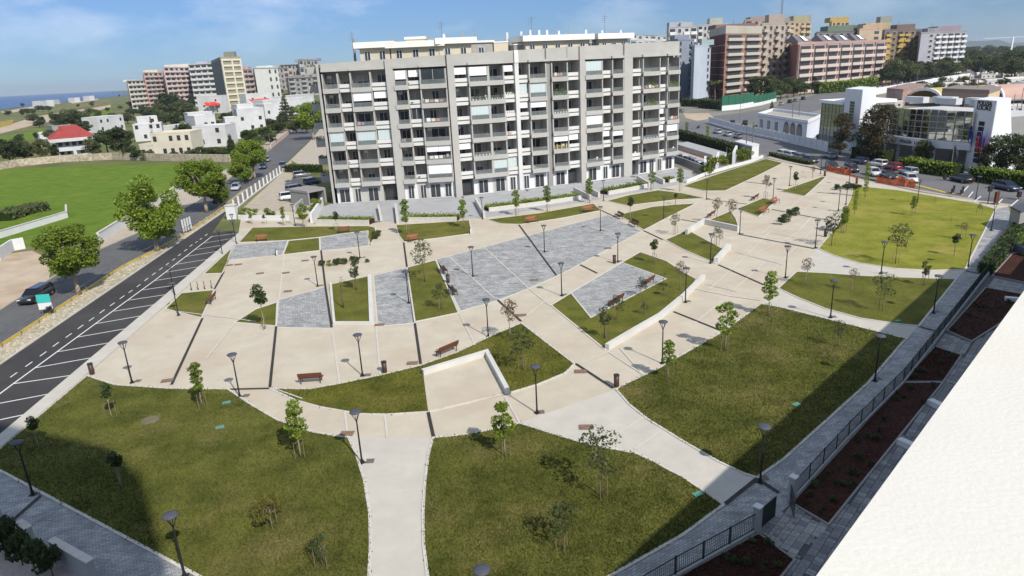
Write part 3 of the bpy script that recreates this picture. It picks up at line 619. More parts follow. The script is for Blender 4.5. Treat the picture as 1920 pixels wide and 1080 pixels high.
for x, h in ((285, 6.5), (722, 7.5), (1157, 8), (1510, 8)):
    p = fac_pt(zx(x)); m = MB(); m.tube([(p.x, p.y+5, TOPZ-1.4), (p.x, p.y+5, TOPZ+h-2)], .04, 5)
    for k in range(4): m.ob((p.x-.6, p.y+5, TOPZ+h-2.4-k*.35), (1.2-.2*k, 0, 0), (0, .05, 0), (0, 0, .05))
    obj('aerial', m, m_railm, ab, True)
# balconies standing out of the left end
u, n = frame_of(inner[0], inner[1])
for k in range(7):
    z = 3.3+k*FH-FH*.0
    for j, dd in enumerate((5.5, 9.5)):
        m = MB(); dv = (offs[0][1]-E0); q = E0-u*.47+dv*(dd/14.5); m.ob(W3(q, z), W3(-u*1.7), W3(-n*3.2), (0, 0, .2)); m.ob(W3(q-u*1.58, z+.202), W3(-u*.12), W3(-n*3.2), (0, 0, .95)); m.ob(W3(q, z+.202), W3(-u*1.575), W3(n*-.12), (0, 0, .95))
        bl = obj('side_balcony', m, m_fac, ab, True)
        if (k+j) % 2: put('plant', plant_me, bl, tuple(W3(q-u*.8-n*1.2, z+.7)), 0)
# ================================================================== lamps, benches, bins
def fixed(P): return (P.x, P.y, 0)
lp = MB(); lp.tube([(0, 0, 0), (0, 0, 1.1), (0, 0, 2.75)], [.062, .055, .042], 8)
lamp_pole = lp.mesh('pole', m_iron); fk = MB()
for s in (-1, 1): fk.tube([(0, 0, 2.70), (s*.05, 0, 2.86), (s*.27, 0, 3.36)], .022, 5)
for s in (-1, 1): fk.tube([(0, s*.02, 2.70), (0, s*.05, 2.86), (0, s*.27, 3.36)], .022, 5)
lamp_fork = fk.mesh('fork', m_iron)
hd = MB(); hd.lathe([(.27, 3.355), (.34, 3.37), (.355, 3.40), (.33, 3.44), (.12, 3.475)], 20); lamp_head = hd.mesh('lamp_head', m_lampc, True)
ld = MB(); ld.lathe([(.24, 3.335), (.24, 3.354)], 16); lamp_lens = ld.mesh('lens', m_lens)
bp = MB(); bp.box(0, 0, 0, .34, .34, .03); bp.lathe([(.10, .031), (.085, .22)], 10); lamp_base = bp.mesh('base_plate', m_iron)
def lamp(P, label, z=.03):
    label = ' '.join(label.split()[:16])
    t = thing('street_lamp', label, 'street lamp', (P.x, P.y, z), random.uniform(0, 1.5), 'slim disc-topped lamps through the park')
    put('pole', lamp_pole, t); put('fork', lamp_fork, t); h = put('lamp_head', lamp_head, t); put('lens', lamp_lens, h); put('base_plate', lamp_base, t)
    return t
cov = MB(); cov.box(0, 0, 0, .48, .48, .012); cover_me = cov.mesh('inspection_cover', M('cover_grey', (.14, .125, .11), .8, .2, 5))
LAMPS = [('z 248,718', 'lamp nearest the parking bays at the lower left of the plaza'), ('z 450,745', 'lamp at the left tip of the crescent path, above the lower left lawn'), ('z 680,705', 'lamp on the plaza just above the crescent lawn and left of a brown bin'),
 ('z 1007,775', 'lamp on the tan path below the crescent lawn, right of the paved bay'), ('z 679,868', 'lamp at the top of the pale path in the bottom centre'), ('z 1640,715', 'lamp at the right edge of the wide right lawn beside the fence walkway'),
 ('z 1425,905', 'lamp at the end of the pale path next to the garden gate'), ('z 1815,500', 'lamp at the lower right corner of the bright lawn'), ('z 347,1082', 'lamp on the setts walkway at the bottom edge'), ('z 596,537', 'lamp on the plaza beside a dark drain, left of the rounded shrubs'),
 ('z 1021,473', 'lamp in the middle of the big sett panel next to the drain'), ('z 62,928', 'lamp on the setts walkway at the far lower left'), ('z 1557,596', 'lamp on the curved path below the leaf shaped right lawn'), ('b 740,475', 'lamp on the left part of the big sett panel'),
 ('b 827,815', 'lamp on the plaza at the upper edge of the crescent lawn, right side'), ('b 1240,585', 'lamp at the left tip of the rhombus lawn'), ('b 1555,395', 'lamp at the top corner of the rhombus of setts, by a bin'), ('b 1458,220', 'lamp in the upper right of the big sett panel'),
 ('b 1805,965', 'lamp beside the leafy tree at the upper left edge of the wide right lawn'), ('b 105,372', 'lamp at the corner of the upper left sett panel'), ('c 15,622', 'lamp on the paving below the curved white wall'), ('c 577,485', 'lamp at the right edge of the gridded plaza'),
 ('c 745,317', 'lamp at the left tip of the bright lawn'), ('c 1115,462', 'lamp on the curved path below the bright lawn'), ('c 1410,683', 'lamp at the right corner of the leaf shaped right lawn'), ('c 155,402', 'lamp by the tip of the small lawn wedge'), ('c 320,238', 'lamp at the end of the white retaining wall'),
 ('c 1735,218', 'lamp at the upper right edge of the bright lawn beside the walkway'), ('i 480,412', 'tall lamp left of the triangular lawn'), ('i 295,565', 'lamp at the top of the four-sided bench lawn'), ('i 1030,692', 'lamp right of the rounded shrubs on the upper plaza'), ('i 1115,622', 'lamp beside the young trees on the left edge of the bright lawn'),
 ('h 1228,562', 'lamp at the right tip of the leaf shaped upper lawn'), ('h 745,785', 'lamp on the lower edge of the pointed lawn'), ('a 1330,292', 'lamp at the top corner of the narrow triangular lawn'), ('a 1252,352', 'lamp by the parking bays at the narrow triangular lawn'),
 ('a 985,585', 'lamp by the parking bays left of the bicycle stands'), ('a 1005,695', 'lamp on the plaza at the lower tip of the bicycle stand lawn'), ('b 380,627', 'lamp between the sett panel and the four-sided lawn'), ('z 905,411', 'lamp beside the entrance ramp of the apartment block'),
 ('h 70,578', 'lamp between two upper lawns below the planter'), ('k 185,1010', 'lamp at the top end of the parking road'), ('k 690,915', 'lamp by the hedge below the garage ramp'), ('i 830,275', 'lamp near the street beyond the triangular lawn'), ('n 750,985', 'lamp on the bright lawn near the street'), ('n 1265,955', 'lamp at the street edge above the bright lawn, right side'), ('i 1150,400', 'small lamp behind the dark planting bed')]
for i, (tx, lb) in enumerate(LAMPS):
    P = g(*TL(tx)[0]); lamp(P, 'dark ' + lb)
    if i < 34: o = put('inspection_cover', cover_me, None, (P.x+random.uniform(.25, .5), P.y+random.uniform(.1, .4), .022)); tag(o, ' '.join(('square grey cover by ' + lb).split()[:16]), 'drain cover', 'covers beside the lamps')
P = g(903, 1070, 3.4); lamp(P, 'dark lamp at the very bottom of the view with only its disc head in sight')
cb = MB(); cb.box(0, 0, 0, .9, .6, .012); cb.box(0, 0, .0122, .74, .44, .004); cov2 = cb.mesh('drain_cover', M('rusty_cover', (.20, .13, .09), .8, .25, 4))
for tx, lb in [('a 1290,413', 'left of the pair at the top left of the plaza'), ('a 1340,409', 'right of the pair at the top left of the plaza'), ('a 1463,459', 'above the round plaza tree'), ('a 1608,456', 'near the middle of the upper left plaza'), ('a 1620,560', 'just left of the lamp and drain on the plaza'), ('a 1717,387', 'below the upper left sett panel'),
               ('a 928,632', 'beside the lawn wedge at the parking bays'), ('a 942,1063', 'next to the drain above the lower left lawn'), ('e 32,282', 'on the tan path beside the bottom path'), ('e 1377,246', 'on the pale path between the two lower lawns'), ('b 400,965', 'below the brown bin on the plaza'), ('b 1015,695', 'beside the thin young tree on the curved plaza'), ('b 215,750', 'at the lower left corner of the middle sett panel'), ('b 1345,1012', 'on the path right of the crescent lawn'), ('b 1083,497', 'within the big sett panel'), ('b 1498,318', 'within the right end of the big sett panel')]:
    P = g(*TL(tx)[0]); o = put('drain_cover', cov2, None, (P.x, P.y, .056), random.uniform(-.1, .4)); tag(o, 'dark rectangular drain cover ' + lb, 'drain cover', 'drain covers in the plaza')
# benches
slat = MB(); slat.box(0, 0, .43, 1.75, .105, .045); slat_me = [slat.mesh('slat', m) for m in (m_wood, m_woodr, m_woodd)]
lg = MB()
lg.tube([(0, -.26, 0), (0, -.24, .42)], .03, 5); lg.tube([(0, .24, 0), (0, .23, .43), (0, .33, .82)], .03, 5); lg.ob((-.03, -.28, .385), (.06, 0, 0), (0, .56, 0), (0, 0, .04)); lg.tube([(0, -.24, .42), (0, -.25, .62), (0, .27, .64)], .022, 5)
leg_me = lg.mesh('bench_frame', m_iron)
def bench(a, b, kind, label, flip=False):
    A, B = g(*a), g(*b); c = (A+B)/2; w = (B-A).length; rz = math.atan2((B-A).y, (B-A).x)+(math.pi if flip else 0)
    t = thing('park_bench', label, 'bench', (c.x, c.y, .03), rz, 'slatted benches in the park'); s = min(1.25, max(.75, w/1.75)); t.scale = (s, 1, 1)
    for y in (-.2, -.07, .06, .19): put('seat_slat', slat_me[kind], t, (0, y, 0))
    for y, z in ((.27, .55), (.30, .68), (.33, .80)):
        o = put('back_slat', slat_me[kind], t, (0, y+.04, z)); o.rotation_euler = (R_(78), 0, 0); o.location = (0, y+.46, z-.02)
    for x in (-.7, .7): put('bench_frame', leg_me, t, (x, 0, 0))
for a, b, k, lb, fl in [('b 535,935', 'b 650,885', 0, 'brown slatted bench on the plaza above the crescent lawn, between bin and lamp', 1), ('z 562,719', 'z 607,716', 0, 'brown slatted bench at the left tip of the crescent lawn', 1), ('z 480,454', 'z 502,452', 1, 'reddish bench on the top left lawn strip, its left end', 0),
      ('z 390,574', 'z 402,560', 0, 'brown bench at the right corner of the bicycle stand lawn', 1), ('z 634,438', 'z 657,436', 0, 'brown bench at the right end of the top left lawn strip', 0), ('z 766,455', 'z 786,451', 1, 'reddish bench at the lower edge of the lawn below the entrance ramp', 0),
      ('z 988,420', 'z 1008,416', 1, 'orange bench at the lower edge of the lens shaped lawn', 0), ('z 1094,399', 'z 1114,396', 1, 'orange bench at the right end of the lens shaped lawn', 0), ('z 828,505', 'z 837,517', 2, 'dark bench at the left edge of the big sett panel, above the bin', 1), ('z 844,544', 'z 855,557', 2, 'dark bench at the left edge of the big sett panel, below the bin', 1),
      ('z 1153,406', 'z 1167,413', 2, 'dark bench on the left edge of the pointed lawn, upper one', 0), ('z 1180,421', 'z 1195,428', 2, 'dark bench on the left edge of the pointed lawn, lower one', 0), ('z 1142,577', 'z 1166,564', 0, 'brown bench at the lower edge of the rhombus of setts', 1), ('z 1203,542', 'z 1225,528', 0, 'brown bench at the right edge of the rhombus of setts', 1),
      ('z 1322,413', 'z 1343,401', 0, 'bench on the upper edge of the small curved lawn', 1), ('z 1407,379', 'z 1422,371', 0, 'dark bench on the upper left edge of the four-sided bench lawn', 1), ('z 1425,403', 'z 1441,397', 1, 'red bench at the lower right of the four-sided bench lawn, left one', 0), ('z 1447,385', 'z 1461,379', 1, 'red bench at the right tip of the four-sided bench lawn', 0), ('z 1550,434', 'z 1563,425', 2, 'dark bench by the bin at the left edge of the bright lawn', 0)]:
    bench(TL(a)[0], TL(b)[0], k, lb, fl)
# litter bins
bb = MB(); bb.lathe([(.17, 0), (.19, .05), (.20, .9)], 14); bin_me = bb.mesh('bin_body', M('brown_bin', (.055, .028, .022), .5, .15, 5, .4), True)
bl = MB(); bl.lathe([(.215, .901), (.22, .96), (.10, .985)], 14); blid = bl.mesh('lid', m_black)
for tx, lb in [('a 520,1026', 'brown bin beside the parking bays above the lower left lawn'), ('b 245,1018', 'brown bin on the plaza above the crescent lawn'), ('b 601,512', 'dark bin between two benches at the edge of the big sett panel'), ('b 1536,402', 'brown bin beside the lamp at the top of the rhombus of setts'), ('e 1548,17', 'brown bin at the tip of the wide right lawn'), ('c 802,252', 'dark bin at the left edge of the bright lawn'), ('i 878,302', 'dark bin at the far tip of the triangular lawn'), ('n 215,820', 'dark bin at the plaza end near the street')]:
    P = g(*TL(tx)[0]); t = thing('litter_bin', lb, 'litter bin', (P.x, P.y, .02), 0, 'round litter bins'); put('bin_body', bin_me, t); put('lid', blid, t)
bk = MB(); bk.tube([(0, -.09, 0), (0, -.09, .78), (0, -.05, .9), (0, .05, .9), (0, .09, .78), (0, .09, 0)], .028, 6); bkm = bk.mesh('hoop', m_iron); bq = MB(); bq.box(0, 0, 0, .16, .34, .02); bqm = bq.mesh('foot', m_iron)
for i, (tx, wd) in enumerate([('a 1078,552', 'leftmost'), ('a 1115,548', 'second from the left'), ('a 1152,545', 'third from the left'), ('a 1192,541', 'rightmost')]):
    P = g(*TL(tx)[0]); t = thing('bicycle_stand', wd + ' of the four dark hoop bicycle stands above the lawn wedge', 'bicycle stand', (P.x, P.y, .02), .35, 'bicycle stands'); put('hoop', bkm, t); put('foot', bqm, t)
for tx, lb in [('a 1556,358', 'small black and white marker post on the upper left sett panel'), ('b 724,236', 'small black and white marker post at the right end of the lawn below the ramp')]:
    P = g(*TL(tx)[0]); t = thing('marker_post', lb, 'bollard', (P.x, P.y, .03)); m = MB(); m.box(0, 0, 0, .22, .2, .8); obj('post', m, m_black, t); m = MB(); m.box(.1, -.05, .05, .12, .26, .68); obj('white_face', m, m_wallw, t)
mh = MB(); mh.lathe([(.62, 0), (.60, .05), (.42, .07)], 18); o = obj('concrete_manhole', mh, M('manhole_concrete', (.14, .125, .075), .9, .2, 3)); p = g(*TL('d 845,207')[0]); o.location = (p.x, p.y, .035); tag(o, 'round concrete manhole ring in the lower left lawn', 'manhole')
vb = MB(); vb.box(0, 0, 0, .55, .34, .06); vb_me = vb.mesh('valve_box', M('green_valve', (.10, .26, .21), .5, .15, 5))
for tx, lb in [('d 1238,247', 'in the lower left lawn'), ('f 85,625', 'near the bottom lawn\'s right corner'), ('f 640,120', 'in the wide right lawn'), ('c 1208,728', 'in the leaf shaped right lawn'), ('d 1275,108', 'at the top of the lower left lawn')]:
    P = g(*TL(tx)[0]); o = put('valve_box', vb_me, None, (P.x, P.y, .035), .4); tag(o, 'green irrigation valve lid lying ' + lb, 'valve lid', 'irrigation lids in the lawns')

# ================================================================== trees
def crown(seed, n, lobes, size):
    r = random.Random(seed); b = MB(); wts = [l[3]*l[4]+l[4]*l[5]+l[3]*l[5] for l in lobes]
    for _ in range(n):
        c = r.choices(lobes, wts)[0]
        d = Vector((r.gauss(0, 1), r.gauss(0, 1), r.gauss(0, 1))).normalized(); k = r.uniform(.35, 1)**.5*r.uniform(.9, 1.12)
        leaf(b, r, Vector((c[0]+d.x*c[3]*k, c[1]+d.y*c[4]*k, c[2]+d.z*c[5]*k)), size)
    return b
def limbs(seed, h, lobes, r0, frac=.5, bend=.06):
    r = random.Random(seed); b = MB(); k = h*frac
    pts = [Vector((r.uniform(-1, 1)*bend*h*i/4, r.uniform(-1, 1)*bend*h*i/4, k*i/4)) for i in range(5)]
    b.tube(pts, [r0*(1.25 if i == 0 else 1-.12*i) for i in range(5)], 8)
    for l in lobes:
        e = Vector(l[:3]); s = pts[4] if r.random() < .6 else pts[3]; m_ = (s+e)/2+Vector((r.uniform(-.1, .1)*h*.4, r.uniform(-.1, .1)*h*.4, 0))
        b.tube([s, m_, e], [r0*.5, r0*.3, r0*.1], 5)
    return b
def lobes_round(seed, n, cx, cy, cz, R, Rz, lr):
    r = random.Random(seed); out = []
    for i in range(n):
        a = r.uniform(0, 6.28); q = math.sqrt(r.uniform(.05, 1)); z = r.uniform(-1, 1); w = math.sqrt(max(.05, 1-z*z*.85))
        s = lr*r.uniform(.65, 1.25); out.append((cx+math.cos(a)*q*R*w, cy+math.sin(a)*q*R*w, cz+z*Rz, s, s, s*r.uniform(.6, .9)))
    return out
KIND = {}
def kind(name, h, lobes, nleaf, lsize, lmat, bmat, r0, frac, seed=1, bend=.03, stakes=0):
    KIND[name] = (h, crown(seed, nleaf, lobes, lsize).mesh('crown', lmat), limbs(seed, h, lobes, r0, frac, bend).mesh('trunk', bmat, True), stakes)
kind('plane', 9, lobes_round(1, 34, 0, 0, 6.0, 3.1, 2.6, 1.15), 9000, .34, m_leaf, m_barkp, .28, .42, 1)
kind('plane2', 9, lobes_round(2, 38, 0, 0, 5.1, 2.7, 3.4, 1.15), 11000, .34, m_leaf, m_barkp, .26, .35, 2)
kind('broad', 8, lobes_round(3, 24, 0, 0, 5.0, 2.9, 2.5, 1.2), 3600, .5, m_leafd, m_bark, .25, .4, 3)
kind('broad2', 8, lobes_round(4, 24, 0, 0, 4.8, 3.3, 2.6, 1.3), 3600, .5, m_leafo, m_bark, .25, .35, 4)
kind('bronze', 10, lobes_round(5, 30, 0, 0, 5.9, 2.5, 3.9, 1.2), 6000, .36, m_leafr, m_bark, .22, .3, 5)
kind('bronzeg', 9, lobes_round(15, 26, 0, 0, 5.2, 2.6, 3.4, 1.2), 5000, .36, m_leafd, m_bark, .22, .3, 15)
kind('bush', 2, lobes_round(6, 12, 0, 0, 1.0, 1.0, .7, .55), 1100, .24, m_leafo, m_bark, .06, .3, 6)
kind('bushg', 2, lobes_round(7, 12, 0, 0, 1.0, 1.0, .7, .55), 1100, .24, m_leafd, m_bark, .06, .3, 7)
kind('bushl', 2, lobes_round(8, 12, 0, 0, 1.0, .9, .8, .5), 1100, .22, m_leafb, m_bark, .06, .3, 8)
kind('pine', 10, lobes_round(9, 26, 0, 0, 7.6, 4.6, 1.5, 1.4), 4200, .5, m_leafd, m_bark, .3, .6, 9)
kind('cypress', 9, [(0, 0, 1+i*.62, 1.5*(1-abs(i-4)/16)*(1 if i < 9 else .6), 1.5*(1-abs(i-4)/16)*(1 if i < 9 else .6), .8) for i in range(12)], 3600, .34, m_leafd, m_bark, .15, .3, 10)
kind('conifer', 12, [(math.cos(a)*rr*.6, math.sin(a)*rr*.6, 2+j*.95, rr*.55, rr*.55, .32) for j in range(10) for rr in (3.3*(1-j/10.5),) for a in (0.3*j, 2.1+.3*j, 4.2+.3*j)], 4200, .36, m_leafd, m_bark, .2, .9, 11, .005)
kind('palm', 6, [(math.cos(a)*1.3, math.sin(a)*1.3, 5.3+.3*math.sin(3*a), .9, .9, .3) for a in [k*.7 for k in range(9)]], 1500, .4, m_leafo, m_bark, .22, .85, 12)
# young trees
kind('round', 2.9, lobes_round(21, 9, 0, 0, 2.25, .32, .38, .28), 900, .15, m_leafd, m_barkp, .035, .55, 21, .01, 2)
kind('leafy', 4.6, [(r_*.5, q_*.4, 1.9+i*.32, .42, .42, .30) for i, (r_, q_) in enumerate([(.2, .3), (-.7, .2), (.6, -.5), (-.4, .6), (.5, .2), (-.6, -.3), (.3, .4), (-.2, -.2)])], 1000, .21, m_leaf, m_barkp, .045, .75, 22, .01, 3)
kind('leafy2', 4.2, [(r_*.7, q_*.5, 1.7+i*.34, .42, .42, .30) for i, (r_, q_) in enumerate([(.1, .3), (.7, .2), (-.4, -.5), (.4, .6), (-.6, .2), (.6, -.3), (-.1, .1)])], 850, .21, m_leaf, m_barkp, .045, .75, 23, .01, 3)
kind('sparse', 4.0, [(r_*.8, q_*.7, 2.0+i*.27, .52, .52, .40) for i, (r_, q_) in enumerate([(.5, .3), (-.9, .5), (.9, -.6), (-.5, .8), (.8, .3), (-.4, -.5), (.3, .2)])], 620, .16, m_leafo, m_bark, .035, .55, 24, .02, 3)
kind('sparse2', 3.6, [(r_*.7, q_*.7, 1.6+i*.3, .52, .52, .40) for i, (r_, q_) in enumerate([(.8, .3), (-.9, -.5), (.6, .8), (-.5, .4), (.7, -.4), (-.1, .1)])], 600, .16, m_leafd, m_bark, .035, .5, 25, .02, 3)
kind('pinkish', 3.4, [(r_*.5, q_*.5, 2.0+i*.25, .40, .40, .34) for i, (r_, q_) in enumerate([(.5, .3), (-.7, .2), (.4, -.6), (-.3, .5), (.1, 0)])], 420, .14, m_leafp, m_barkp, .03, .6, 26, .02, 2)
kind('yellow', 3.0, [(r_*.9, q_*.8, 1.3+i*.25, .58, .58, .40) for i, (r_, q_) in enumerate([(.8, .3), (-.9, -.5), (.5, .8), (-.6, .5), (.3, -.2)])], 700, .17, m_leafy, m_barkp, .035, .45, 27, .02, 3)
kind('bushy', 3.4, lobes_round(28, 10, 0, 0, 2.3, .62, .7, .36), 620, .17, m_leafo, m_bark, .05, .5, 28, .02, 3)
kind('column', 5.0, [(0, 0, 1.0+i*.42, .36, .36, .34) for i in range(9)], 620, .18, m_leafb, m_barkp, .045, .8, 29, .01, 0)
kind('bare', 2.0, [(.1, .1, 1.7, .15, .15, .2)], 12, .1, m_leafo, m_bark, .045, .8, 30, .02, 0)
sk = MB(); sk.tube([(0, 0, 0), (0, 0, 1.2)], .022, 5); stake_me = sk.mesh('stake', m_stake); tie = MB(); tie.ob((-.32, -.02, 1.15), (.64, 0, 0), (0, .02, 0), (0, 0, .03)); tie_me = tie.mesh('tie_bar', m_stake)
def tree(k, P, h, label, group, name='young_tree', cat='young tree', z=.03, wide=1.0):
    H, cm, tm, st = KIND[k]; s = h/H
    t = thing(name, label, cat, (P.x, P.y, z), random.uniform(0, 6.28), group); t.scale = (s*wide, s*wide, s)
    put('trunk', tm, t); put('crown', cm, t)
    for i in range(st):
        a = i*2*math.pi/max(st, 2); o = put('stake', stake_me, t, (math.cos(a)*.32/s/wide, math.sin(a)*.32/s/wide, 0)); o.scale = (1/s/wide, 1/s/wide, 1/s)
    if st: o = put('tie_bar', tie_me, t, (0, 0, 0), math.pi if st == 2 else .5); o.scale = (1/s/wide,)*2+(1/s,)
    return t
YT = [('round', 'd 630,192', 718, 'round dark young tree on the lower left lawn, upper middle'), ('leafy', 'd 1140,133', 677, 'bright leafy young tree at the top edge of the lower left lawn'), ('round', 'd 220,362', 780, 'small round young tree at the parking side of the lower left lawn'), ('round', 'd 683,578', 846, 'round dark young tree in the shaded part of the lower left lawn'),
 ('leafy', 'd 1692,418', 748, 'tall bright leafy young tree at the right of the lower left lawn'), ('yellow', 'd 1530,802', 922, 'yellowish spreading young tree in the lower left lawn near the shade edge'), ('sparse2', 'd 1812,1025', 1000, 'dark bare young tree in the bottom corner of the lower left lawn'), ('leafy2', 'e 922,412', 750, 'bright crooked leafy young tree at the top of the bottom centre lawn'),
 ('sparse', 'e 1465,637', 802, 'sparse leaning young tree at the right of the bottom centre lawn'), ('sparse2', 'e 1245,930', 938, 'nearly leafless young tree low in the bottom centre lawn'), ('bare', 'f 320,265', 785, 'tiny bare sapling in the wide right lawn'), ('leafy', 'b 1840,1058', 635, 'leafy young tree at the upper left edge of the wide right lawn'),
 ('leafy2', 'c 240,893', 563, 'leafy young tree on the upper edge of the wide right lawn'), ('leafy', 'c 480,698', 506, 'slender leafy young tree at the top corner of the wide right lawn'), ('pinkish', 'c 692,525', 482, 'thin pale young tree at the tip of the leaf shaped right lawn'), ('pinkish', 'c 952,560', 502, 'pinkish young tree in the middle of the leaf shaped right lawn'),
 ('sparse', 'c 1122,672', 510, 'tall dark sparse young tree in the leaf shaped right lawn'), ('bushy', 'c 1355,527', 486, 'bushy young tree at the right of the leaf shaped right lawn'), ('sparse', 'c 1195,405', 418, 'tall sparse young tree in the bright lawn above the path'), ('round', 'c 1525,360', 438, 'round olive young tree in the right part of the bright lawn'),
 ('pinkish', 'c 1575,268', 415, 'pale young tree behind the round one in the bright lawn'), ('bare', 'c 1508,168', 402, 'bare stump-like sapling in the bright lawn'), ('leafy', 'c 1290,133', 366, 'leafy young tree at the top middle of the bright lawn'), ('leafy2', 'c 902,232', 388, 'leafy young tree on the left edge of the bright lawn'), ('sparse2', 'c 838,302', 398, 'dark young tree by the bench at the left tip of the bright lawn'),
 ('bare', 'c 1322,62', 366, 'dark bare sapling at the top edge of the bright lawn, left'), ('bare', 'c 1418,60', 367, 'dark bare sapling at the top edge of the bright lawn, right'), ('bare', 'c 1268,38', 362, 'dark bare sapling near the street above the bright lawn'), ('pinkish', 'c 1665,132', 381, 'pale sapling at the top right corner of the bright lawn'), ('pinkish', 'c 870,600', 612, 'faint thin sapling inside the wide right lawn') if False else ('sparse', 'c 870,870', 600, 'thin green young tree in the middle of the wide right lawn'),
 ('sparse', 'b 470,505', 448, 'young tree with stakes at the top of the four-sided lawn'), ('sparse2', 'b 562,660', 528, 'dark young tree at the right of the four-sided lawn'), ('bushy', 'b 1480,822', 572, 'dark bushy young tree low in the rhombus lawn'), ('pinkish', 'b 952,842', 558, 'tall thin pale young tree at the top of the crescent lawn'), ('sparse2', 'b 1020,1003', 612, 'dark sparse young tree in the right part of the crescent lawn'),
 ('sparse2', 'b 1703,690', 565, 'small staked tree at the lower right of the rhombus lawn'), ('round', 'b 1760,402', 448, 'round dark young tree at the top corner of the rhombus lawn'), ('pinkish', 'b 1905,552', 488, 'thin pinkish young tree at the right corner of the rhombus lawn'), ('sparse2', 'b 1545,720', 551, 'dark young tree by the lower bench of the rhombus of setts'), ('sparse2', 'b 1690,590', 518, 'dark young tree by the right bench of the rhombus of setts'), ('bare', 'b 1812,552', 510, 'thin sapling behind the rhombus of setts'),
 ('bushy', 'b 88,552', 484, 'bushy young tree in the square lawn with white edge walls'), ('bare', 'b 12,652', 515, 'thin bare sapling at the left of the square lawn'), ('round', 'a 1490,772', 533, 'round young tree on the plaza with a clear shadow'),
 ('leafy2', 'k 322,900', 389, 'leafy young tree at the left end of the top left lawn strip'), ('round', 'k 435,900', 402, 'small round young tree on the top left lawn strip'), ('leafy', 'k 600,912', 386, 'leafy young tree on the top left lawn strip before the garage ramp'), ('leafy2', 'k 770,932', 380, 'dense young tree on the top left lawn strip right of the ramp'), ('round', 'k 1045,962', 396, 'round young tree above the bench at the right of the top left lawn strip'),
 ('leafy', 'b 370,242', 371, 'tall leafy young tree at the left of the lawn below the entrance ramp'), ('leafy2', 'b 690,202', 372, 'leafy young tree at the right of the lawn below the entrance ramp'), ('leafy2', 'b 985,132', 354, 'leafy young tree at the left of the lens shaped lawn'), ('leafy', 'b 1160,112', 346, 'leafy young tree at the middle of the lens shaped lawn'), ('leafy', 'b 1395,62', 332, 'leafy young tree at the second entrance ramp'), ('round', 'b 1625,152', 369, 'round young tree at the left of the pointed lawn'),
 ('leafy2', 'h 610,462', 319, 'leafy young tree at the far planter of the block'), ('leafy', 'h 930,472', 314, 'pale leafy young tree left of the long lawn'), ('pinkish', 'h 1080,332', 317, 'small pinkish young tree by the car park wall'), ('column', 'h 1262,302', 298, 'bright green columnar tree at the car park wall'), ('sparse', 'h 875,962', 399, 'young tree on the plaza below the pointed lawn'), ('round', 'h 880,622', 362, 'small round young tree at the right of the leaf shaped upper lawn'),
 ('pinkish', 'h 1340,832', 369, 'pinkish spreading young tree on the small curved lawn, left one'), ('pinkish', 'h 1500,862', 371, 'pinkish spreading young tree on the small curved lawn, right one'), ('sparse2', 'h 1342,1085', 424, 'dark young tree beside a lamp on the small terrace'), ('pinkish', 'h 1890,560', 326, 'pale pinkish tree on the four-sided bench lawn'), ('round', 'i 545,472', 322, 'round dark young tree on the triangular lawn'), ('pinkish', 'i 740,322', 311, 'pale sapling near the street beyond the triangular lawn'),
 ('column', 'i 1330,540', 300, 'tall bright green columnar tree at the top left corner of the bright lawn'), ('column', 'i 1210,730', 350, 'green columnar young tree on the left edge of the bright lawn'), ('sparse', 'j 60,1005', 490, 'tall dark young tree leaning near the fence side') if False else ('leafy', 'i 1090,935', 385, 'dark leafy young tree on the left edge of the bright lawn near the bin')]
for k, tx, ty, lb in YT:
    p = TL(tx)[0]; tree(k, g(*p), max(.8, hgt(p, ty)), lb, 'young trees planted in the park')
# rounded shrubs and planting beds
def clump(px, n, R, k, hs, name, label, cat, group=None, seed=1):
    P = g(*px); r = random.Random(seed); t = thing(name, label, cat, (P.x, P.y, .03), 0, group)
    for i in range(n):
        a = r.uniform(0, 6.28); d = math.sqrt(r.random()); s = r.uniform(*hs)/2
        o = put('shrub', KIND[k if isinstance(k, str) else r.choice(k)][1], t, (math.cos(a)*d*R[0]*math.cos(R[2])-math.sin(a)*d*R[1]*math.sin(R[2]), math.cos(a)*d*R[0]*math.sin(R[2])+math.sin(a)*d*R[1]*math.cos(R[2]), -.05), r.uniform(0, 6)); o.scale = (s, s, s)
for tx, h, k, lb in [('i 390,850', .9, 'bushg', 'dark rounded shrub at the left of the upper plaza group'), ('i 450,820', .95, 'bush', 'olive rounded shrub in the middle of the upper plaza group'), ('i 480,760', .9, 'bushg', 'dark rounded shrub at the back of the upper plaza group'), ('i 545,745', 1.0, 'bush', 'olive rounded shrub at the right of the upper plaza group')]:
    tree(k, g(*TL(tx)[0]), h*1.25, lb, 'rounded shrubs on the upper plaza', 'shrub', 'shrub', 0.0)
clump(TL('i 1110,450')[0], 14, (2.6, 1.6, .2), 'bushg', (.6, .9), 'planting_bed', 'dark low planting bed on the plaza near the orange netting', 'planting bed', None, 4)
clump(TL('z 650,494')[0], 16, (3.4, .8, .12), ['bush', 'bushg', 'bushl'], (.5, .8), 'planting_bed', 'long low bed of mixed shrubs on the upper left plaza', 'planting bed', None, 5)
clump(TL('z 704,444')[0], 8, (.5, 1.8, .1), 'bush', (.5, .8), 'planting_bed', 'dry brownish shrubs at the right end of the top left lawn strip', 'planting bed', None, 6)
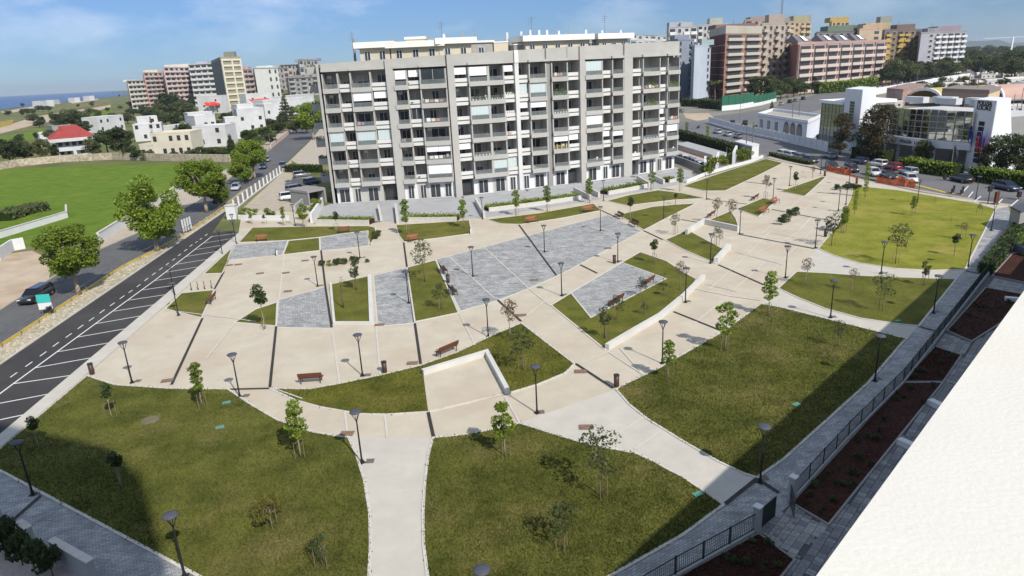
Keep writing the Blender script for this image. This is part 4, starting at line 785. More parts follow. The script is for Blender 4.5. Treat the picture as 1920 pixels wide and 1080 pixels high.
# ================================================================== city blocks around
m_win = glass_mat('far_window', (.035, .04, .048), .15)
mats_c = {}
def cm(c, var=.06):
    k = tuple(c)
    if k not in mats_c: mats_c[k] = M('render_%02d' % len(mats_c), c, .85, var, .25, .2, big=(.06, tuple(x*.82 for x in c), .5), coord='Object')
    return mats_c[k]
win_me = {}
def window_mesh(w, h, fr):
    k = (round(w, 1), round(h, 1), fr.name if fr else '')
    if k not in win_me:
        b = MB(); b.ob((-w/2, 0, 0), (w, 0, 0), (0, -.10, 0), (0, 0, h), 0)
        if fr:
            t = max(.12, w*.07)
            for x in (-w/2-t, w/2): b.ob((x, 0, -t), (t, 0, 0), (0, -.2, 0), (0, 0, h+2*t), 1)
            b.ob((-w/2, 0, h), (w, 0, 0), (0, -.2, 0), (0, 0, t), 1); b.ob((-w/2, 0, -t), (w, 0, 0), (0, -.2, 0), (0, 0, t), 1)
        win_me[k] = b.mesh('window', [m_win, fr or m_win])
    return win_me[k]
bal_me = {}
def balcony_mesh(w, h, d, mt):
    k = (round(w, 1), round(h, 1), round(d, 1), mt.name)
    if k not in bal_me:
        b = MB(); b.ob((-w/2, 0, 0), (w, 0, 0), (0, -d, 0), (0, 0, h*.16)); t = .12*d
        b.ob((-w/2, -d+t, h*.162), (w, 0, 0), (0, -t, 0), (0, 0, h*.8))
        for x in (-w/2, w/2-t): b.ob((x, 0, h*.162), (t, 0, 0), (0, -d+t-.002, 0), (0, 0, h*.8))
        bal_me[k] = b.mesh('balcony', mt)
    return bal_me[k]
def facade(root, P, Q, n, z0, H, floors, bays, style, wmat, accent=None, ww=.42, wh=.5, pier=None, inset=.03):
    u = (Q-P).normalized(); W = (Q-P).length; fh = H/floors; bw = W/bays; ang = math.atan2(u.y, u.x)
    if u.x*n.y-u.y*n.x > 0: ang += math.pi       # local -y looks along n
    for f in range(floors):
        for b in range(bays):
            c = P+u*bw*(b+.5)+n*.02; z = z0+f*fh
            st = style[b % len(style)]
            if st == '.': continue
            if st in 'wb': put('window', window_mesh(bw*ww, fh*wh, accent if st == 'w' and accent and accent != wmat else None), root, (c.x-root.location.x, c.y-root.location.y, z+fh*.3), ang)
            if st == 'B': put('window', window_mesh(bw*.74, fh*.55, None), root, (c.x-root.location.x, c.y-root.location.y, z+fh*.28), ang)
            if st in 'bB': put('balcony', balcony_mesh(bw*.86, fh*.42, min(1.6, fh*.35), accent or wmat), root, (c.x-root.location.x, c.y-root.location.y, z+fh*.02), ang)
    if pier:
        for b in range(bays+1):
            m = MB(); c = P+u*min(max(bw*b, .3), W-.3); m.ob(W3(c-u*.3+n*.01, z0), W3(u*.6), W3(n*1.0), (0, 0, H)); obj('pier', m, pier, root, True)
def block(name, label, A, B, C, top, floors, baysA, baysB, colA, colB=None, styA='w', styB='w', acc=None, cat='apartment block', H=None, roofh=1.0, group=None, ww=.42, wh=.5, z0=0., pier=None, topcol=None, depthC=None, bulk=1, pil=0.):
    PA, PB, PC = [Vector(g(*q)[:2]) for q in (A, B, C)]
    if depthC: d = (PC-PB).normalized(); PC = PB+d*depthC
    H = H or hgt(B, top); D = PA+PC-PB
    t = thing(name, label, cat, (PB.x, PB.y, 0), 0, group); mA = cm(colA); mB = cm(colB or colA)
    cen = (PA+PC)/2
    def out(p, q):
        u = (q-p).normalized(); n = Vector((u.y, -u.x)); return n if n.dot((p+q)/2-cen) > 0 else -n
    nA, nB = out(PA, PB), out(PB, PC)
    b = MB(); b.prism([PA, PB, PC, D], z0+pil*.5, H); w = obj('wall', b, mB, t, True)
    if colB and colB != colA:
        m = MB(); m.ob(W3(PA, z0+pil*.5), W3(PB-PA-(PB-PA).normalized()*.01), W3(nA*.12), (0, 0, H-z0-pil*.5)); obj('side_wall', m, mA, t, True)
    if pil:
        m = MB()
        for i in range(6):
            p = PB+(PC-PB)*(i/5*.96+.02)-nB*.6; m.box(p.x, p.y, 0, .8, .8, pil*.5)
            p = PA+(PB-PA)*(i/5*.96+.02)-nA*.6; m.box(p.x, p.y, 0, .8, .8, pil*.5)
        obj('pillar', m, m_facd, t, True)['kind'] = 'stuff'
    r = MB(); q = [PA, PB, PC, D]; q = [cen+(p-cen)*1.012 for p in q]; r.prism(q, H+.002, H+roofh, bottom=True); obj('roof', r, cm(topcol or tuple(x*.9 for x in (colB or colA))), t, True)
    if baysA: facade(t, PA, PB, nA+nA*.12 if False else nA, z0+pil, H-z0-pil, floors, baysA, styA, mA, cm(acc) if acc else None, ww, wh)
    if baysB: facade(t, PB, PC, nB, z0+pil, H-z0-pil, floors, baysB, styB, mB, cm(acc) if acc else None, ww, wh, pier and cm(pier))
    rr = random.Random(int(A[0]*7+B[1]))
    for i in range(bulk):
        c = PB+(PC-PB)*rr.uniform(.2, .8)+(PA-PB)*rr.uniform(.3, .7); s = min((PC-PB).length, (PA-PB).length)*rr.uniform(.18, .35)+1
        m = MB(); m.box(c.x, c.y, H+roofh, s*1.5, s, rr.uniform(2, 4)*max(1, H/30)); obj('roof_cabin', m, cm(tuple(x*rr.uniform(.7, 1) for x in (colB or colA))), t, True)
    for i in range(2):
        c = PB+(PC-PB)*rr.uniform(.1, .9)+(PA-PB)*rr.uniform(.3, .7); m = MB(); m.tube([(c.x, c.y, H+roofh-.2), (c.x, c.y, H+roofh+rr.uniform(3, 6))], .12, 4); obj('aerial', m, m_railm, t, True)
    return t
# ---- left cluster
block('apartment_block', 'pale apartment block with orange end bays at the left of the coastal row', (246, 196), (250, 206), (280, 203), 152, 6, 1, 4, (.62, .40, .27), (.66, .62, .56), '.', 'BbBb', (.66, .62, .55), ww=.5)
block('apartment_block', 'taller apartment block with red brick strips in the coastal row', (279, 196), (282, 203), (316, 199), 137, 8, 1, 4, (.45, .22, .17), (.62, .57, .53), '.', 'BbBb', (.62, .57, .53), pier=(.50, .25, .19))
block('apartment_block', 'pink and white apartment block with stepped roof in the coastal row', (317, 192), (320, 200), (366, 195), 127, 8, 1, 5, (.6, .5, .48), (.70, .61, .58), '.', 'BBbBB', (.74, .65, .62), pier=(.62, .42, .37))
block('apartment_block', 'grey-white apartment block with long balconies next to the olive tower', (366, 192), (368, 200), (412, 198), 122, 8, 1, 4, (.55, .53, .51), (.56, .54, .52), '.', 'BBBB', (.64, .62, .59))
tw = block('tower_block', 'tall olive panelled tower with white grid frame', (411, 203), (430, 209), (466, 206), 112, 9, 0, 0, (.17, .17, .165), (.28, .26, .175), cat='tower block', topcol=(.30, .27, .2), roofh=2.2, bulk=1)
PB, PC = [Vector(g(*q)[:2]) for q in ((430, 209), (466, 206))]; H_ = hgt((430, 209), 112); u_ = (PC-PB).normalized(); n_ = Vector((u_.y, -u_.x)); W_ = (PC-PB).length
for i in range(10):
    m = MB(); m.ob(W3(PB+n_*.02, H_*i/9-.9), W3(PC-PB), W3(n_*.8), (0, 0, 1.5)); obj('grid_band', m, cm((.62, .58, .46)), tw, True)
for f in (0, .5, .93):
    m = MB(); m.ob(W3(PB+u_*W_*f+n_*.03, 0), W3(u_*W_*.07), W3(n_*1.0), (0, 0, H_)); obj('grid_post', m, cm((.62, .58, .46)), tw, True)
block('apartment_block', 'pinkish apartment block just right of the olive tower', (463, 184), (465, 190), (481, 188), 131, 6, 1, 2, (.5, .3, .25), (.52, .36, .31), '.', 'BB', (.55, .45, .4))
block('house_block', 'white four storey house behind the long white villas', (482, 182), (486, 188), (529, 184), 128, 4, 0, 4, (.65, .64, .6), (.66, .65, .61), '.', '..ww', None, ww=.3)
for i, (a, b, c, tp, col, lb) in enumerate([((528, 164), (532, 168), (566, 166), 122, (.36, .33, .28), 'brown-grey far block left of the white roofed one'), ((565, 166), (568, 170), (602, 167), 112, (.42, .40, .36), 'far pale block with white roof cabin left of the long grey block'),
        ((470, 172), (474, 176), (512, 173), 140, (.46, .40, .34), 'beige far block tucked behind the white four storey house'), ((500, 168), (504, 171), (545, 168), 128, (.40, .37, .33), 'grey-beige far block with shallow roof right of the white four storey house'), ((548, 158), (552, 160), (590, 158), 128, (.5, .46, .42), 'small pale far block on the skyline before the roof cabin block'),
        ((540, 176), (545, 182), (600, 178), 147, (.28, .27, .25), 'low grey far block behind the araucaria'), ((486, 160), (490, 163), (530, 161), 132, (.33, .30, .27), 'hazy brown far block on the skyline left of the long grey block'), ((600, 160), (604, 164), (640, 162), 122, (.5, .38, .3), 'small pinkish far block peeping beside the long grey block')]):
    block('far_block', lb, a, b, c, tp, 4, 0, 5, col, col, '.', 'Bw', tuple(x*1.25 for x in col), bulk=2)
# ---- white villas
m_villa = M('villa_white', (.56, .56, .565), .85, .06, .5, .2, big=(.15, (.44, .43, .40), .6), spots=(.4, (.38, .35, .30), .5)); m_villac = M('villa_cream', (.60, .55, .44), .85, .08, .4, .2, big=(.2, (.45, .38, .3), .7))
m_tile = M('red_roof_tiles', (.30, .055, .048), .75, .2, 1.2, .2, .3, 6); m_awr = M('red_awning', (.55, .05, .03), .7, .1, 2)
def villa(label, boxes, name='villa', mat=None, cat='villa'):
    """boxes: (left base px, right base px, top row, depth m, windows)"""
    t = None
    for a, b, tp, dep, nw in boxes:
        A, B = Vector(g(*a)[:2]), Vector(g(*b)[:2]); u = (B-A).normalized(); n = Vector((u.y, -u.x)); h = hgt(((a[0]+b[0])/2, (a[1]+b[1])/2), tp)
        if t is None: t = thing(name, label, cat, (A.x, A.y, 0))
        m = MB(); m.ob(W3(A), W3(B-A), W3(-n*dep), (0, 0, h)); w = obj('wall', m, mat or m_villa, t, True)
        m = MB(); ring(m, [A-n*.1+u*.1, B-n*.1-u*.1, B-n*(dep-.1)-u*.1, A-n*(dep-.1)+u*.1], .3, h+.002, h+.55); obj('roof_parapet', m, mat or m_villa, t, True)
        W = (B-A).length; nf = max(1, round(h/4.2))
        for f in range(nf):
            for i in range(nw):
                if (i*7+f*3+int(a[0])) % 5 == 0: continue
                c = A+u*W*(i+.5)/nw+n*.01; put('window', window_mesh(min(1.3, W/nw*.45), 1.6, None), t, (c.x-A.x if False else c.x-t.location.x, c.y-t.location.y, f*4+1.2), math.atan2(u.y, u.x))
    return t
# red roofed house
A, B = Vector(g(113, 297)[:2]), Vector(g(176, 291)[:2]); u = (B-A).normalized(); n = Vector((u.y, -u.x)); h = hgt((145, 294), 264); W = (B-A).length
t = thing('house', 'white house with red tiled hip roof beyond the green meadow', 'house', (A.x, A.y, 0))
m = MB(); m.ob(W3(A), W3(B-A), W3(-n*14), (0, 0, h)); wl = obj('wall', m, m_villa, t, True)
m = MB(); m.ob(W3(A+n*2.2-u*2.2, h+.002), W3(B-A+u*4.4), W3(-n*18.4), (0, 0, 1.1)); obj('eaves', m, m_villa, t, True)
e0, e1, e2, e3 = A+n*2-u*2, B+n*2+u*2, B-n*16+u*2, A-n*16-u*2; r0, r1 = A+u*W*.32-n*7, A+u*W*.72-n*7; m = MB(); hz = h+1.103
m.add([W3(e0, hz), W3(e1, hz), W3(e2, hz), W3(e3, hz), W3(r0, hz+4), W3(r1, hz+4)], [(0, 1, 5, 4), (1, 2, 5), (2, 3, 4, 5), (3, 0, 4)]); rf = obj('roof', m, m_tile, t, True)
m = MB(); q = r0-u*1.5+n*3; m.ob(W3(q, hz+1), W3(u*.9), W3(n*.9), (0, 0, 3)); obj('chimney', m, m_tile, rf)
for i in range(5):
    for f in range(2):
        if (i, f) != (2, 0): c = A+u*W*(i+.5)/5+n*.01-A; put('window', window_mesh(1.2, 1.9, None), t, (c.x, c.y, 1.2+f*h*.52), math.atan2(u.y, u.x))
for f0, f1 in ((.02, .42), (.52, .95)):
    m = MB(); m.ob(W3(A+u*W*f0+n*.01, h*.5-.4), W3(u*W*(f1-f0)), W3(n*1.6), (0, 0, .25)); m.ob(W3(A+u*W*f0+n*1.45, h*.5-.148), W3(u*W*(f1-f0)), W3(n*.16), (0, 0, 1.1)); obj('balcony', m, m_villa, t, True)
villa('white flat roofed villa behind the red roofed house', [((188, 249), (236, 243), 219, 10, 4)])
villa('white terraced villa left of the dark conifer', [((255, 266), (308, 262), 234, 9, 4), ((262, 250), (300, 247), 220, 8, 2), ((300, 248), (362, 240), 236, 6, 3)])
villa('old cream house with stained walls behind the stone wall', [((266, 297), (292, 296), 273, 8, 2), ((290, 296), (364, 292), 251, 10, 5)], mat=m_villac)
villa('big cubic white villa with blank walls left of the cypress', [((367, 277), (428, 274), 238, 10, 2), ((372, 262), (410, 258), 218, 9, 3), ((358, 248), (404, 244), 212, 8, 2)])
villa('white cubic villa with roof terrace near the road', [((428, 262), (452, 260), 222, 8, 1), ((450, 248), (500, 244), 205, 10, 3), ((452, 246), (482, 243), 197, 6, 0)])
villa('long low white building behind the araucaria', [((498, 222), (590, 212), 186, 9, 4), ((500, 232), (530, 229), 196, 8, 2)])
villa('white building with red awning left of the olive tower', [((374, 214), (420, 212), 181, 9, 2)])
villa('low white hall right of the olive tower with red awnings', [((466, 212), (512, 208), 176, 9, 2), ((512, 204), (590, 194), 180, 12, 3)])
for a, b, z1, lb in [((386, 214), (414, 212), 195, 'red awning left of the olive tower'), ((468, 213), (506, 209), 190, 'red awnings right of the olive tower')]:
    A, B = Vector(g(*a)[:2]), Vector(g(*b)[:2]); u = (B-A).normalized(); n = Vector((u.y, -u.x)); z = hgt(a, z1); t = thing('awning', lb, 'awning', (A.x, A.y, 0)); k = 3
    for i in range(k):
        m = MB(); p = A+(B-A)*(i/k)+n*.2; w = (B-A)/k*.94; m.add([W3(p, z+1.2), W3(p+w, z+1.2), W3(p+w+n*4.5, z-.6), W3(p+n*4.5, z-.6), W3(p+n*4.5, z-1.6), W3(p+w+n*4.5, z-1.6)], [(3, 2, 1, 0), (4, 5, 2, 3)]); obj('canopy', m, m_awr, t, True)
        m = MB(); m.tube([W3(p+n*4.3, 0), W3(p+n*4.3, z-.65)], .12, 5); obj('post', m, m_railm, t, True)
for a, b, tp, lb in [((62, 201), (89, 200), 190, 'largest white house on the shore, leftmost'), ((101, 196), (113, 195), 187.5, 'small white house on the shore, second from the left'), ((129, 192.5), (141, 192), 184, 'small white house on the shore, third from the left'), ((157, 189), (169, 188.5), 180.5, 'small white house on the shore, rightmost')]:
    villa(lb, [(a, b, tp, 12, 0)], 'shore_house', cat='house')
villa('grey roofed shed behind the red roofed house', [((100, 249), (135, 246), 236, 12, 2)], 'shed', m_facd, 'shed'); villa('small white outbuilding left of the red roofed house', [((76, 262), (96, 260), 250, 6, 1)], 'outbuilding', cat='outbuilding')
# ---- walls of the meadow
m_stone = M('field_stone', (.36, .29, .20), .95, .3, 1.2, .1, .7, 3, c2=(.58, .51, .40), big=(.12, (.30, .26, .18), .7))
def longwall(tx, h, w, mat, name, label, cat='wall', cap=None):
    P = GP(tx); t = thing(name, label, cat, tuple(P[0])); b = MB(); ring(b, [p for p in P], w, 0, h, closed=False); obj('wall_body', b, mat, t, True)
    if cap: b = MB(); ring(b, P, w+.12, h+.002, h+.14, closed=False); obj('coping', b, cap, t, True)
    return t
longwall('z -60,322 0,318 35,312 115,304 213,299 320,302 432,304', 2.2, .6, m_stone, 'stone_wall', 'long tan dry stone wall closing the meadow')
longwall('z 187,456 270,402 340,357', 1.5, .25, m_wallw, 'garden_wall', 'white rendered wall between meadow and left road', cap=m_kerb)
longwall('z 0,447 127,408 126,395', 1.1, .2, m_wallw, 'garden_wall', 'white wall with open top rail inside the meadow corner', cap=m_kerb)
longwall('z -80,508 0,488 26,470 48,466', 1.7, .25, m_wallw, 'garden_wall', 'white wall beside the tan dirt lot')
longwall('z 508,279 535,257 570,226', 1.6, .25, M('pink_wall', (.62, .47, .40), .85, .08, 1), 'garden_wall', 'pinkish wall curving along the far part of the left road')
# ---- right cluster
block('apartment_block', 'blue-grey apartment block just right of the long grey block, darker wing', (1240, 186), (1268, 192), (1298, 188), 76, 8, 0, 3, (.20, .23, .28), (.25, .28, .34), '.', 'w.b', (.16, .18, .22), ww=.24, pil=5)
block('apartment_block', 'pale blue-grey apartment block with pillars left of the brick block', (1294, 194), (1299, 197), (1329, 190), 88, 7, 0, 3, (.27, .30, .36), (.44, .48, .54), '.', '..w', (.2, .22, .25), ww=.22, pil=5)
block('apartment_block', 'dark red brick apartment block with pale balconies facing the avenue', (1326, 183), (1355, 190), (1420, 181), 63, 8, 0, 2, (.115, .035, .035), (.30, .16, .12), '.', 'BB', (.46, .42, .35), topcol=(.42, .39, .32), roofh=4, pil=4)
t = bpy.data.objects[[o.name for o in bpy.data.objects if o.get('label', '').startswith('dark red brick')][0]]
PA, PB = [Vector(g(*q)[:2]) for q in ((1326, 183), (1355, 190))]; H_ = hgt((1355, 190), 63)
for i in range(1, 8):
    m = MB(); uu = (PB-PA).normalized(); nn = Vector((uu.y, -uu.x)); m.ob(W3(PA+nn*.13, 2+(H_-4)*i/8), W3(PB-PA), W3(nn*.15), (0, 0, .4)); obj('string_course', m, cm((.40, .27, .25)), t, True)
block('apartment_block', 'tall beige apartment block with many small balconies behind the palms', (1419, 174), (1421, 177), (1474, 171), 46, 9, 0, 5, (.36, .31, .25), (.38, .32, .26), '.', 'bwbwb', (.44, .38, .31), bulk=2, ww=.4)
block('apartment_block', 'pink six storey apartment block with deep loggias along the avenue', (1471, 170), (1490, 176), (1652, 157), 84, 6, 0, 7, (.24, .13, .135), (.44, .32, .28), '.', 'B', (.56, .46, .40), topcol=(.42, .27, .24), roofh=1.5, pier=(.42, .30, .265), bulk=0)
tp = [o for o in bpy.data.objects if o.get('label', '').startswith('pink six storey')][0]
PB, PC = [Vector(g(*q)[:2]) for q in ((1490, 176), (1652, 157))]; H_ = hgt((1490, 176), 84)+1.5; u = (PC-PB).normalized(); n = Vector((u.y, -u.x))
m_slate = M('grey_slate', (.14, .14, .15), .7, .1, .6); W = (PC-PB).length
for i, f in enumerate((.05, .30, .48, .68)):
    m = MB(); p = PB+u*W*f-n*3; q = p+u*W*.14
    m.add([W3(p, H_), W3(q, H_), W3(q-n*10, H_), W3(p-n*10, H_), W3(p-n*5, H_+4.4), W3(q-n*5, H_+3.4)], [(0, 1, 5, 4), (1, 2, 5), (2, 3, 4, 5), (3, 0, 4)]); rr_ = obj('roof_dormer', m, m_slate, tp, True)
    m = MB(); m.add([W3(p+u*W*.06+n*.1-n*.5, H_+.9), W3(p+u*W*.10+n*.1-n*.5, H_+.9), W3(p+u*W*.10-n*4, H_+3.5), W3(p+u*W*.06-n*4, H_+3.9)], [(0, 1, 2, 3)]); obj('skylight', m, m_awn, rr_)
block('apartment_block', 'grey and dark apartment block behind the pink block', (1520, 152), (1524, 156), (1600, 150), 62, 9, 0, 6, (.2, .2, .2), (.20, .195, .19), '.', 'bw', (.28, .27, .26), bulk=2, topcol=(.12, .12, .12))
block('apartment_block', 'beige flank of the grey block with an ochre top storey', (1598, 150), (1602, 153), (1644, 148), 56, 9, 0, 2, (.50, .38, .26), (.48, .37, .26), '.', '.w', None, bulk=2)
block('apartment_block', 'tall ochre and grey slab rising behind the pink block, leftmost of the far towers', (1546, 146), (1550, 149), (1582, 146), 41, 11, 0, 4, (.4, .3, .12), (.45, .33, .13), '.', 'wB', (.33, .31, .28), bulk=1)
block('apartment_block', 'dark apartment block with yellow and orange stripes at the avenue', (1644, 152), (1648, 156), (1716, 149), 58, 9, 0, 6, (.15, .13, .12), (.19, .15, .13), '.', 'bwB', (.42, .30, .10), topcol=(.14, .13, .13), pier=None, bulk=1)
ty = [o for o in bpy.data.objects if o.get('label', '').startswith('dark apartment block with yellow')][0]
PB, PC = [Vector(g(*q)[:2]) for q in ((1648, 156), (1716, 149))]; u = (PC-PB).normalized(); n = Vector((u.y, -u.x)); H_ = hgt((1648, 156), 58)
for f, w_, z0_, c_ in ((.06, .1, .5, (.45, .32, .09)), (.42, .16, .5, (.42, .30, .09)), (.80, .17, .45, (.50, .35, .09)), (.80, .17, .05, (.50, .17, .06)), (.42, .16, .1, (.3, .09, .06))):
    m = MB(); m.ob(W3(PB+u*(PC-PB).length*f+n*.03, H_*z0_), W3(u*(PC-PB).length*w_), W3(n*.25), (0, 0, H_*.36)); obj('colour_panel', m, cm(c_), ty, True)
block('apartment_block', 'grey-white apartment block with stacked white balconies at the end of the avenue', (1712, 150), (1716, 153), (1800, 146), 63, 9, 0, 7, (.36, .36, .38), (.33, .33, .36), '.', '.wbbBBb', (.62, .60, .58), topcol=(.25, .25, .26), bulk=2)
for a, b, c, tp_, fl, by, col, acc, lb in [((1178, 128), (1181, 131), (1250, 126), 52, 6, 6, (.52, .5, .46), (.66, .64, .6), 'white banded apartment block far behind the right end of the long grey block'), ((1248, 150), (1252, 153), (1304, 150), 52, 7, 4, (.42, .42, .42), (.68, .66, .62), 'white and grey banded block above the blue-grey block'),
      ((1302, 146), (1305, 148), (1360, 145), 48, 8, 6, (.42, .41, .40), (.58, .56, .53), 'pale far block with many roof cabins above the blue-grey block'), ((1388, 144), (1391, 147), (1446, 143), 38, 9, 4, (.33, .27, .22), (.40, .34, .28), 'brown far tower behind the brick block'), ((1468, 144), (1471, 147), (1512, 143), 41, 10, 4, (.42, .32, .22), (.52, .38, .2), 'beige and ochre far tower beside the radio mast'),
      ((1636, 140), (1639, 142), (1650, 140), 44, 8, 1, (.3, .29, .28), (.35, .3, .2), 'narrow grey far tower behind the beige flank'), ((905, 110), (908, 113), (992, 110), 64, 5, 5, (.40, .37, .32), (.5, .46, .38), 'beige far block seen above the roof of the long grey block')]:
    block('far_block', lb, a, b, c, tp_, fl, 0, by, col, col, '.', 'Bwb', acc, bulk=2)
# radio mast, crane
P = g(1456, 158); m = MB(); hh = hgt((1456, 158), -8); t = thing('radio_mast', 'tall thin lattice radio mast rising out of the picture on the right', 'radio mast', (P.x, P.y, 0))
for dx, dy in ((-.7, -.5), (.7, -.5), (0, .8)): m = MB(); m.tube([(dx, dy, 0), (dx*.6, dy*.6, hh)], .16, 4); obj('mast_leg', m, m_railm, t)
m = MB()
for i in range(36): z = hh*i/36; s = (-1)**i; m.tube([(-.7*s, -.5, z), (.6*s, -.45, z+hh/36)], .07, 3)
obj('bracing', m, m_railm, t)['kind'] = 'stuff'
P = g(1893, 110); hh = hgt((1893, 110), 70); t = thing('tower_crane', 'distant pale tower crane at the right edge of the skyline', 'crane', (P.x, P.y, 0)); m = MB(); m.box(0, 0, 0, 2, 2, hh); obj('mast', m, m_pot, t); m = MB(); m.ob((-48, -.4, hh), (70, 0, 0), (0, .5, 0), (0, 0, .5)); obj('jib', m, m_pot, t)
# ================================================================== right: streets, police station, car park
m_cityg = M('city_ground', (.30, .27, .23), .95, .15, .08, .1, c2=(.22, .22, .19), big=(.03, (.10, .11, .06), .7))
sheet('city_ground', TL('z 1262,312 1300,338 1440,298 1545,320 1720,360 1890,385 2300,470 2500,115 1250,140 1250,200'), -.012, m_cityg)
sheet('street', TL('z 1250,225 1325,229 1552,284 1600,294 1697,310 1780,330 1920,352 2200,410 2200,480 1960,400 1890,388 1780,367 1700,350 1610,335 1548,322 1530,312 1440,291 1375,277 1255,248'), .006, m_asphr)
sheet('avenue', TL('z 1325,229 1425,231 1535,207 1640,172 1880,137 1872,133 1750,144 1560,168 1440,204 1330,219'), .002, m_asphr)
sheet('traffic_island', TL('m 230,240 500,240 560,290 380,320 260,290'), .009, m_dirt)
sheet('street_pavement', TL('z 1325,227 1552,281 1600,291 1697,307 1780,327 1920,348 1920,344 1780,322 1697,301 1600,287 1552,277 1330,224'), .05, m_side)
sheet('park_edge_pavement', TL('z 1440,296 1470,304 1545,318 1720,358 1890,386 1900,384 1780,366 1700,349 1610,334 1548,321 1530,311 1470,298 1445,291'), .021, m_side)
sheet('car_park', TL('m 110,650 260,600 540,745 455,790 440,880 110,745'), .012, M('pink_paving', (.50, .36, .29), .9, .1, .5))
for i, tx in enumerate(['n 1140,905 1200,840', 'n 1255,975 1310,930', 'n 1450,1005 1500,955', 'n 1570,1020 1640,960', 'n 1200,940 1240,890']): stripe('bay_stripe', *TL(tx), .18, m_paint, None, .03)
sheet('gravel_lot', TL('n 1230,960 1690,1010 1690,960 1500,930'), .024, m_asph)
strip('yellow_edge', TL('n 640,800 760,835 900,870 1010,900 1160,915'), .5, m_yel, None, .03)
# police station
m_pol = M('police_white', (.66, .67, .70), .75, .04, .4, .25); m_refl = M('mirror_glazing', (.42, .44, .41), .03, .18, .15, .8, metal=1, c2=(.52, .52, .44))
m_mull = M('grey_mullion', (.34, .35, .36), .5, .05, 2, .4); m_txt = M('dark_lettering', (.012, .014, .02), .6, .1, 4)
ps = thing('police_station', 'white police station with mirrored glass front between two slanted white towers', 'police station', tuple(g(1640, 290)))
def text_obj(s, o, u, up, size, par, name='lettering'):
    cu = bpy.data.curves.new('lettering', 'FONT'); cu.body = s; cu.size = size; cu.extrude = .04; cu.align_x = 'CENTER'
    tmp = bpy.data.objects.new('lettering', cu); COL.objects.link(tmp); bpy.context.view_layer.update()
    me = bpy.data.meshes.new_from_object(tmp.evaluated_get(bpy.context.evaluated_depsgraph_get())); bpy.data.objects.remove(tmp)
    me.materials.clear(); me.materials.append(m_txt); q = put(name, me, par); n = u.cross(up)
    q.matrix_local = Matrix(((u.x, up.x, n.x, o.x), (u.y, up.y, n.y, o.y), (u.z, up.z, n.z, o.z), (0, 0, 0, 1))); return q
def tower(a, b, c, top, slot, words=None):
    A, B, C = [Vector(g(*q)[:2]) for q in (a, b, c)]; H = hgt(b, top); D = A+C-B
    m = MB(); m.prism([A, B, C, D], 0, H); w = obj('tower', m, m_pol, ps, True); u = (B-A).normalized(); n = Vector((u.y, -u.x)); W = (B-A).length
    for i in range(8):
        zz = H*(slot[0]+(slot[1]-slot[0])*i/8); m = MB(); m.ob(W3(A+u*W*.38+n*.02, zz), W3(u*W*.25), W3(n*.08), (0, 0, H*(slot[1]-slot[0])/8*.8)); obj('window', m, m_win, w)
    v = (C-B).normalized(); nv = Vector((v.y, -v.x)); m = MB()
    m.add([W3(B+nv*.06, 0), W3(B+v*.1+nv*.06, H), W3(B+v*(C-B).length*.75+nv*2.6, 0), W3(B+v*(C-B).length*.9+nv*.06, H)], [(0, 2, 3, 1)]); m.add([W3(B+nv*.06, 0), W3(C+nv*.06, 0), W3(B+v*(C-B).length*.75+nv*2.6, 0)], [(0, 1, 2)]); obj('sloping_buttress', m, m_pol, w)
    if words:
        for i, s in enumerate(words): text_obj(s, W3(A+u*W*.5+n*.1, H*(.925-.062*i)), W3(u), Vector((0, 0, 1)), W*.185, w)
    return A, B, u, n, H, W, w
tower((1574, 283), (1604, 291), (1630, 281), 168, (.45, .82))
A, B, u, n, H, W, twr = tower((1808, 316), (1846, 325), (1874, 314), 189, (.12, .72), ['POLIZIA', 'LOCALE'])
fl = MB()
for nm, c, dx, dz in (('flag', (.03, .06, .35), -1.2, .46), ('flag', (.55, .05, .05), 1.6, .36), ('flag', (.05, .06, .30), 2.4, .42)):
    m = MB(); p = A+u*(W*.35+dx)+n*.6; zz = H*dz
    for k in range(5): m.ob(W3(p+u*k*.45+n*(.25*math.sin(k*1.3)+k*.18), zz-k*.28), W3(u*.45+n*.15, -.25), W3(n*.06), (0, 0, 2.2))
    obj(nm, m, cm(c), twr)
# curtain wall
P0, P1 = Vector(g(1630, 288)[:2]), Vector(g(1812, 318)[:2]); u = (P1-P0).normalized(); n = Vector((u.y, -u.x)); W = (P1-P0).length; Hg = hgt((1721, 302), 203)
bow = lambda f: n*(2.2*math.sin(math.pi*f))
m = MB(); N = 16
for i in range(N):
    p, q = P0+u*W*i/N+bow(i/N), P0+u*W*(i+1)/N+bow((i+1)/N); m.add([W3(p, Hg*.47), W3(q, Hg*.47), W3(q, Hg), W3(p, Hg)], [(0, 1, 2, 3)])
cw = obj('glass_front', m, m_refl, ps, True)
m = MB()
for i in range(N+1):
    p = P0+u*W*i/N+bow(i/N); m.ob(W3(p-u*.06+n*.01, Hg*.47), W3(u*.12), W3(n*.12), (0, 0, Hg*.53))
for j in range(5):
    for i in range(N):
        p, q = P0+u*W*i/N+bow(i/N), P0+u*W*(i+1)/N+bow((i+1)/N); m.ob(W3(p+n*.005, Hg*(.47+.53*j/5)), W3(q-p), W3(n*.1), (0, 0, .12))
obj('mullion_grid', m, m_mull, cw)['kind'] = 'stuff'
m = MB()
for i in range(N):
    p, q = P0+u*W*i/N+bow(i/N)*1.5, P0+u*W*(i+1)/N+bow((i+1)/N)*1.5; m.ob(W3(p, Hg*.335), W3(q-p), W3(-n*4), (0, 0, Hg*.13))
bd = obj('white_band', m, m_pol, ps, True)
text_obj('POLIZIA   LOCALE', W3(P0+u*W*.62+bow(.62)*1.5+n*.35, Hg*.375), W3(u), Vector((0, 0, 1)), Hg*.085, bd)
m = MB(); m.ob(W3(P0-n*3), W3(u*W), W3(-n*14), (0, 0, Hg*.86)); obj('main_block', m, m_facd, ps, True)
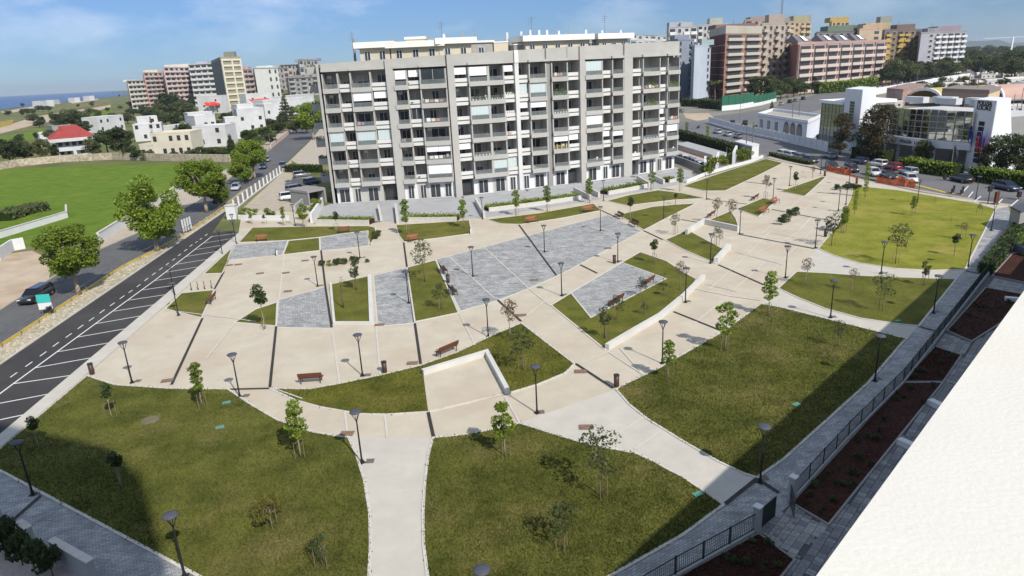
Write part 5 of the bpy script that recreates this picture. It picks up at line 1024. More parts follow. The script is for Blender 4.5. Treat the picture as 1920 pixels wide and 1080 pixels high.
m = MB(); m.ob(W3(P0-n*3+u*1, Hg*.86+.01), W3(u*(W-2)), W3(-n*13), (0, 0, .5)); obj('roof', m, cm((.5, .5, .5)), ps, True)
for i in range(6):
    m = MB(); p = P0+u*W*(i+.4)/6+bow((i+.4)/6); m.ob(W3(p), W3(u*.5), W3(-n*.5), (0, 0, Hg*.334)); obj('column', m, m_pol, ps, True)
P2 = Vector(g(1534, 274)[:2]); P3 = Vector(g(1574, 283)[:2]); uu = (P3-P2).normalized(); nn = Vector((uu.y, -uu.x)); hh = hgt((1554, 278), 194)
m = MB(); m.ob(W3(P2), W3(P3-P2), W3(-nn*12), (0, 0, hh)); wg = obj('glass_wing', m, m_refl, ps, True); m = MB()
for i in range(7): m.ob(W3(P2+(P3-P2)*i/6.2+nn*.01), W3(uu*.14), W3(nn*.1), (0, 0, hh))
for i in range(7): m.ob(W3(P2+nn*.005, hh*i/6.5), W3(P3-P2), W3(nn*.09), (0, 0, .14))
obj('mullion_grid', m, m_mull, wg)['kind'] = 'stuff'
m = MB(); m.ob(W3(P2-uu*.5+nn*.6, hh+.01), W3((P3-P2)+uu*.5), W3(-nn*13), (0, 0, .7)); obj('wing_roof', m, m_awn, ps, True)
# roof ducts
for i in range(5):
    m = MB(); p = P0+u*W*(.1+i*.16)-n*(5+i%2*3); m.ob(W3(p, Hg+.52), W3(u*5.5), W3(-n*1.4), (0, 0, 1.2)); obj('roof_duct', m, cm((.55, .56, .57)), ps, True)
# annex
A, B, C = (1420, 246), (1511, 266), (1536, 252)
an = block('annex', 'low white annex with flat roof and three small windows beside the police station', A, B, C, 232, 1, 6, 0, (.60, .62, .68), (.60, .62, .68), 'www...', '.', None, 'annex', topcol=(.36, .34, .29), roofh=.15, bulk=0, ww=.35)
PA, PB, PC = [Vector(g(*q)[:2]) for q in (A, B, C)]; D = PA+PC-PB; H_ = hgt(B, 232)
m = MB(); ring(m, [PA, PB, PC, D], .5, H_+.152, H_+.9); obj('roof_parapet', m, m_pol, an, True)
uu = (PB-PA).normalized(); nn = Vector((uu.y, -uu.x)); W = (PB-PA).length
for i in range(3):
    p = PA+uu*W*(.62+i*.125)+nn*.02; m = MB(); pts = [(0, 0)]; r_ = W*.05
    prof = [p+uu*r_*math.cos(a)*1.0 for a in ()]; vs_ = [W3(p-uu*r_, 1.2), W3(p+uu*r_, 1.2)]+[W3(p+uu*r_*math.cos(a), 2.6+r_*math.sin(a)*1.1) for a in [k*math.pi/8 for k in range(9)]]
    m.add([v+W3(nn*.08) for v in vs_], [tuple(range(len(vs_)))]); obj('arched_window', m, m_win, an, True)
# market and roofs behind
block('market_house', 'pinkish brown house with two pale shutters behind the police station', (1757, 240), (1842, 250), (1864, 238), 176, 1, 3, 0, (.36, .24, .19), (.58, .44, .30), '.w.w', '.', (.5, .45, .42), 'house', topcol=(.25, .2, .17), bulk=0, ww=.3)
def vault(label, a, b, top, dep, col, n_=1):
    A, B = Vector(g(*a)[:2]), Vector(g(*b)[:2]); u = (B-A).normalized(); n = Vector((u.y, -u.x)); W = (B-A).length; H = hgt(a, top)
    t = thing('market_canopy', label, 'canopy', (A.x, A.y, 0)); m = MB(); K = 10
    for i in range(K):
        a0, a1 = math.pi*i/K, math.pi*(i+1)/K
        q = [(W/2-W/2*math.cos(x), H*.35+H*.65*math.sin(x)) for x in (a0, a1)]
        m.add([W3(A+u*q[0][0], q[0][1]), W3(A+u*q[1][0], q[1][1]), W3(A+u*q[1][0]-n*dep, q[1][1]), W3(A+u*q[0][0]-n*dep, q[0][1])], [(0, 1, 2, 3)])
        m.add([W3(A+u*q[0][0], 1), W3(A+u*q[1][0], 1), W3(A+u*q[1][0]-n*.1, q[1][1]-.8), W3(A+u*q[0][0]-n*.1, q[0][1]-.8)], [(0, 1, 2, 3)]) if False else None
    obj('vault', m, cm(col), t, True); m = MB()
    for i in range(K):
        a0, a1 = math.pi*i/K, math.pi*(i+1)/K; q = [(W/2-W/2*math.cos(x), H*.35+H*.65*math.sin(x)) for x in (a0, a1)]
        m.ob(W3(A+u*q[0][0]+n*.2, q[0][1]-.9), W3(u*(q[1][0]-q[0][0]), q[1][1]-q[0][1]), W3(-n*.5), (0, 0, 1.1))
    obj('rim', m, m_awn, t, True)
    for x in (0, W-.4): m = MB(); m.ob(W3(A+u*x), W3(u*.4), W3(-n*.4), (0, 0, H*.4)); obj('post', m, m_awn, t, True)
vault('yellow vaulted market roof behind the police station', (1700, 196), (1765, 201), 164, 30, (.52, .40, .14))
for i, (a, b, tp) in enumerate([((1825, 196), (1880, 201), 158), ((1878, 190), (1935, 196), 152), ((1895, 178), (1950, 183), 149)]):
    vault(['left', 'middle', 'right'][i]+' pink arched market canopy at the right edge', a, b, tp, 40, (.50, .33, .27))
block('market_hall', 'long low dark roofed market hall behind the yellow vault', (1660, 196), (1690, 200), (1730, 186), 172, 1, 0, 0, (.36, .25, .21), (.38, .26, .22), '.', '.', None, 'market hall', topcol=(.30, .21, .18), bulk=0)
for i, (x, y, w_, t_, c_) in enumerate([(1772, 166, 34, 158, (.50, .46, .42)), (1812, 163, 30, 155, (.56, .50, .44)), (1850, 160, 34, 152, (.46, .44, .42)), (1888, 158, 36, 149, (.58, .54, .50)), (1780, 186, 30, 177, (.54, .50, .45)), (1870, 214, 50, 201, (.46, .44, .42)), (1895, 232, 50, 217, (.40, .37, .34)), (1890, 250, 60, 236, (.55, .54, .52)), (1800, 150, 26, 144, (.52, .46, .40)), (1840, 147, 26, 141, (.55, .52, .49)), (1880, 146, 30, 139, (.50, .45, .40)), (1652, 203, 40, 193, (.50, .48, .46))]):
    block('market_building', 'low pale market building, %s of those behind the police station' % ['first', 'second', 'third', 'fourth', 'fifth', 'sixth', 'seventh', 'eighth', 'ninth', 'tenth', 'eleventh', 'last'][i], (x-w_*.15, y-3), (x, y), (x+w_, y-w_*.05), t_, 1, 0, 3, c_, c_, '.', 'w', None, 'market building', topcol=tuple(min(.7, q*1.25) for q in c_), roofh=.4, bulk=0, ww=.3, wh=.35, group='low market buildings')
longwall('z 1640,178 1700,167 1780,152 1880,138', 3.5, .5, m_wallw, 'avenue_wall', 'long white wall lining the avenue behind the market')
# white street fence, green fence, hedges
def panel_fence(tx, h, name, label, mat, npan, base=.5, post=None, gap=.12):
    P = GP(tx); t = thing(name, label, 'fence', tuple(P[0])); L_ = [(b-a).length for a, b in zip(P, P[1:])]; tot = sum(L_)
    def at(s):
        for i, l in enumerate(L_):
            if s <= l or i == len(L_)-1: return P[i]+(P[i+1]-P[i])*(s/l)
            s -= l
    b = MB(); ring(b, P, .3, 0, base, closed=False); obj('plinth', b, m_wallw, t, True)
    for i in range(npan):
        a, c = at(tot*(i+gap/2)/npan), at(tot*(i+1-gap/2)/npan); d = (c-a).normalized(); nn = Vector((-d.y, d.x, 0))
        m = MB(); m.ob(a+Vector((0, 0, base+.05)), c-a, nn*.06, (0, 0, h-base-.1)); obj('fence_panel', m, mat, t, True)
        p = at(tot*i/npan); m = MB(); m.ob(p-d*.12-nn*.12, d*.24, nn*.24, (0, 0, h)); obj('fence_post', m, post or mat, t, True)
panel_fence('m 500,345 800,435 1200,520 1600,610 1760,650', 2.4, 'street_fence', 'long white panel fence along the street before the annex', m_wallw, 30)
panel_fence('z 1353,208 1385,205 1412,200', 6.5, 'mesh_fence', 'green screen fence on a white wall in front of the brick block', cm((.03, .13, .08)), 7, 2.2, gap=.02)
panel_fence('z 1412,200 1428,197 1455,190', 5, 'mesh_fence', 'far end of the green screen fence beside the avenue', cm((.03, .12, .075)), 6, 1.5, gap=.02)
def hedge(tx, h, w, label, lm=None, dens=60, size=.4, name='hedge', cat='hedge', z=0, closed=False):
    P = GP(tx); t = thing(name, label, cat, tuple(P[0])); m = MB(); ring(m, P, w*.8, z, z+h*.9, closed=False); obj('hedge_core', m, M_hc, t, True)
    r = random.Random(len(label)); b = MB()
    for a, c in zip(P, P[1:]):
        L_ = (c-a).length; d = (c-a)/L_; nn = Vector((-d.y, d.x, 0))
        for _ in range(int(L_*dens)):
            s = r.uniform(0, L_); f = r.random()
            if f < .4: q = a+d*s+nn*r.uniform(-.5, .5)*w+Vector((0, 0, z+h*r.uniform(.88, 1.05)))
            else: q = a+d*s+nn*(r.choice((-.5, .5))*w*r.uniform(.8, 1.1))+Vector((0, 0, z+h*r.uniform(.02, 1)))
            leaf(b, r, q, size)
    obj('foliage', b, lm or m_leafd, t, True); return t
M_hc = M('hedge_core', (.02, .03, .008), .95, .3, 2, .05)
hedge('m 130,500 300,540 480,600 640,640 760,690', 2.6, 1.6, 'tall dark hedge between the car park and the street', None, 40, .6)
hedge('z 1697,315 1745,325 1796,332', 2.2, 3, 'clipped green hedge below the lettered band of the police station', m_leaf, 90, .4)
hedge('z 1826,337 1870,344 1960,358', 2.3, 3, 'clipped green hedge at the right edge below the tall trees', m_leaf, 90, .4)
hedge('z 1604,296 1630,300 1666,306', 2.6, 3, 'dark hedge at the foot of the bronze tree by the police station', None, 90, .4)
hedge('i 270,70 480,125 640,160 730,175', .8, 1.1, 'low spotted hedge between the long lawn and the parked cars', m_leafo, 60, .3)
hedge('m 230,165 420,170', 3.5, 3, 'dark hedge in front of the blue-grey block', None, 40, .8); hedge('m 420,180 640,200', 4, 3, 'dark hedge ending at the green screen fence', None, 40, .8)
hedge('z 1530,176 1580,172 1640,163', 6, 4, 'long light green hedge at the foot of the pink block', m_leaf, 25, 1.2)
# car park structures
t = thing('carport', 'long grey flat roofed carport beside the block car park', 'carport', tuple(g(*T('m', 540, 740))))
A, B = [Vector(g(*T('m', *q))[:2]) for q in ((540, 738), (690, 712))]; C = Vector(g(*T('m', 110, 600))[:2]); H_ = hgt(T('m', 540, 738), T('m', 540, 680)[1]); v = (C-A)*.92
m = MB(); m.ob(W3(A, H_-.5), W3(B-A), W3(v), (0, 0, .5)); obj('roof', m, m_court, t, True)
m = MB(); m.ob(W3(A, 0), W3((B-A)*.12), W3(v*.03), (0, 0, H_-.502)); m.ob(W3(A+(B-A)*.86, 0), W3((B-A)*.12), W3(v*.03), (0, 0, H_-.502)); obj('portal', m, m_wallw, t, True)
m = MB(); m.ob(W3(A+(B-A)*.05+v*.06, 0), W3((B-A)*.9), W3(v*.93), (0, 0, H_*.55)); obj('back_wall', m, m_cream, t, True)
longwall('m 110,745 250,790 445,868', 1.4, .3, m_facd, 'retaining_wall', 'dark retaining wall below the row of parked cars')
longwall('m 462,880 462,800', 2.2, .5, m_wallw, 'gate_pillar', 'white pillar at the corner of the car park'); longwall('m 585,835 600,760', 2.4, .5, m_wallw, 'gate_pillar', 'white pillar before the carport'); longwall('m 760,780 790,700', 2.6, .5, m_wallw, 'gate_pillar', 'white gate posts between the car park shrubs')
longwall('h 1000,380 1220,290 1480,215 1720,150 1860,95', .6, .3, m_wallw, 'low_wall', 'low white wall above the long lawn')
t = block('gatehouse', 'small grey and white gatehouse beside the street hedge', (1376, 288), (1409, 298), (1422, 294), 276, 1, 0, 0, (.19, .19, .2), (.66, .66, .66), '.', '.', None, 'gatehouse', bulk=0, roofh=.3)
for tx, h, lb in [('m 520,880', 3.0, 'bright shrub-like tree at the white corner pillar'), ('m 650,790', 1.8, 'lime shrub left of the white gate posts'), ('m 710,770', 2.0, 'lime shrub just before the white gate posts'), ('m 830,750', 2.2, 'lime shrub right of the white gate posts'), ('m 900,735', 2.4, 'tall lime shrub left of the gatehouse')]:
    tree('bushl', g(*TL(tx)[0]), h*1.2, lb, 'lime shrubs along the car park', 'shrub', 'shrub')
# orange netting along the street
m_net = M('orange_netting', (.62, .10, .03), .7, .2, 4, .2, c2=(.70, .16, .05)); m_net.node_tree.nodes['Principled BSDF'].inputs['Alpha'].default_value = .6
def netting(tx, label, h0, h1):
    P = GP(tx); t = thing('safety_netting', label, 'safety netting', tuple(P[0])); r = random.Random(4)
    for i, (a, c) in enumerate(zip(P, P[1:])):
        n_ = 5; m = MB(); d = (c-a).normalized(); nn = Vector((-d.y, d.x, 0)); hs = [r.uniform(h0, h1) for _ in range(n_+1)]; of = [r.uniform(-.3, .3) for _ in range(n_+1)]; of[0] = of[-1] = 0
        for k in range(n_):
            p, q = a+(c-a)*k/n_+nn*of[k], a+(c-a)*(k+1)/n_+nn*of[k+1]
            m.add([p, q, q+Vector((0, 0, hs[k+1]))+nn*.15, p+Vector((0, 0, hs[k]))+nn*.15, p+nn*.03, q+nn*.03, q+Vector((0, 0, hs[k+1]))+nn*.18, p+Vector((0, 0, hs[k]))+nn*.18], [(0, 1, 2, 3), (7, 6, 5, 4), (3, 2, 6, 7)])
        obj('net', m, m_net, t, True); m = MB(); m.tube([a, a+Vector((0, 0, h1+.1))], .03, 5); obj('post', m, m_railm, t, True)
netting('i 890,240 1000,265 1090,285 1170,300', 'left length of sagging orange safety netting along the street', .9, 1.5)
netting('i 1450,375 1600,400 1760,420 1890,440', 'right length of sagging orange safety netting along the street', .9, 1.8)
netting('i 1170,305 1250,325', 'short low piece of orange netting between the two longer lengths', .3, .6)
# ================================================================== cars
m_tyre = M('tyre', (.015, .015, .015), .8, .1, 5); m_rim = M('rim', (.30, .30, .31), .35, .1, 5, .5, metal=.7); m_cglass = glass_mat('car_glass', (.012, .014, .017), .05); m_head = M('headlight', (.7, .7, .7), .2, .05, 5, .6); m_tail = M('tail_light', (.35, .01, .01), .3, .1, 5, .5)
def paint(n, c): m = M('car_paint_'+n, c, .28, .03, .5, .6); m.node_tree.nodes['Principled BSDF'].inputs['Coat Weight'].default_value = .6; return m
PAINT = {'black': paint('black', (.010, .011, .013)), 'white': paint('white', (.70, .70, .70)), 'silver': paint('silver', (.38, .40, .43)), 'grey': paint('grey', (.15, .16, .17)), 'red': paint('red', (.30, .012, .018)), 'blue': paint('blue', (.02, .03, .075)), 'teal': paint('teal', (.10, .15, .16))}
def loft(b, secs, mi=0):
    n = len(secs[0]); o = len(b.v); b.v += [tuple(p) for s in secs for p in s]
    for i in range(len(secs)-1):
        for k in range(n): b.f.append([o+i*n+k, o+i*n+(k+1) % n, o+(i+1)*n+(k+1) % n, o+(i+1)*n+k]); b.m.append(mi)
    b.f.append([o+k for k in range(n)][::-1]); b.m.append(mi); b.f.append([o+(len(secs)-1)*n+k for k in range(n)]); b.m.append(mi)
CARM = {}
def car_meshes(ty, col):
    if (ty, col) in CARM: return CARM[(ty, col)]
    L_, W, hb, ht = {'hatch': (4.0, 1.72, .92, 1.46), 'suv': (4.5, 1.84, 1.02, 1.64), 'estate': (4.6, 1.78, .92, 1.45), 'sedan': (4.55, 1.78, .90, 1.42)}[ty]; l, w = L_/2, W/2
    b = MB(); S = lambda x, ww, z0, z1, z2: [(x, -ww*.96, z0), (x, -ww, z1), (x, -ww*.9, z2), (x, ww*.9, z2), (x, ww, z1), (x, ww*.96, z0)]
    loft(b, [S(-l, w*.8, .38, .62, hb-.18), S(-l+.12, w*.94, .24, .62, hb-.02), S(-l+.7, w, .2, .6, hb), S(0, w, .2, .6, hb), S(l*.42, w, .2, .6, hb-.02), S(l-.5, w*.96, .2, .58, hb-.16), S(l-.1, w*.86, .26, .55, hb-.26), S(l, w*.7, .36, .52, hb-.36)])
    body = b.mesh('body', PAINT[col], True)
    xr0, xr1 = {'hatch': (-l+.15, .35), 'suv': (-l+.15, .5), 'estate': (-l+.12, .45), 'sedan': (-l+.75, .3)}[ty]; xb0, xb1 = (-l+.06 if ty != 'sedan' else -l+.35), l*.5
    g1 = MB(); C_ = lambda x, ww, z: [(x, -ww, z), (x, ww, z)]
    bt = [(xb0, -w*.88), (xb1, -w*.86), (xb1, w*.86), (xb0, w*.88)]; tp = [(xr0+.12, -w*.68), (xr1-.1, -w*.66), (xr1-.1, w*.66), (xr0+.12, w*.68)]
    g1.add([(x, y, hb-.06) for x, y in bt]+[(x, y, ht-.05) for x, y in tp], [(0, 1, 5, 4), (1, 2, 6, 5), (2, 3, 7, 6), (3, 0, 4, 7)]); glass = g1.mesh('windows', m_cglass)
    r = MB(); rt = [(xr0, -w*.70), (xr1, -w*.68), (xr1, w*.68), (xr0, w*.70)]; r.add([(x, y, ht-.055) for x, y in rt]+[(x*.94+.0, y*.9, ht) for x, y in rt], [(0, 1, 5, 4), (1, 2, 6, 5), (2, 3, 7, 6), (3, 0, 4, 7), (4, 5, 6, 7), (3, 2, 1, 0)])
    for sx in (-1, 1):
        for (x0, x1) in ((xb0, xr0+.1), (xb1, xr1-.08), (0, -.05)):
            r.tube([(x0, sx*w*.885, hb-.07), (x1, sx*w*.69, ht-.04)], .035, 4)
    roof = r.mesh('roof', PAINT[col], False)
    CARM[(ty, col)] = (body, glass, roof, l, w, hb); return CARM[(ty, col)]
wm = MB(); wm.lathe([(.22, -.1), (.31, -.1), (.325, -.05), (.325, .05), (.31, .1), (.22, .1)], 16); tyre_me = wm.mesh('tyre', m_tyre, False); rm = MB(); rm.lathe([(.21, -.09), (.21, .105), (.05, .115)], 12); rim_me = rm.mesh('rim', m_rim)
hl = MB(); hl.box(0, 0, 0, .12, .34, .13); head_me = hl.mesh('headlight', m_head); tail_me = hl.mesh('tail_light', m_tail)
def car(p, q, ty, col, label, group='cars along the streets', z=.03):
    """p -> q: centre and a pixel straight ahead of the bonnet"""
    P = g(*p); t = thing('parked_car', label, 'car', (P.x, P.y, z), heading(p, q), group); body, glass, roof, l, w, hb = car_meshes(ty, col)
    put('body', body, t); put('windows', glass, t); put('roof', roof, t)
    for x in (-l+.78, l-.8):
        for s in (-1, 1):
            y = put('wheel', tyre_me, t, (x, s*(w-.12), .325)); y.rotation_euler = (R_(-90*s), 0, 0); put('rim', rim_me, y)
    for s in (-1, 1): put('headlight', head_me, t, (l-.12, s*w*.62, hb-.36)); put('tail_light', tail_me, t, (-l+.06, s*w*.66, hb-.28))
    return t
for p, q, ty, col, lb in [((1345, 250), (1325, 244), 'hatch', 'silver', 'silver car parked along the white street fence, leftmost'), ((1364, 255), (1344, 249), 'hatch', 'silver', 'silver car parked along the white street fence, middle'), ((1383, 259), (1363, 253), 'hatch', 'grey', 'dark car parked along the white street fence, right of two silver ones'),
    ((1373, 234), (1378, 225), 'suv', 'black', 'black car on the forecourt left of the annex, left one'), ((1397, 234), (1402, 225), 'suv', 'black', 'black car on the forecourt left of the annex, right one'), ((1274, 211), (1250, 211), 'hatch', 'grey', 'dark car beside the right end of the long grey block'),
    ((1465, 197), (1475, 194), 'hatch', 'silver', 'pale car on the avenue side, nearest to us'), ((1481, 193), (1491, 190), 'suv', 'black', 'dark car parked second on the avenue side'), ((1491, 190.5), (1501, 187), 'hatch', 'grey', 'grey car parked third on the avenue side'), ((1506, 187), (1516, 184), 'suv', 'black', 'dark car parked farthest on the avenue side'),
    ((1357, 198), (1367, 194), 'hatch', 'white', 'white car behind the green screen fence, left one'), ((1372, 195), (1382, 191), 'hatch', 'white', 'white car behind the green screen fence, right one'),
    ((1555, 297), (1530, 291), 'sedan', 'grey', 'grey saloon driving along the street in front of the hedge'), ((1612, 307), (1590, 303), 'hatch', 'blue', 'dark blue car parked left of the white one on the street'), ((1645, 312), (1620, 308), 'hatch', 'white', 'white hatchback parked before the entrance steps'), ((1673, 318), (1650, 313), 'hatch', 'red', 'red hatchback on the street before the clipped hedge'), ((1702, 327), (1680, 322), 'hatch', 'silver', 'silver hatchback behind the orange netting on the street side'),
    ((1560, 317), (1572, 323), 'estate', 'black', 'black estate car at the left end of the orange netting'), ((1596, 322), (1608, 328), 'suv', 'black', 'black car inside the left orange netting'), ((1638, 329), (1650, 334), 'hatch', 'white', 'white car between the two lengths of orange netting'), ((1667, 335), (1680, 341), 'sedan', 'black', 'dark saloon behind the right orange netting'), ((1706, 341), (1720, 347), 'hatch', 'white', 'white car at the right end of the orange netting'),
    ((1802, 341), (1780, 336), 'sedan', 'black', 'black saloon driving along the street below the right tower'), ((1886, 356), (1910, 361), 'sedan', 'blue', 'dark blue saloon near the right edge of the street'), ((1470, 293), (1490, 297), 'hatch', 'white', 'white car behind the spotted low hedge, left one'), ((1485, 296), (1505, 300), 'hatch', 'white', 'white car behind the spotted low hedge, second'), ((1501, 300), (1520, 304), 'hatch', 'grey', 'grey car behind the spotted low hedge, third'), ((1519, 305), (1539, 309), 'hatch', 'black', 'black car behind the spotted low hedge, rightmost')]:
    car(p, q, ty, col, lb)
for i, (x, y, col) in enumerate([(1265, 295, 'white'), (1274, 299, 'silver'), (1283, 302, 'white'), (1291, 305, 'teal'), (1299, 308, 'grey'), (1306, 311, 'silver'), (1313, 315, 'white')]):
    car((x, y), (x-8, y-7), 'hatch', col, '%s car in the block car park, %s in the row from the building' % ({'teal': 'dark teal'}.get(col, col), ['first', 'second', 'third', 'fourth', 'fifth', 'sixth', 'last'][i]), 'cars in the block car park')
for i, x in enumerate((1640, 1648, 1657, 1668, 1676, 1690)):
    y = 167-(x-1640)*.19; car((x, y), (x+8, y-1.5), 'hatch', ['white', 'silver', 'red', 'black', 'grey', 'white'][i], '%s far car in the line on the avenue, %s from the left' % (['white', 'silver', 'red', 'black', 'grey', 'white'][i], ['first', 'second', 'third', 'fourth', 'fifth', 'sixth'][i]))
for p, q, ty, col, lb in [((70, 562), (42, 577), 'estate', 'black', 'shiny black estate car on the left road by the turquoise sign'), ((547, 374), (570, 371), 'suv', 'white', 'white off-road car in the entrance court'), ((557, 358), (580, 354), 'estate', 'grey', 'dark grey car just behind the white one in the entrance court'), ((586, 345), (605, 341), 'hatch', 'blue', 'dark blue car beside the garage ramp roof'), ((566, 332), (585, 330), 'hatch', 'grey', 'grey car at the far side of the entrance court'),
    ((501, 303), (495, 310), 'hatch', 'grey', 'grey car parked farthest up the left road'), ((494, 316), (487, 323), 'sedan', 'blue', 'blue saloon parked on the left road under trees'), ((530, 314), (524, 320), 'hatch', 'blue', 'dark blue car turning by the court hedge'), ((443, 356), (436, 363), 'hatch', 'silver', 'silver car half hidden behind the second roadside tree'), ((411, 378), (404, 385), 'suv', 'black', 'black car in the shade of the second roadside tree'), ((467, 337), (460, 344), 'suv', 'grey', 'dark grey car in the tree shade up the left road')]:
    car(p, q, ty, col, lb)
# motor scooters
for p, lb in [((1309, 241), 'dark scooter standing at the corner of the far street'), ((1786, 362), 'scooter standing on the bays right of the netting'), ((1803, 364), 'second scooter on the bays right of the netting')]:
    P = g(*p); t = thing('motor_scooter', lb, 'scooter', (P.x, P.y, .03), .8, 'parked scooters'); m = MB(); loft(m, [[(x, -w_, z0), (x, -w_, z1), (x, w_, z1), (x, w_, z0)] for x, w_, z0, z1 in ((-.75, .12, .45, .7), (-.3, .17, .3, .8), (.1, .15, .25, .4), (.45, .16, .25, .5), (.6, .14, .4, 1.05))]); obj('body', m, m_black, t)
    for x in (-.6, .62): w_ = put('wheel', tyre_me, t, (x, 0, .28)); w_.rotation_euler = (R_(90), 0, 0); w_.scale = (.85, .85, .6)
    m = MB(); m.tube([(.58, -.32, 1.08), (.58, .32, 1.08)], .02, 5); obj('handlebar', m, m_iron, t)
# street objects at the top right corner
P = g(*T('n', 1440, 1000)); hh = hgt(T('n', 1440, 1000), T('n', 1440, 890)[1]); t = thing('info_totem', 'tall reddish brown totem sign standing at the park corner near the street', 'sign', (P.x, P.y, .02), .5); m = MB(); m.box(0, 0, 0, .9, .25, hh); obj('panel', m, cm((.09, .035, .02)), t); m = MB(); m.box(0, 0, 0, 1.0, .5, .06) if False else m.box(0, .3, 0, 1.1, .3, .1); obj('foot', m, m_iron, t)
for tx, top, lb in [('n 1370,1000', 840, 'dark traffic signal box on a pole right of the bright lawn'), ('n 1640,960', 890, 'dark traffic signal box on a pole at the right edge'), ('n 990,790', 740, 'dark bin-like box on a pole in front of the clipped hedge')]:
    p = TL(tx)[0]; P = g(*p); hh = hgt(p, T('n', 0, top)[1]); t = thing('signal_post', lb, 'signal post', (P.x, P.y, .02)); m = MB(); m.tube([(0, 0, 0), (0, 0, hh-.8)], .06, 6); obj('pole', m, m_iron, t); m = MB(); m.box(0, 0, hh-.8, .45, .4, .8); obj('signal_box', m, m_black, t)
for tx, top, lb in [('n 1040,720', 330, 'tall grey street lamp in front of the police station'), ('n 20,520', 200, 'tall grey street lamp by the left police tower'), ('m 825,380', 60, 'tall grey street lamp on the far street corner'), ('m 590,620', 500, 'grey lamp over the car park hedge'), ('m 690,690', 600, 'grey lamp at the carport'), ('m 305,540', 420, 'grey lamp behind the dark hedge, left'), ('k 475,520', 420, 'grey lamp on the roadside verge near the entrance court'), ('k 320,640', 545, 'grey lamp on the verge behind the white pillars'), ('q 975,880', 760, 'street lamp with bright head up the left road')]:
    p = TL(tx)[0]; P = g(*p); hh = hgt(p, TL(tx.split()[0]+' 0,%d' % top)[0][1]); t = thing('road_lamp', lb, 'street lamp', (P.x, P.y, .02), 1.0, 'tall road lamps'); m = MB(); m.tube([(0, 0, 0), (0, 0, hh)], [.09, .06], 6); obj('pole', m, m_railm, t); m = MB(); m.tube([(0, 0, hh-.05), (1.2, 0, hh+.1)], .04, 5); obj('arm', m, m_railm, t); m = MB(); m.box(1.4, 0, hh+.04, .7, .25, .1); obj('lamp_head', m, m_lampc, t)
# ================================================================== left road side and entrance court
sheet('entrance_court', TL('k 235,780 600,450 830,500 860,560 960,700 700,800'), .014, m_side)
panel_fence('z 440,394 470,369 500,346 531,322', 1.9, 'entrance_fence', 'row of white pillars with dark panels along the entrance court', m_facd, 13, .25, m_wallw, .5)
t = thing('entrance_pier', 'broad white pier at the lower end of the pillar fence', 'gate pier', tuple(g(437, 410))); m = MB(); p = g(437, 410); m.box(p.x, p.y, 0, 1.6, 1.2, 2.3); obj('pier', m, m_wallw, t, True); m = MB(); m.box(p.x, p.y, 2.302, 1.8, 1.4, .12); obj('coping', m, m_kerb, t, True)
longwall('k 215,862 400,868 640,868', .8, .25, m_wallw, 'low_wall', 'low white wall between entrance court and park')
for tx, h, lb in [('k 255,845', 1.4, 'lime shrub at the left end of the court wall'), ('k 345,850', 1.3, 'lime shrub second along the court wall'), ('k 480,850', 1.4, 'lime shrub in the middle of the court wall'), ('k 735,860', 1.2, 'lime shrub at the garage ramp wall'), ('k 880,790', 1.9, 'tall lime shrub beside the garage ramp')]:
    tree('bushl', g(*TL(tx)[0]), h*1.25, lb, 'lime shrubs along the entrance court', 'shrub', 'shrub')
# garage ramp
t = thing('garage_ramp', 'grey garage ramp with flat roof at the left end of the block', 'garage ramp', tuple(g(*T('k', 830, 740))))
A, B = Vector(g(*T('k', 830, 742))[:2]), Vector(g(*T('k', 955, 715))[:2]); u = (B-A).normalized(); n = Vector((u.y, -u.x)); H_ = 2.3
m = MB(); m.ob(W3(A-u*.6, H_), W3(B-A+u*1.0), W3(-n*6), (0, 0, .4)); obj('roof', m, m_facd, t, True)
m = MB(); m.ob(W3(A-u*.5), W3(u*.3), W3(-n*5.5), (0, 0, H_-.002)); m.ob(W3(B-u*.3), W3(u*.5), W3(-n*5.5), (0, 0, H_-.002)); obj('side_wall', m, m_facd, t, True)
m = MB(); m.ob(W3(A-u*.35-n*2), W3(B-A), W3(-n*.2), (0, 0, H_-.002)); obj('opening_shade_panel', m, m_black, t, True)  # black panel painted in for the shade inside the ramp mouth
longwall('k 690,800 800,700 830,640', 1.2, .4, m_court, 'ramp_wall', 'sloping pale wall left of the garage ramp'); longwall('k 830,890 925,745', 1.5, .35, m_wallw, 'ramp_wall', 'white wall right of the garage ramp')
hedge('k 620,460 760,460 910,462', 1.8, 2, 'dark hedge behind the entrance court', None, 50, .4)
# planters in front of the block
def planter(tx, label, hw=.45, hh=.9, lm=None, back=1.9):
    P = GP(tx); t = thing('planter', label, 'planter', tuple(P[0])); d = (P[-1]-P[0]).normalized(); nn = Vector((-d.y, d.x, 0))
    m = MB()
    for a, c in zip(P, P[1:]): m.ob(a, c-a, nn*.28, (0, 0, hw))
    obj('planter_wall', m, m_kerb, t, True); m = MB(); m.ob(P[0]+nn*.29, P[-1]-P[0], nn*back, (0, 0, hw*.85)); obj('soil', m, m_soil, t, True); b = MB(); r = random.Random(len(label))
    L_ = (P[-1]-P[0]).length
    for _ in range(int(L_*back*70)): leaf(b, r, P[0]+nn*.3+d*r.uniform(0, L_)+nn*r.uniform(0, back)+Vector((0, 0, hw*.8+abs(r.gauss(0, .5))*hh*.55)), .26)
    obj('planting', b, lm or m_leaf, t, True)
planter('k 862,905 1085,908 1310,912', 'white planter with clipped green planting below the left end of the block', .8, .8, m_leaf)
planter('b 375,170 510,170 648,168', 'white planter with green hedge right of the first entrance ramp', .75, .8, m_leaf)
planter('b 832,112 1080,82 1350,42', 'longest white planter with green hedge below the middle of the block', .7, .8, m_leaf)
planter('h 128,515 350,475 565,430', 'white planter with green plants below the right part of the block', .7, .9, m_leaf)
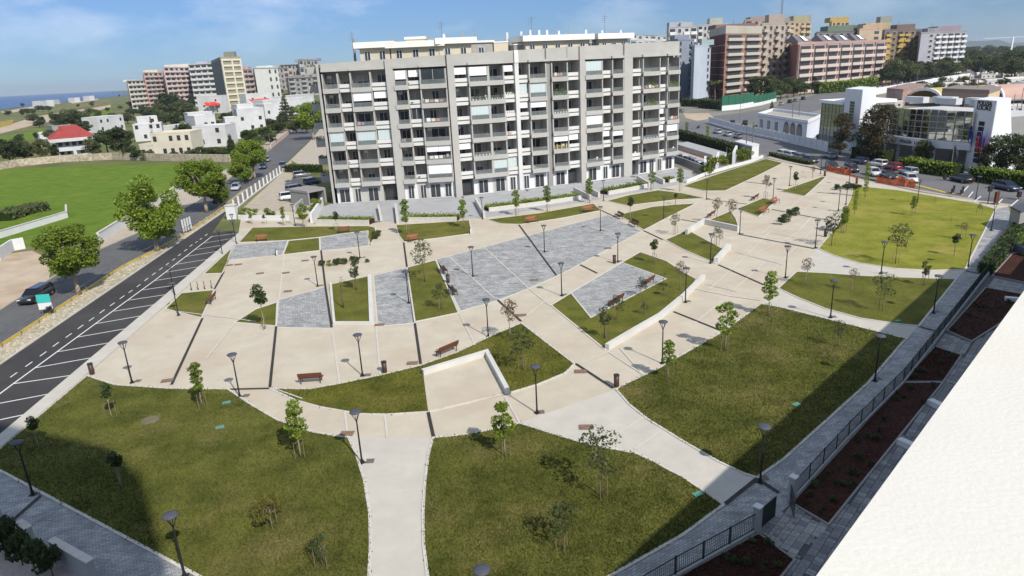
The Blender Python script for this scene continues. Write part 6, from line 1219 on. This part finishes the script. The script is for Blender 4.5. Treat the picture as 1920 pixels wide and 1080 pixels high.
planter('h 815,378 900,358', 'small planter at the right end of the block', .6, .8, m_leaf)
for tx, lb in [('b 225,165 210,98', 'white ramp wall left of the first entrance'), ('b 318,180 306,92', 'white ramp wall right of the first entrance'), ('b 805,148 757,62', 'white ramp wall left of the second entrance ramp'), ('b 1400,45 1310,0', 'white ramp wall at the third entrance'), ('h 585,425 450,345', 'white ramp wall left of the fourth entrance'), ('h 750,395 640,340', 'white ramp wall right of the fourth entrance'), ('h 20,540 -120,470', 'white ramp wall between third and fourth entrance')]:
    longwall(tx, .9, .35, m_kerb, 'ramp_wall', lb)
# roadside rail fence
P = GP('z -150,742 0,650 100,585 230,500 313,459 400,404 450,365'); t = thing('roadside_fence', 'thin grey mesh fence with a yellow rail along the rubble verge', 'fence', tuple(P[0])); b = MB(); ring(b, P, .16, 0, .16, closed=False); obj('yellow_rail', b, m_yel, t, True)
b = MB(); ring(b, [p+Vector((.5, -.4, 0)) for p in P], .04, 1.0, 1.05, closed=False); obj('top_rail', b, m_railm, t, True); b = MB(); ring(b, [p+Vector((.5, -.4, 0)) for p in P], .03, .5, .53, closed=False); obj('mid_rail', b, m_railm, t, True)
for a, c in zip(P, P[1:]):
    k = max(1, int((c-a).length/3))
    for i in range(k): q = a+(c-a)*i/k+Vector((.5, -.4, 0)); m = MB(); m.tube([q, q+Vector((0, 0, 1.15))], .03, 5); obj('fence_post', m, m_railm, t, True)
# rubble stones on the verge
r = random.Random(12); b = MB()
for _ in range(700):
    s = r.random()**.7; P0, P1 = [(p, q) for p, q in (((0, 660), (0, 686)), ((450, 368), (455, 373)))][0][0], None
    f = r.random(); x = -100+f*560; y0 = 645+(x-0)*-.63 if x < 230 else 500-(x-230)*.61; P_ = g(x, y0+4+r.random()*(34-28*max(0, x)/470)); q = r.uniform(.04, .13)
    v = [(P_.x+r.uniform(-q, q), P_.y+r.uniform(-q, q), r.uniform(.01, q)) for _ in range(4)]; b.add([(P_.x-q, P_.y-q*.7, 0), (P_.x+q, P_.y-q, 0), (P_.x+q*.8, P_.y+q, 0), (P_.x-q, P_.y+q*.8, 0), (P_.x-q*.5, P_.y-q*.4, q), (P_.x+q*.5, P_.y-q*.5, q*1.1), (P_.x+q*.5, P_.y+q*.5, q*.8), (P_.x-q*.4, P_.y+q*.5, q)], [(4, 5, 6, 7), (0, 1, 5, 4), (1, 2, 6, 5), (2, 3, 7, 6), (3, 0, 4, 7)])
o = obj('rubble', b, M('verge_stone', (.46, .42, .34), .95, .3, 3, .1)); tag(o, 'loose pale rubble stones along the verge', 'rubble', None, 'stuff')
# sign, hoarding
p = T('a', 268, 690); P = g(*p); hh = hgt(p, 553); t = thing('road_sign', 'turquoise and white board on two posts beside the left road', 'sign', (P.x, P.y, .05), .15)
for x in (-.45, .45): m = MB(); m.tube([(x, .06, 0), (x, .06, hh-.1)], .04, 5); obj('post', m, m_railm, t)
m = MB(); m.box(0, 0, hh-.9, 1.3, .05, .9); obj('turquoise_board', m, cm((.05, .42, .40)), t); m = MB(); m.box(0, 0, hh-1.62, 1.3, .05, .7); obj('white_board', m, m_wallw, t); m = MB(); m.box(.35, -.05, .25, .5, .3, .6); obj('meter_box', m, m_iron, t)
p = T('a', 1052, 236); A, B = g(*T('a', 1030, 240)), g(*T('a', 1085, 215)); hh = hgt(p, T('a', 0, 155)[1]); t = thing('hoarding', 'row of white panels with dark posts standing between road and verge', 'hoarding', tuple(A)); d = (B-A).normalized()
for i in range(4):
    m = MB(); m.ob(A+(B-A)*i/4+Vector((0, 0, .3)), (B-A)*.2, (.02, .05, 0), (0, 0, hh-.3)); obj('panel', m, m_wallw, t, True); m = MB(); m.tube([A+(B-A)*i/4, A+(B-A)*i/4+Vector((0, 0, hh+.1))], .05, 5); obj('post', m, m_iron, t, True)
# roadside trees
for k, p, ty, lb, w_ in [('plane', (148, 553), 424, 'leaning broad plane tree over the left road next to the black car', 1.08), ('plane2', (296, 470), 336, 'tall dense plane tree in the middle of the roadside row', 1.05), ('plane', (388, 398), 300, 'wide bright plane tree at the meadow corner', 1.15), ('plane2', (412, 388), 318, 'second crown just right of the meadow corner tree', .9), ('plane', (478, 335), 262, 'bright roadside tree near the parked blue saloon', 1.1), ('plane2', (455, 345), 285, 'lower roadside tree beside the meadow corner', 1.0),
        ('plane', (588, 262), 192, 'bright green tree at the far bend beside the long grey block', 1.0), ('plane2', (575, 250), 205, 'green tree behind the bend tree', 1.0)]:
    tree(k, g(*p), hgt(p, ty), lb, 'trees lining the left road', 'roadside_tree', 'tree', 0, w_)
for k, p, ty, lb, w_ in [('broad', (20, 308), 262, 'big dark round tree at the left edge behind the stone wall', 1.3), ('broad2', (48, 304), 266, 'dark tree second from the left edge behind the stone wall', 1.2), ('broad2', (84, 302), 262, 'tree half hiding the left side of the red roofed house', .8), ('broad', (104, 298), 272, 'small dark tree touching the red roofed house', .8), ('pine', (205, 296), 243, 'umbrella pine right of the red roofed house', 1.0), ('broad', (232, 294), 240, 'big dense tree between red roofed house and cream house', 1.2), ('bushg', (245, 298), 272, 'green bush at the wall left of the cream house', 1.0), ('broad2', (178, 300), 262, 'dark tree just right of the red roofed house', 1.0),
        ('broad', (120, 246), 214, 'dark tree behind the red roofed house, left', 1.6), ('broad2', (142, 243), 206, 'dark tree behind the red roofed house, right', 1.5), ('pine', (210, 236), 212, 'umbrella pine before the flat roofed villa', 1.3), ('pine', (252, 226), 203, 'umbrella pine left of the terraced villa', 1.4), ('broad', (272, 222), 200, 'dark tree among the villas left of the conifer', 1.4), ('conifer', (290, 263), 214, 'slim dark conifer before the terraced villa', .6), ('broad', (320, 222), 176, 'largest round tree below the pink and white block', 1.4), ('broad2', (345, 226), 190, 'olive tree cluster below the pink and white block, right', 1.4), ('broad2', (302, 228), 196, 'olive tree cluster below the pink and white block, left', 1.4), ('broad', (366, 200), 178, 'dark tree at the foot of the grey-white coastal block', 1.2),
        ('cypress', (437, 295), 249, 'dark round-topped cypress before the cubic villas', 1.1), ('broad2', (405, 297), 276, 'brownish bush left of the cypress', 1.8), ('bushg', (418, 298), 280, 'green bush left of the cypress', 1.2), ('broad', (470, 270), 244, 'green garden tree right of the cypress', 1.4), ('conifer', (541, 246), 172, 'tall tiered araucaria in front of the long white building', 1.1), ('broad', (522, 250), 222, 'dark garden tree left of the araucaria', 1.5), ('broad2', (556, 250), 226, 'dark garden tree right of the araucaria', 1.5), ('broad2', (575, 168), 140, 'dark skyline tree near the long grey block', 1.6), ('broad', (560, 172), 146, 'second dark skyline tree near the long grey block', 1.6), ('broad', (352, 262), 232, 'dark garden tree left of the cubic villa', 1.3), ('broad2', (340, 262), 238, 'ivy-like garden tree beside the cubic villa', 1.3), ('broad2', (508, 272), 250, 'garden tree by the pinkish wall', 1.3)]:
    tree(k, g(*p), hgt(p, ty), lb, None, 'garden_tree', 'tree', 0, w_)
r = random.Random(9)
spots = 'o 80,600 200,600 240,590 290,590 380,560 410,540 430,560 340,560 200,520 300,660 350,700 380,690 640,585 690,520 820,520 1000,400 1040,400 1090,390 1130,380 1050,430 1120,500 1160,520 1060,540 950,560 780,600 860,620 640,640 560,620 460,620 750,660'
for i, p in enumerate(TL(spots)):
    tree(r.choice(['broad2', 'broad', 'bush', 'bushg']), g(*p), r.uniform(3.5, 7.5), 'scrubby dark bush on the coastal fields', 'scrub on the coastal fields', 'scrub_bush', 'bush', 0, r.uniform(1, 1.8))
hedge('z 0,415 50,398 90,392', 1.4, 5, 'dense shrubs inside the meadow corner wall', m_leafo, 90, .5, 'shrub_row', 'shrubs'); hedge('z 380,292 400,290 425,291', 2.2, 3, 'dark hedge at the foot of the cubic villas', None, 40, .6); hedge('z 455,258 500,247 545,240', 2.2, 3, 'hedge behind the pinkish road wall', m_leaf, 40, .6)
# right-hand trees
for k, p, ty, lb, w_ in [('bronze', (1640, 303), 199, 'large bronze-green tree between the police towers', 1.0), ('bronzeg', (1618, 300), 228, 'green tree left of the large bronze tree', .8), ('bronze', (1574, 290), 214, 'bronze tree in front of the left police tower', .85), ('bronzeg', (1875, 334), 248, 'large dark tree right of the right police tower', 1.0), ('bronze', (1845, 330), 272, 'bronze tree at the foot of the right police tower', .9), ('bronzeg', (1908, 338), 252, 'dark tree at the right edge beside the police tower', 1.0), ('broad2', (1728, 312), 264, 'slim green tree before the lettered band', .8), ('conifer', (1784, 318), 268, 'small conifer under the lettering', .8), ('broad2', (1536, 266), 250, 'reddish bush beside the annex', .8),
        ('conifer', (1446, 219), 187, 'dark conifer between the avenue and the annex', 1.0), ('palm', (1340, 190), 150, 'palm in front of the brick block', 1.2), ('palm', (1425, 190), 142, 'tall palm at the right end of the brick block', 1.5), ('broad', (1412, 186), 150, 'dark tree at the right end of the brick block', 1.2), ('palm', (1518, 172), 142, 'palm before the pink block', 1.4), ('column', (1287, 262), 226, 'green street tree behind the dark hedge, left', 1.3), ('column', (1326, 272), 232, 'green street tree behind the dark hedge, right', 1.3)]:
    tree(k, g(*p), hgt(p, ty), lb, None, 'garden_tree', 'tree', 0, w_)
ORD = 'first second third fourth fifth sixth seventh eighth ninth tenth eleventh twelfth thirteenth fourteenth fifteenth sixteenth seventeenth eighteenth nineteenth twentieth twenty-first twenty-second'.split()
for i, (x, b_, t_) in enumerate([(1440, 190, 156), (1452, 188, 150), (1464, 186, 148), (1476, 184, 146), (1488, 182, 150), (1500, 180, 153), (1508, 178, 156), (1528, 176, 152), (1540, 175, 158), (1552, 174, 156), (1660, 160, 122), (1672, 159, 112), (1684, 157, 112), (1696, 156, 116), (1706, 155, 118), (1716, 154, 120), (1728, 153, 116), (1736, 152, 118), (1746, 151, 121), (1758, 150, 112), (1768, 149, 108), (1776, 148, 114)]):
    tree(['broad', 'broad2'][i % 2], g(x, b_), hgt((x, b_), t_), 'dark tree in the avenue belt, %s from the left' % ORD[i], 'trees in the belt along the avenue', 'avenue_tree', 'tree', 0, 1.1)
r = random.Random(21)
for i in range(64):
    y = 98+50*(i/64)**1.6; x = r.uniform(1795-(y-98)*.3, 1945); tree(['broad', 'broad2'][i % 2], g(x, y+2), 14*r.uniform(.7, 1.2)*(1 if y > 110 else 1.3), 'dark green tree in the distant wood at the right edge', 'trees of the distant wood', 'wood_tree', 'tree', 0, r.uniform(1.1, 1.7))
for i in range(40):
    x = r.uniform(1625, 1890); y = 143+r.uniform(0, 24)-(x-1640)*.03; 
    if x > 1720: tree(['bush', 'broad2'][i % 2], g(x, y+14), r.uniform(2.5, 5), 'small olive tree or bush on the market ground', 'bushes on the market ground', 'market_bush', 'bush', 0, r.uniform(1, 1.6))

for i, (x, y, t_, k, w_) in enumerate([(262, 300, 280, 'bushg', 1.4), (275, 300, 283, 'bush', 1.4), (330, 299, 284, 'bushg', 1.5), (350, 298, 283, 'bush', 1.5), (376, 299, 276, 'broad2', 1.3), (392, 262, 240, 'broad', 1.2), (412, 250, 226, 'broad2', 1.2), (425, 232, 212, 'broad', 1.3), (440, 226, 208, 'broad2', 1.2), (498, 262, 240, 'broad', 1.3), (486, 276, 256, 'broad2', 1.3), (500, 240, 222, 'broad', 1.2), (330, 240, 214, 'broad', 1.2), (312, 236, 212, 'broad2', 1.3), (286, 232, 208, 'broad', 1.4), (240, 232, 212, 'broad2', 1.4), (225, 262, 243, 'broad', 1.2), (244, 266, 246, 'broad2', 1.2), (160, 252, 228, 'broad', 1.4), (96, 262, 244, 'broad2', 1.3), (70, 262, 248, 'broad', 1.2), (40, 270, 252, 'broad2', 1.2), (55, 300, 274, 'broad', 1.1), (340, 206, 186, 'broad', 1.4), (384, 232, 214, 'broad2', 1.2), (462, 240, 222, 'broad', 1.1), (532, 232, 212, 'broad', 1.3), (548, 218, 200, 'broad2', 1.3), (505, 178, 164, 'broad', 1.8), (520, 180, 166, 'broad2', 1.8), (492, 190, 176, 'broad', 1.6), (340, 300, 290, 'bushl', 1.6), (120, 300, 290, 'bush', 1.6), (300, 299, 288, 'bushg', 1.6)]):
    tree(k, g(x, y), hgt((x, y), t_), 'green garden tree or bush among the white villas', 'garden greenery among the villas', 'garden_tree', 'tree', 0, w_)
# ================================================================== garden strip at the lower right and the building with the camera
for tx in ['f 612,678 820,800 z 1767,720 1690,720', 'z 1692,718 1752,652 1802,668 1768,718', 'z 1775,622 1848,541 1930,556 1935,570 1822,642', 'z 1860,519 1897,478 1945,462 1945,536', 'f -20,1090 425,850 628,1000 540,1110 250,1200']:
    P = GP(tx); o = struct('planting_soil', MB().flat(P, .10), m_soil); obj('bed_edging', ring(MB(), P, .1, 0, .14), m_facd, o)
sheet('garden_terrace', TL('z 1265,1086 1418,1000 1484,944 1693,721 1780,608 1897,460 1960,430 2100,560 1750,1300 1400,1300'), .02, M('mortar', (.10, .10, .10), .9, .15, 2))
# paving stones
stone_m = [M('paver_%d' % i, c, .85, .14, 5, .25, .2, 30) for i, c in enumerate([(.27, .27, .265), (.20, .20, .205), (.15, .15, .16), (.33, .32, .30)])]
def pip(p, P):
    ins = False; n = len(P)
    for i in range(n):
        a, b = P[i], P[i-1]
        if (a[1] > p[1]) != (b[1] > p[1]) and p[0] < (b[0]-a[0])*(p[1]-a[1])/(b[1]-a[1])+a[0]: ins = not ins
    return ins
def pavers(px_polys, ang, label, light, near):
    o = struct('garden_path', MB().flat([g(*p) for p in px_polys[0]], .024), M('path_bed_'+str(ang), (.09, .09, .09), .9, .1, 3)); o['label'] = label
    ca, sa = math.cos(ang), math.sin(ang); r = random.Random(5); polys = [[g(*p) for p in q] for q in px_polys]; cand = []
    xs = [p.x*ca+p.y*sa for q in polys for p in q]; ys = [-p.x*sa+p.y*ca for q in polys for p in q]
    y = min(ys)
    while y < max(ys):
        two = r.random() < .35; x = min(xs)+r.uniform(0, .3)
        while x < max(xs):
            w = r.choice([.2, .4, .4, .6]) if not two else r.choice([.4, .4, .6])
            cells = [(x, y, w, .4)] if w > .21 else [(x, y, .2, .2), (x, y+.2, .2, .2)]
            if two and r.random() < .3: cells = [(x, y, w/2, .4), (x+w/2, y, w/2, .4)]
            for (cx, cy, w_, h_) in cells:
                mx, my = cx+w_/2, cy+h_/2; p = (mx*ca-my*sa, mx*sa+my*ca)
                if any(pip(p, q) for q in polys): cand.append((math.hypot(*p), p, w_, h_))
            x += w
        y += .4
    cand.sort(); meshes = {}; rest = MB()
    for i, (_, p, w_, h_) in enumerate(cand):
        hh = r.uniform(.04, .052); k = (w_, h_, r.choice(light))
        if i < near:
            if k not in meshes: b = MB(); b.box(0, 0, 0, w_-.022, h_-.022, .05); meshes[k] = b.mesh('paver', stone_m[k[2]])
            put('paver', meshes[k], o, (p[0], p[1], .012+hh-.04), ang)
        else:
            u = Vector((ca, sa, 0)); v = Vector((-sa, ca, 0)); rest.ob(Vector((p[0], p[1], .026))-u*(w_-.022)/2-v*(h_-.022)/2, u*(w_-.022), v*(h_-.022), (0, 0, hh-.012))
    if rest.v: obj('paver_field', rest, stone_m[1], o)['kind'] = 'stuff'
ANG = math.radians(47)
pavers([TL('f 425,828 604,684 818,803 632,998')], ANG, 'light paved landing inside the garden gate', [0, 0, 3, 0, 1], 290)
pavers([TL('f 555,1085 632,1000 820,800 1460,0 1700,0 1100,800 900,1100')], ANG, 'dark paved garden path below the white parapet', [1, 1, 2, 0, 1], 298)
pavers([TL('z 1753,650 1774,626 1821,645 1802,668')], ANG, 'pale paved crossing between two bark beds, lower', [0, 1, 0], 120); pavers([TL('z 1848,539 1860,521 1945,540 1935,562')], ANG, 'pale paved crossing between two bark beds, upper', [0, 1, 0], 120); pavers([TL('z 1768,720 1822,644 1890,600 1960,600 1900,720')], ANG, 'paved garden path along the upper bark beds', [1, 0, 1], 150)
# low white walls by the path
for i, (a, b, lb) in enumerate([('f 1200,345', 'f 1310,395', 'white concrete block wall in the bark bed, nearest one'), ('f 1372,120', 'f 1480,170', 'white concrete block wall at the bark bed, second one'), ('z 1884,566', 'z 1930,570', 'white concrete block wall farther up the bark beds')]):
    A, B = g(*TL(a)[0]), g(*TL(b)[0]); t = thing('block_wall', lb, 'low wall', tuple(A)); d = B-A; nn = Vector((-d.y, d.x, 0)).normalized(); m = MB(); m.ob(A, d, nn*.45, (0, 0, .42)); obj('wall_body', m, m_wallw, t, True)
# garden fence
m_fg = M('green_black_metal', (.016, .026, .022), .5, .1, 5, .4, metal=.3)
def bar_fence(tx, name, label, h=.95, pl=.28, step=1.9, bars=15):
    P = GP(tx); t = thing(name, label, 'fence', tuple(P[0])); b = MB(); ring(b, P, .2, 0, pl, closed=False); obj('plinth', b, m_court, t, True)
    for a, c in zip(P, P[1:]):
        L_ = (c-a).length; k = max(1, round(L_/step)); d = (c-a)/L_; nn = Vector((-d.y, d.x, 0)); rz = math.atan2(d.y, d.x); w = L_/k-.06
        m = MB()
        for z in (.06, h-.05): m.box(0, 0, z, w, .035, .04)
        nb = int(bars*w/1.9)
        for i in range(nb): m.box(-w/2+w*(i+.5)/nb, 0, .1, .016, .014, h-.15)
        me = m.mesh('fence_panel', m_fg); pm = MB(); pm.box(0, 0, 0, .06, .06, h+.03); pme = pm.mesh('fence_post', m_fg)
        for i in range(k):
            q = a+d*(L_*(i+.5)/k)-t.location; put('fence_panel', me, t, (q.x, q.y, pl), rz); q = a+d*(L_*i/k)-t.location; put('fence_post', pme, t, (q.x, q.y, pl), rz)
bar_fence('z 1130,1168 1266,1086 1414,1003', 'garden_fence', 'dark metal bar fence on a low plinth, stretch left of the garden gate')
bar_fence('z 1488,938 1590,824 1693,720 1780,608 1840,530 1897,461', 'garden_fence', 'long dark metal bar fence on a low plinth, stretch right of the garden gate')
t = thing('garden_gate', 'dark garden gate with two leaves between grey posts, right leaf ajar', 'gate', tuple(g(1418, 1001)))
A, B = g(1418, 1001), g(1484, 943); d = (B-A).normalized(); nn = Vector((-d.y, d.x, 0))
for p in (A, B): m = MB(); m.ob(p-d*.16-nn*.16, d*.32, nn*.32, (0, 0, 1.55)); obj('gate_post', m, m_court, t, True); m = MB(); m.ob(p-d*.19-nn*.19+Vector((0, 0, 1.552)), d*.38, nn*.38, (0, 0, .06)); obj('post_cap', m, m_wallw, t, True)
L_ = (B-A).length-.4; q = A+d*.2
m = MB(); m.ob(q+Vector((0, 0, .1)), d*L_*.52, nn*.04, (0, 0, 1.15)); lf = obj('gate_leaf', m, m_fg, t, True, label='solid dark gate leaf')
for i in range(5): m = MB(); m.ob(q+Vector((0, 0, .12+i*.23))+nn*.042, d*L_*.52, nn*.02, (0, 0, .17)); obj('board', m, m_fg, lf)
e = (d*.8+nn*.6).normalized(); q = B-d*.2; m = MB()
for z in (.12, .62, 1.15): m.ob(q+Vector((0, 0, z)), -e*L_*.44, nn*.03, (0, 0, .05))
for i in range(9): m.ob(q-e*L_*.44*(i+.1)/9+Vector((0, 0, .15))-nn*.002, -e*.02, nn*.02, (0, 0, 1.0))
obj('open_leaf', m, m_fg, t, True)
# plants in the beds
r = random.Random(31); k = 0
for poly, n in (('f 640,700 800,790 z 1760,725 1690,728', 34), ('z 1785,622 1848,548 1905,560 1820,636', 12), ('f 60,1080 420,870 600,1000 540,1070', 9), ('z 1700,718 1752,660 1790,670 1765,712', 8)):
    P = GP(poly); xs = [p.x for p in P]; ys = [p.y for p in P]; c = 0
    while c < n:
        q = (r.uniform(min(xs), max(xs)), r.uniform(min(ys), max(ys)))
        if not pip(q, P): continue
        c += 1; s = r.uniform(.2, .42); tree(r.choice(['bushg', 'bushg', 'bush']), Vector((q[0], q[1], 0)), s, 'small low plant set in the red bark mulch', 'small plants in the bark beds', 'bed_plant', 'plant', .09)
b = MB(); r = random.Random(8)
for tx in ['f 612,678 820,800 z 1767,720 1690,720', 'z 1775,622 1848,541 1930,556 1822,642', 'f -20,1090 425,850 628,1000 540,1110 250,1200', 'z 1692,718 1752,652 1802,668 1768,718']:
    P = GP(tx); xs = [p.x for p in P]; ys = [p.y for p in P]
    for _ in range(9000):
        q = (r.uniform(min(xs), max(xs)), r.uniform(min(ys), max(ys)))
        if pip(q, P): leaf(b, r, Vector((q[0], q[1], .11+r.uniform(0, .03))), .09)
o = obj('bark_mulch', b, M('bark_chip', (.066, .030, .022), .9, .5, 7, .1)); tag(o, 'loose red bark chips on the garden beds', 'bark mulch', None, 'stuff')
hedge('j 930,690 1010,590 1090,480 1180,370 1230,310', 1.0, 1.3, 'climbing greenery along the upper end of the garden fence', None, 160, .3, 'climber', 'climbing plants')
A, B, C = [Vector(g(*T('j', *q))[:2]) for q in ((1120, 300), (1200, 345), (1330, 300))]; t = thing('utility_cabin', 'grey metal utility cabin at the right edge above the fence walkway', 'cabin', (A.x, A.y, 0)); D = A+C-B
m = MB(); m.prism([A, B, C, D], 0, 2.5); obj('cabin_wall', m, m_facd, t, True); cen = (A+C)/2; m = MB(); m.prism([cen+(p-cen)*1.06 for p in (A, B, C, D)], 2.502, 2.72, bottom=True); obj('roof', m, m_lampc, t, True)
u = (B-A).normalized(); n = Vector((u.y, -u.x)); m = MB()
for i in range(4): m.ob(W3(A+u*.5+n*.02, .4+i*.14), W3(u*1.0), W3(n*.03), (0, 0, .09))
obj('vent_grille', m, m_railm, t, True)
t = thing('raised_planter', 'slate blue raised planter with green plants at the right edge', 'planter', tuple(g(*T('j', 1170, 500)))); A, B = g(*T('j', 1165, 500)), g(*T('j', 1300, 560)); d = B-A; nn = Vector((-d.y, d.x, 0)).normalized(); m = MB(); m.ob(A, d, nn*2.2, (0, 0, .9)); obj('box', m, M('slate_blue', (.12, .14, .17), .7, .1, 2), t, True); o = put('plant', leaf_clump(700, 3.5, 2, 1.2, .3, 9).mesh('plant', m_leaf), t, tuple((d*.5+nn*1.1)+Vector((0, 0, .9))), math.atan2(d.y, d.x))
# bottom left corner: garden wall and shrubs
sheet('gravel_yard', TL('z -60,985 0,990 177,1090 330,1180 100,1300 -100,1150'), .022, M('pink_gravel', (.42, .36, .32), .95, .2, 9, .1, .5, 30))
for i, (a, b, lb) in enumerate([('d 0,770', 'd 35,800', 'grey garden wall pier at the far lower left'), ('d 160,880', 'd 215,920', 'grey garden wall pier between two shrubs at the lower left'), ('d 345,985', 'd 560,1110', 'long grey garden wall end at the lower left')]):
    A, B = g(*TL(a)[0]), g(*TL(b)[0]); d = B-A; nn = Vector((-d.y, d.x, 0)).normalized(); t = thing('garden_wall', lb, 'wall', tuple(A)); m = MB(); m.ob(A, d, -nn*.3, (0, 0, 1.25)); obj('wall_body', m, m_court, t, True); m = MB(); m.ob(A+nn*.04-d*.01+Vector((0, 0, 1.252)), d*1.02, -nn*.38, (0, 0, .06)); obj('coping', m, m_kerb, t, True)
for tx, h, lb in [('d 60,960', 1.7, 'dark shrub in the lower left corner between wall piers, left'), ('d 130,1020', 1.6, 'dark shrub in the lower left corner between wall piers, middle'), ('d 250,1060', 1.7, 'dark shrub before the long wall end at the lower left'), ('d 20,930', 1.6, 'dark shrub at the left edge of the lower left corner'), ('d 300,1085', 1.5, 'dark shrub at the bottom edge by the long wall end')]:
    tree('bushg', g(*TL(tx)[0]), h*1.2, lb, 'shrubs along the lower left wall', 'shrub', 'shrub', 0, .6)
# the building the picture is taken from
ZP = 20.9
A, B = g(1530, 1080, ZP), g(1920, 545, ZP); d = (B-A).normalized(); d.z = 0; nn = Vector((d.y, -d.x, 0))
m_over = M('white_parapet_coping', (.675, .65, .59), .75, .03, 1.5, .2, .08, 60, big=(1.6, (.68, .65, .55), .6), spots=(9, (.50, .46, .36), .35))
hb_ = thing('viewing_building', 'building in the near right corner with broad white parapet coping', 'building', (A.x, A.y, 0))
m = MB(); m.ob(A-d*70-Vector((0, 0, .25)), d*76.5, nn*.75, (0, 0, .25)); pc = obj('parapet_coping', m, m_over, hb_, True)
O = Vector((A.x, A.y, 0))
m = MB(); m.ob(O-d*70+nn*.06, d*76, nn*.6, (0, 0, ZP-.252)); obj('front_wall', m, m_pol, hb_, True)
m = MB(); m.ob(O-d*70+nn*.67, d*76, nn*14, (0, 0, ZP-1.1)); obj('terrace_block', m, m_pol, hb_, True)
m = MB(); m.ob(O+d*6.1+nn*.06, d*70, nn*14, (0, 0, 13.6)); obj('lower_wing', m, m_pol, hb_, True); m = MB(); m.ob(O+d*76.2+nn*.06, d*15, nn*14, (0, 0, 9)); obj('lowest_wing', m, m_pol, hb_, True)
sa, ca = math.sin(R_(SUN_AZ)), math.cos(R_(SUN_AZ)); HB = 55.; LB = HB/math.tan(R_(SUN_EL))
ed = lambda e_, d_: Vector((e_*ca-d_*sa, e_*sa+d_*ca))
m = MB(); m.prism([ed(-40, 56.1-LB), ed(-7.5, 56.1-LB), ed(-1.2, 47-LB), ed(.2, 41.3-LB), ed(.2, -42), ed(-40, -42)], 0, HB); t = thing('tower_behind', 'white tower behind the viewpoint that shades the lower left lawn', 'tower block', tuple(W3(ed(-7.5, 56.1-LB)))); obj('wall', m, m_pol, t, True)
# ================================================================== grass blades on the nearest lawns
def blades(key, n, mat, dmax, seed, label):
    P = LAWNS[key]; r = random.Random(seed); bay = GP('z 794,704 912,668 948,741 803,773'); xs = [p.x for p in P]; ys = [p.y for p in P]; b = MB(); c = 0
    while c < n:
        q = (r.uniform(min(xs), max(xs)), r.uniform(min(ys), max(ys)))
        if not pip(q, P) or (key == 'L6' and pip(q, bay)) or r.random() > (30/max(30, math.hypot(*q)))**1.5: continue
        c += 1; h = r.uniform(.05, .13); a = r.uniform(0, 6.28); w = .035; lx, ly = r.uniform(-.06, .06), r.uniform(-.06, .06)
        i = len(b.v); b.v += [(q[0]-math.cos(a)*w, q[1]-math.sin(a)*w, .03), (q[0]+math.cos(a)*w, q[1]+math.sin(a)*w, .03), (q[0]+lx, q[1]+ly, .03+h)]; b.f.append([i, i+1, i+2]); b.m.append(0)
    for a_, c_ in zip(P, P[1:]+P[:1]):           # ragged tufts over the kerbs
        if min(a_.y, c_.y) < 8 or max(abs(a_.x), abs(c_.x)) > 90: continue
        for _ in range(int((c_-a_).length*3)):
            q = a_+(c_-a_)*r.random(); q = (q.x+r.gauss(0, .06), q.y+r.gauss(0, .06)); h = r.uniform(.06, .14); a = r.uniform(0, 6.28); w = .05; lx, ly = r.uniform(-.08, .08), r.uniform(-.08, .08)
            i = len(b.v); b.v += [(q[0]-math.cos(a)*w, q[1]-math.sin(a)*w, .03), (q[0]+math.cos(a)*w, q[1]+math.sin(a)*w, .03), (q[0]+lx, q[1]+ly, .03+h)]; b.f.append([i, i+1, i+2]); b.m.append(0)
    o = obj('grass', b, mat); tag(o, label, 'grass', None, 'stuff')
blades('L1', 45000, m_grassn, 60, 1, 'short grass on the large lower left lawn'); blades('L2', 35000, m_grassn, 60, 2, 'short grass on the bottom centre lawn'); blades('L3', 40000, m_grassn, 60, 3, 'short grass on the wide right lawn'); blades('L6', 12000, m_grassm, 60, 4, 'short grass on the crescent lawn')
# last: paving details belong to the park paving
pp = bpy.data.objects['park_paving']
for o in list(bpy.data.objects):
    if o.name.split('.')[0] in ('drain_channel', 'paving_joint') and o.parent is None:
        o.parent = pp
        if 'kind' in o: del o['kind']

# ================================================================== air
hz = MB(); hz.ob((-9200, -600, -1.1), (18400, 0, 0), (0, 10400, 0), (0, 0, 110)); hm = bpy.data.materials.new('haze'); hm.use_nodes = True
hn = hm.node_tree; hn.nodes.clear(); pv = hn.nodes.new('ShaderNodeVolumePrincipled'); pv.inputs['Color'].default_value = (.80, .87, 1, 1); pv.inputs['Density'].default_value = .00008; pv.inputs['Anisotropy'].default_value = .2
ho = hn.nodes.new('ShaderNodeOutputMaterial'); hn.links.new(pv.outputs[0], ho.inputs['Volume'])
o = obj('haze', hz, hm); o['kind'] = 'stuff'; o['label'] = 'thin bluish air over the whole place'
bpy.context.view_layer.update()
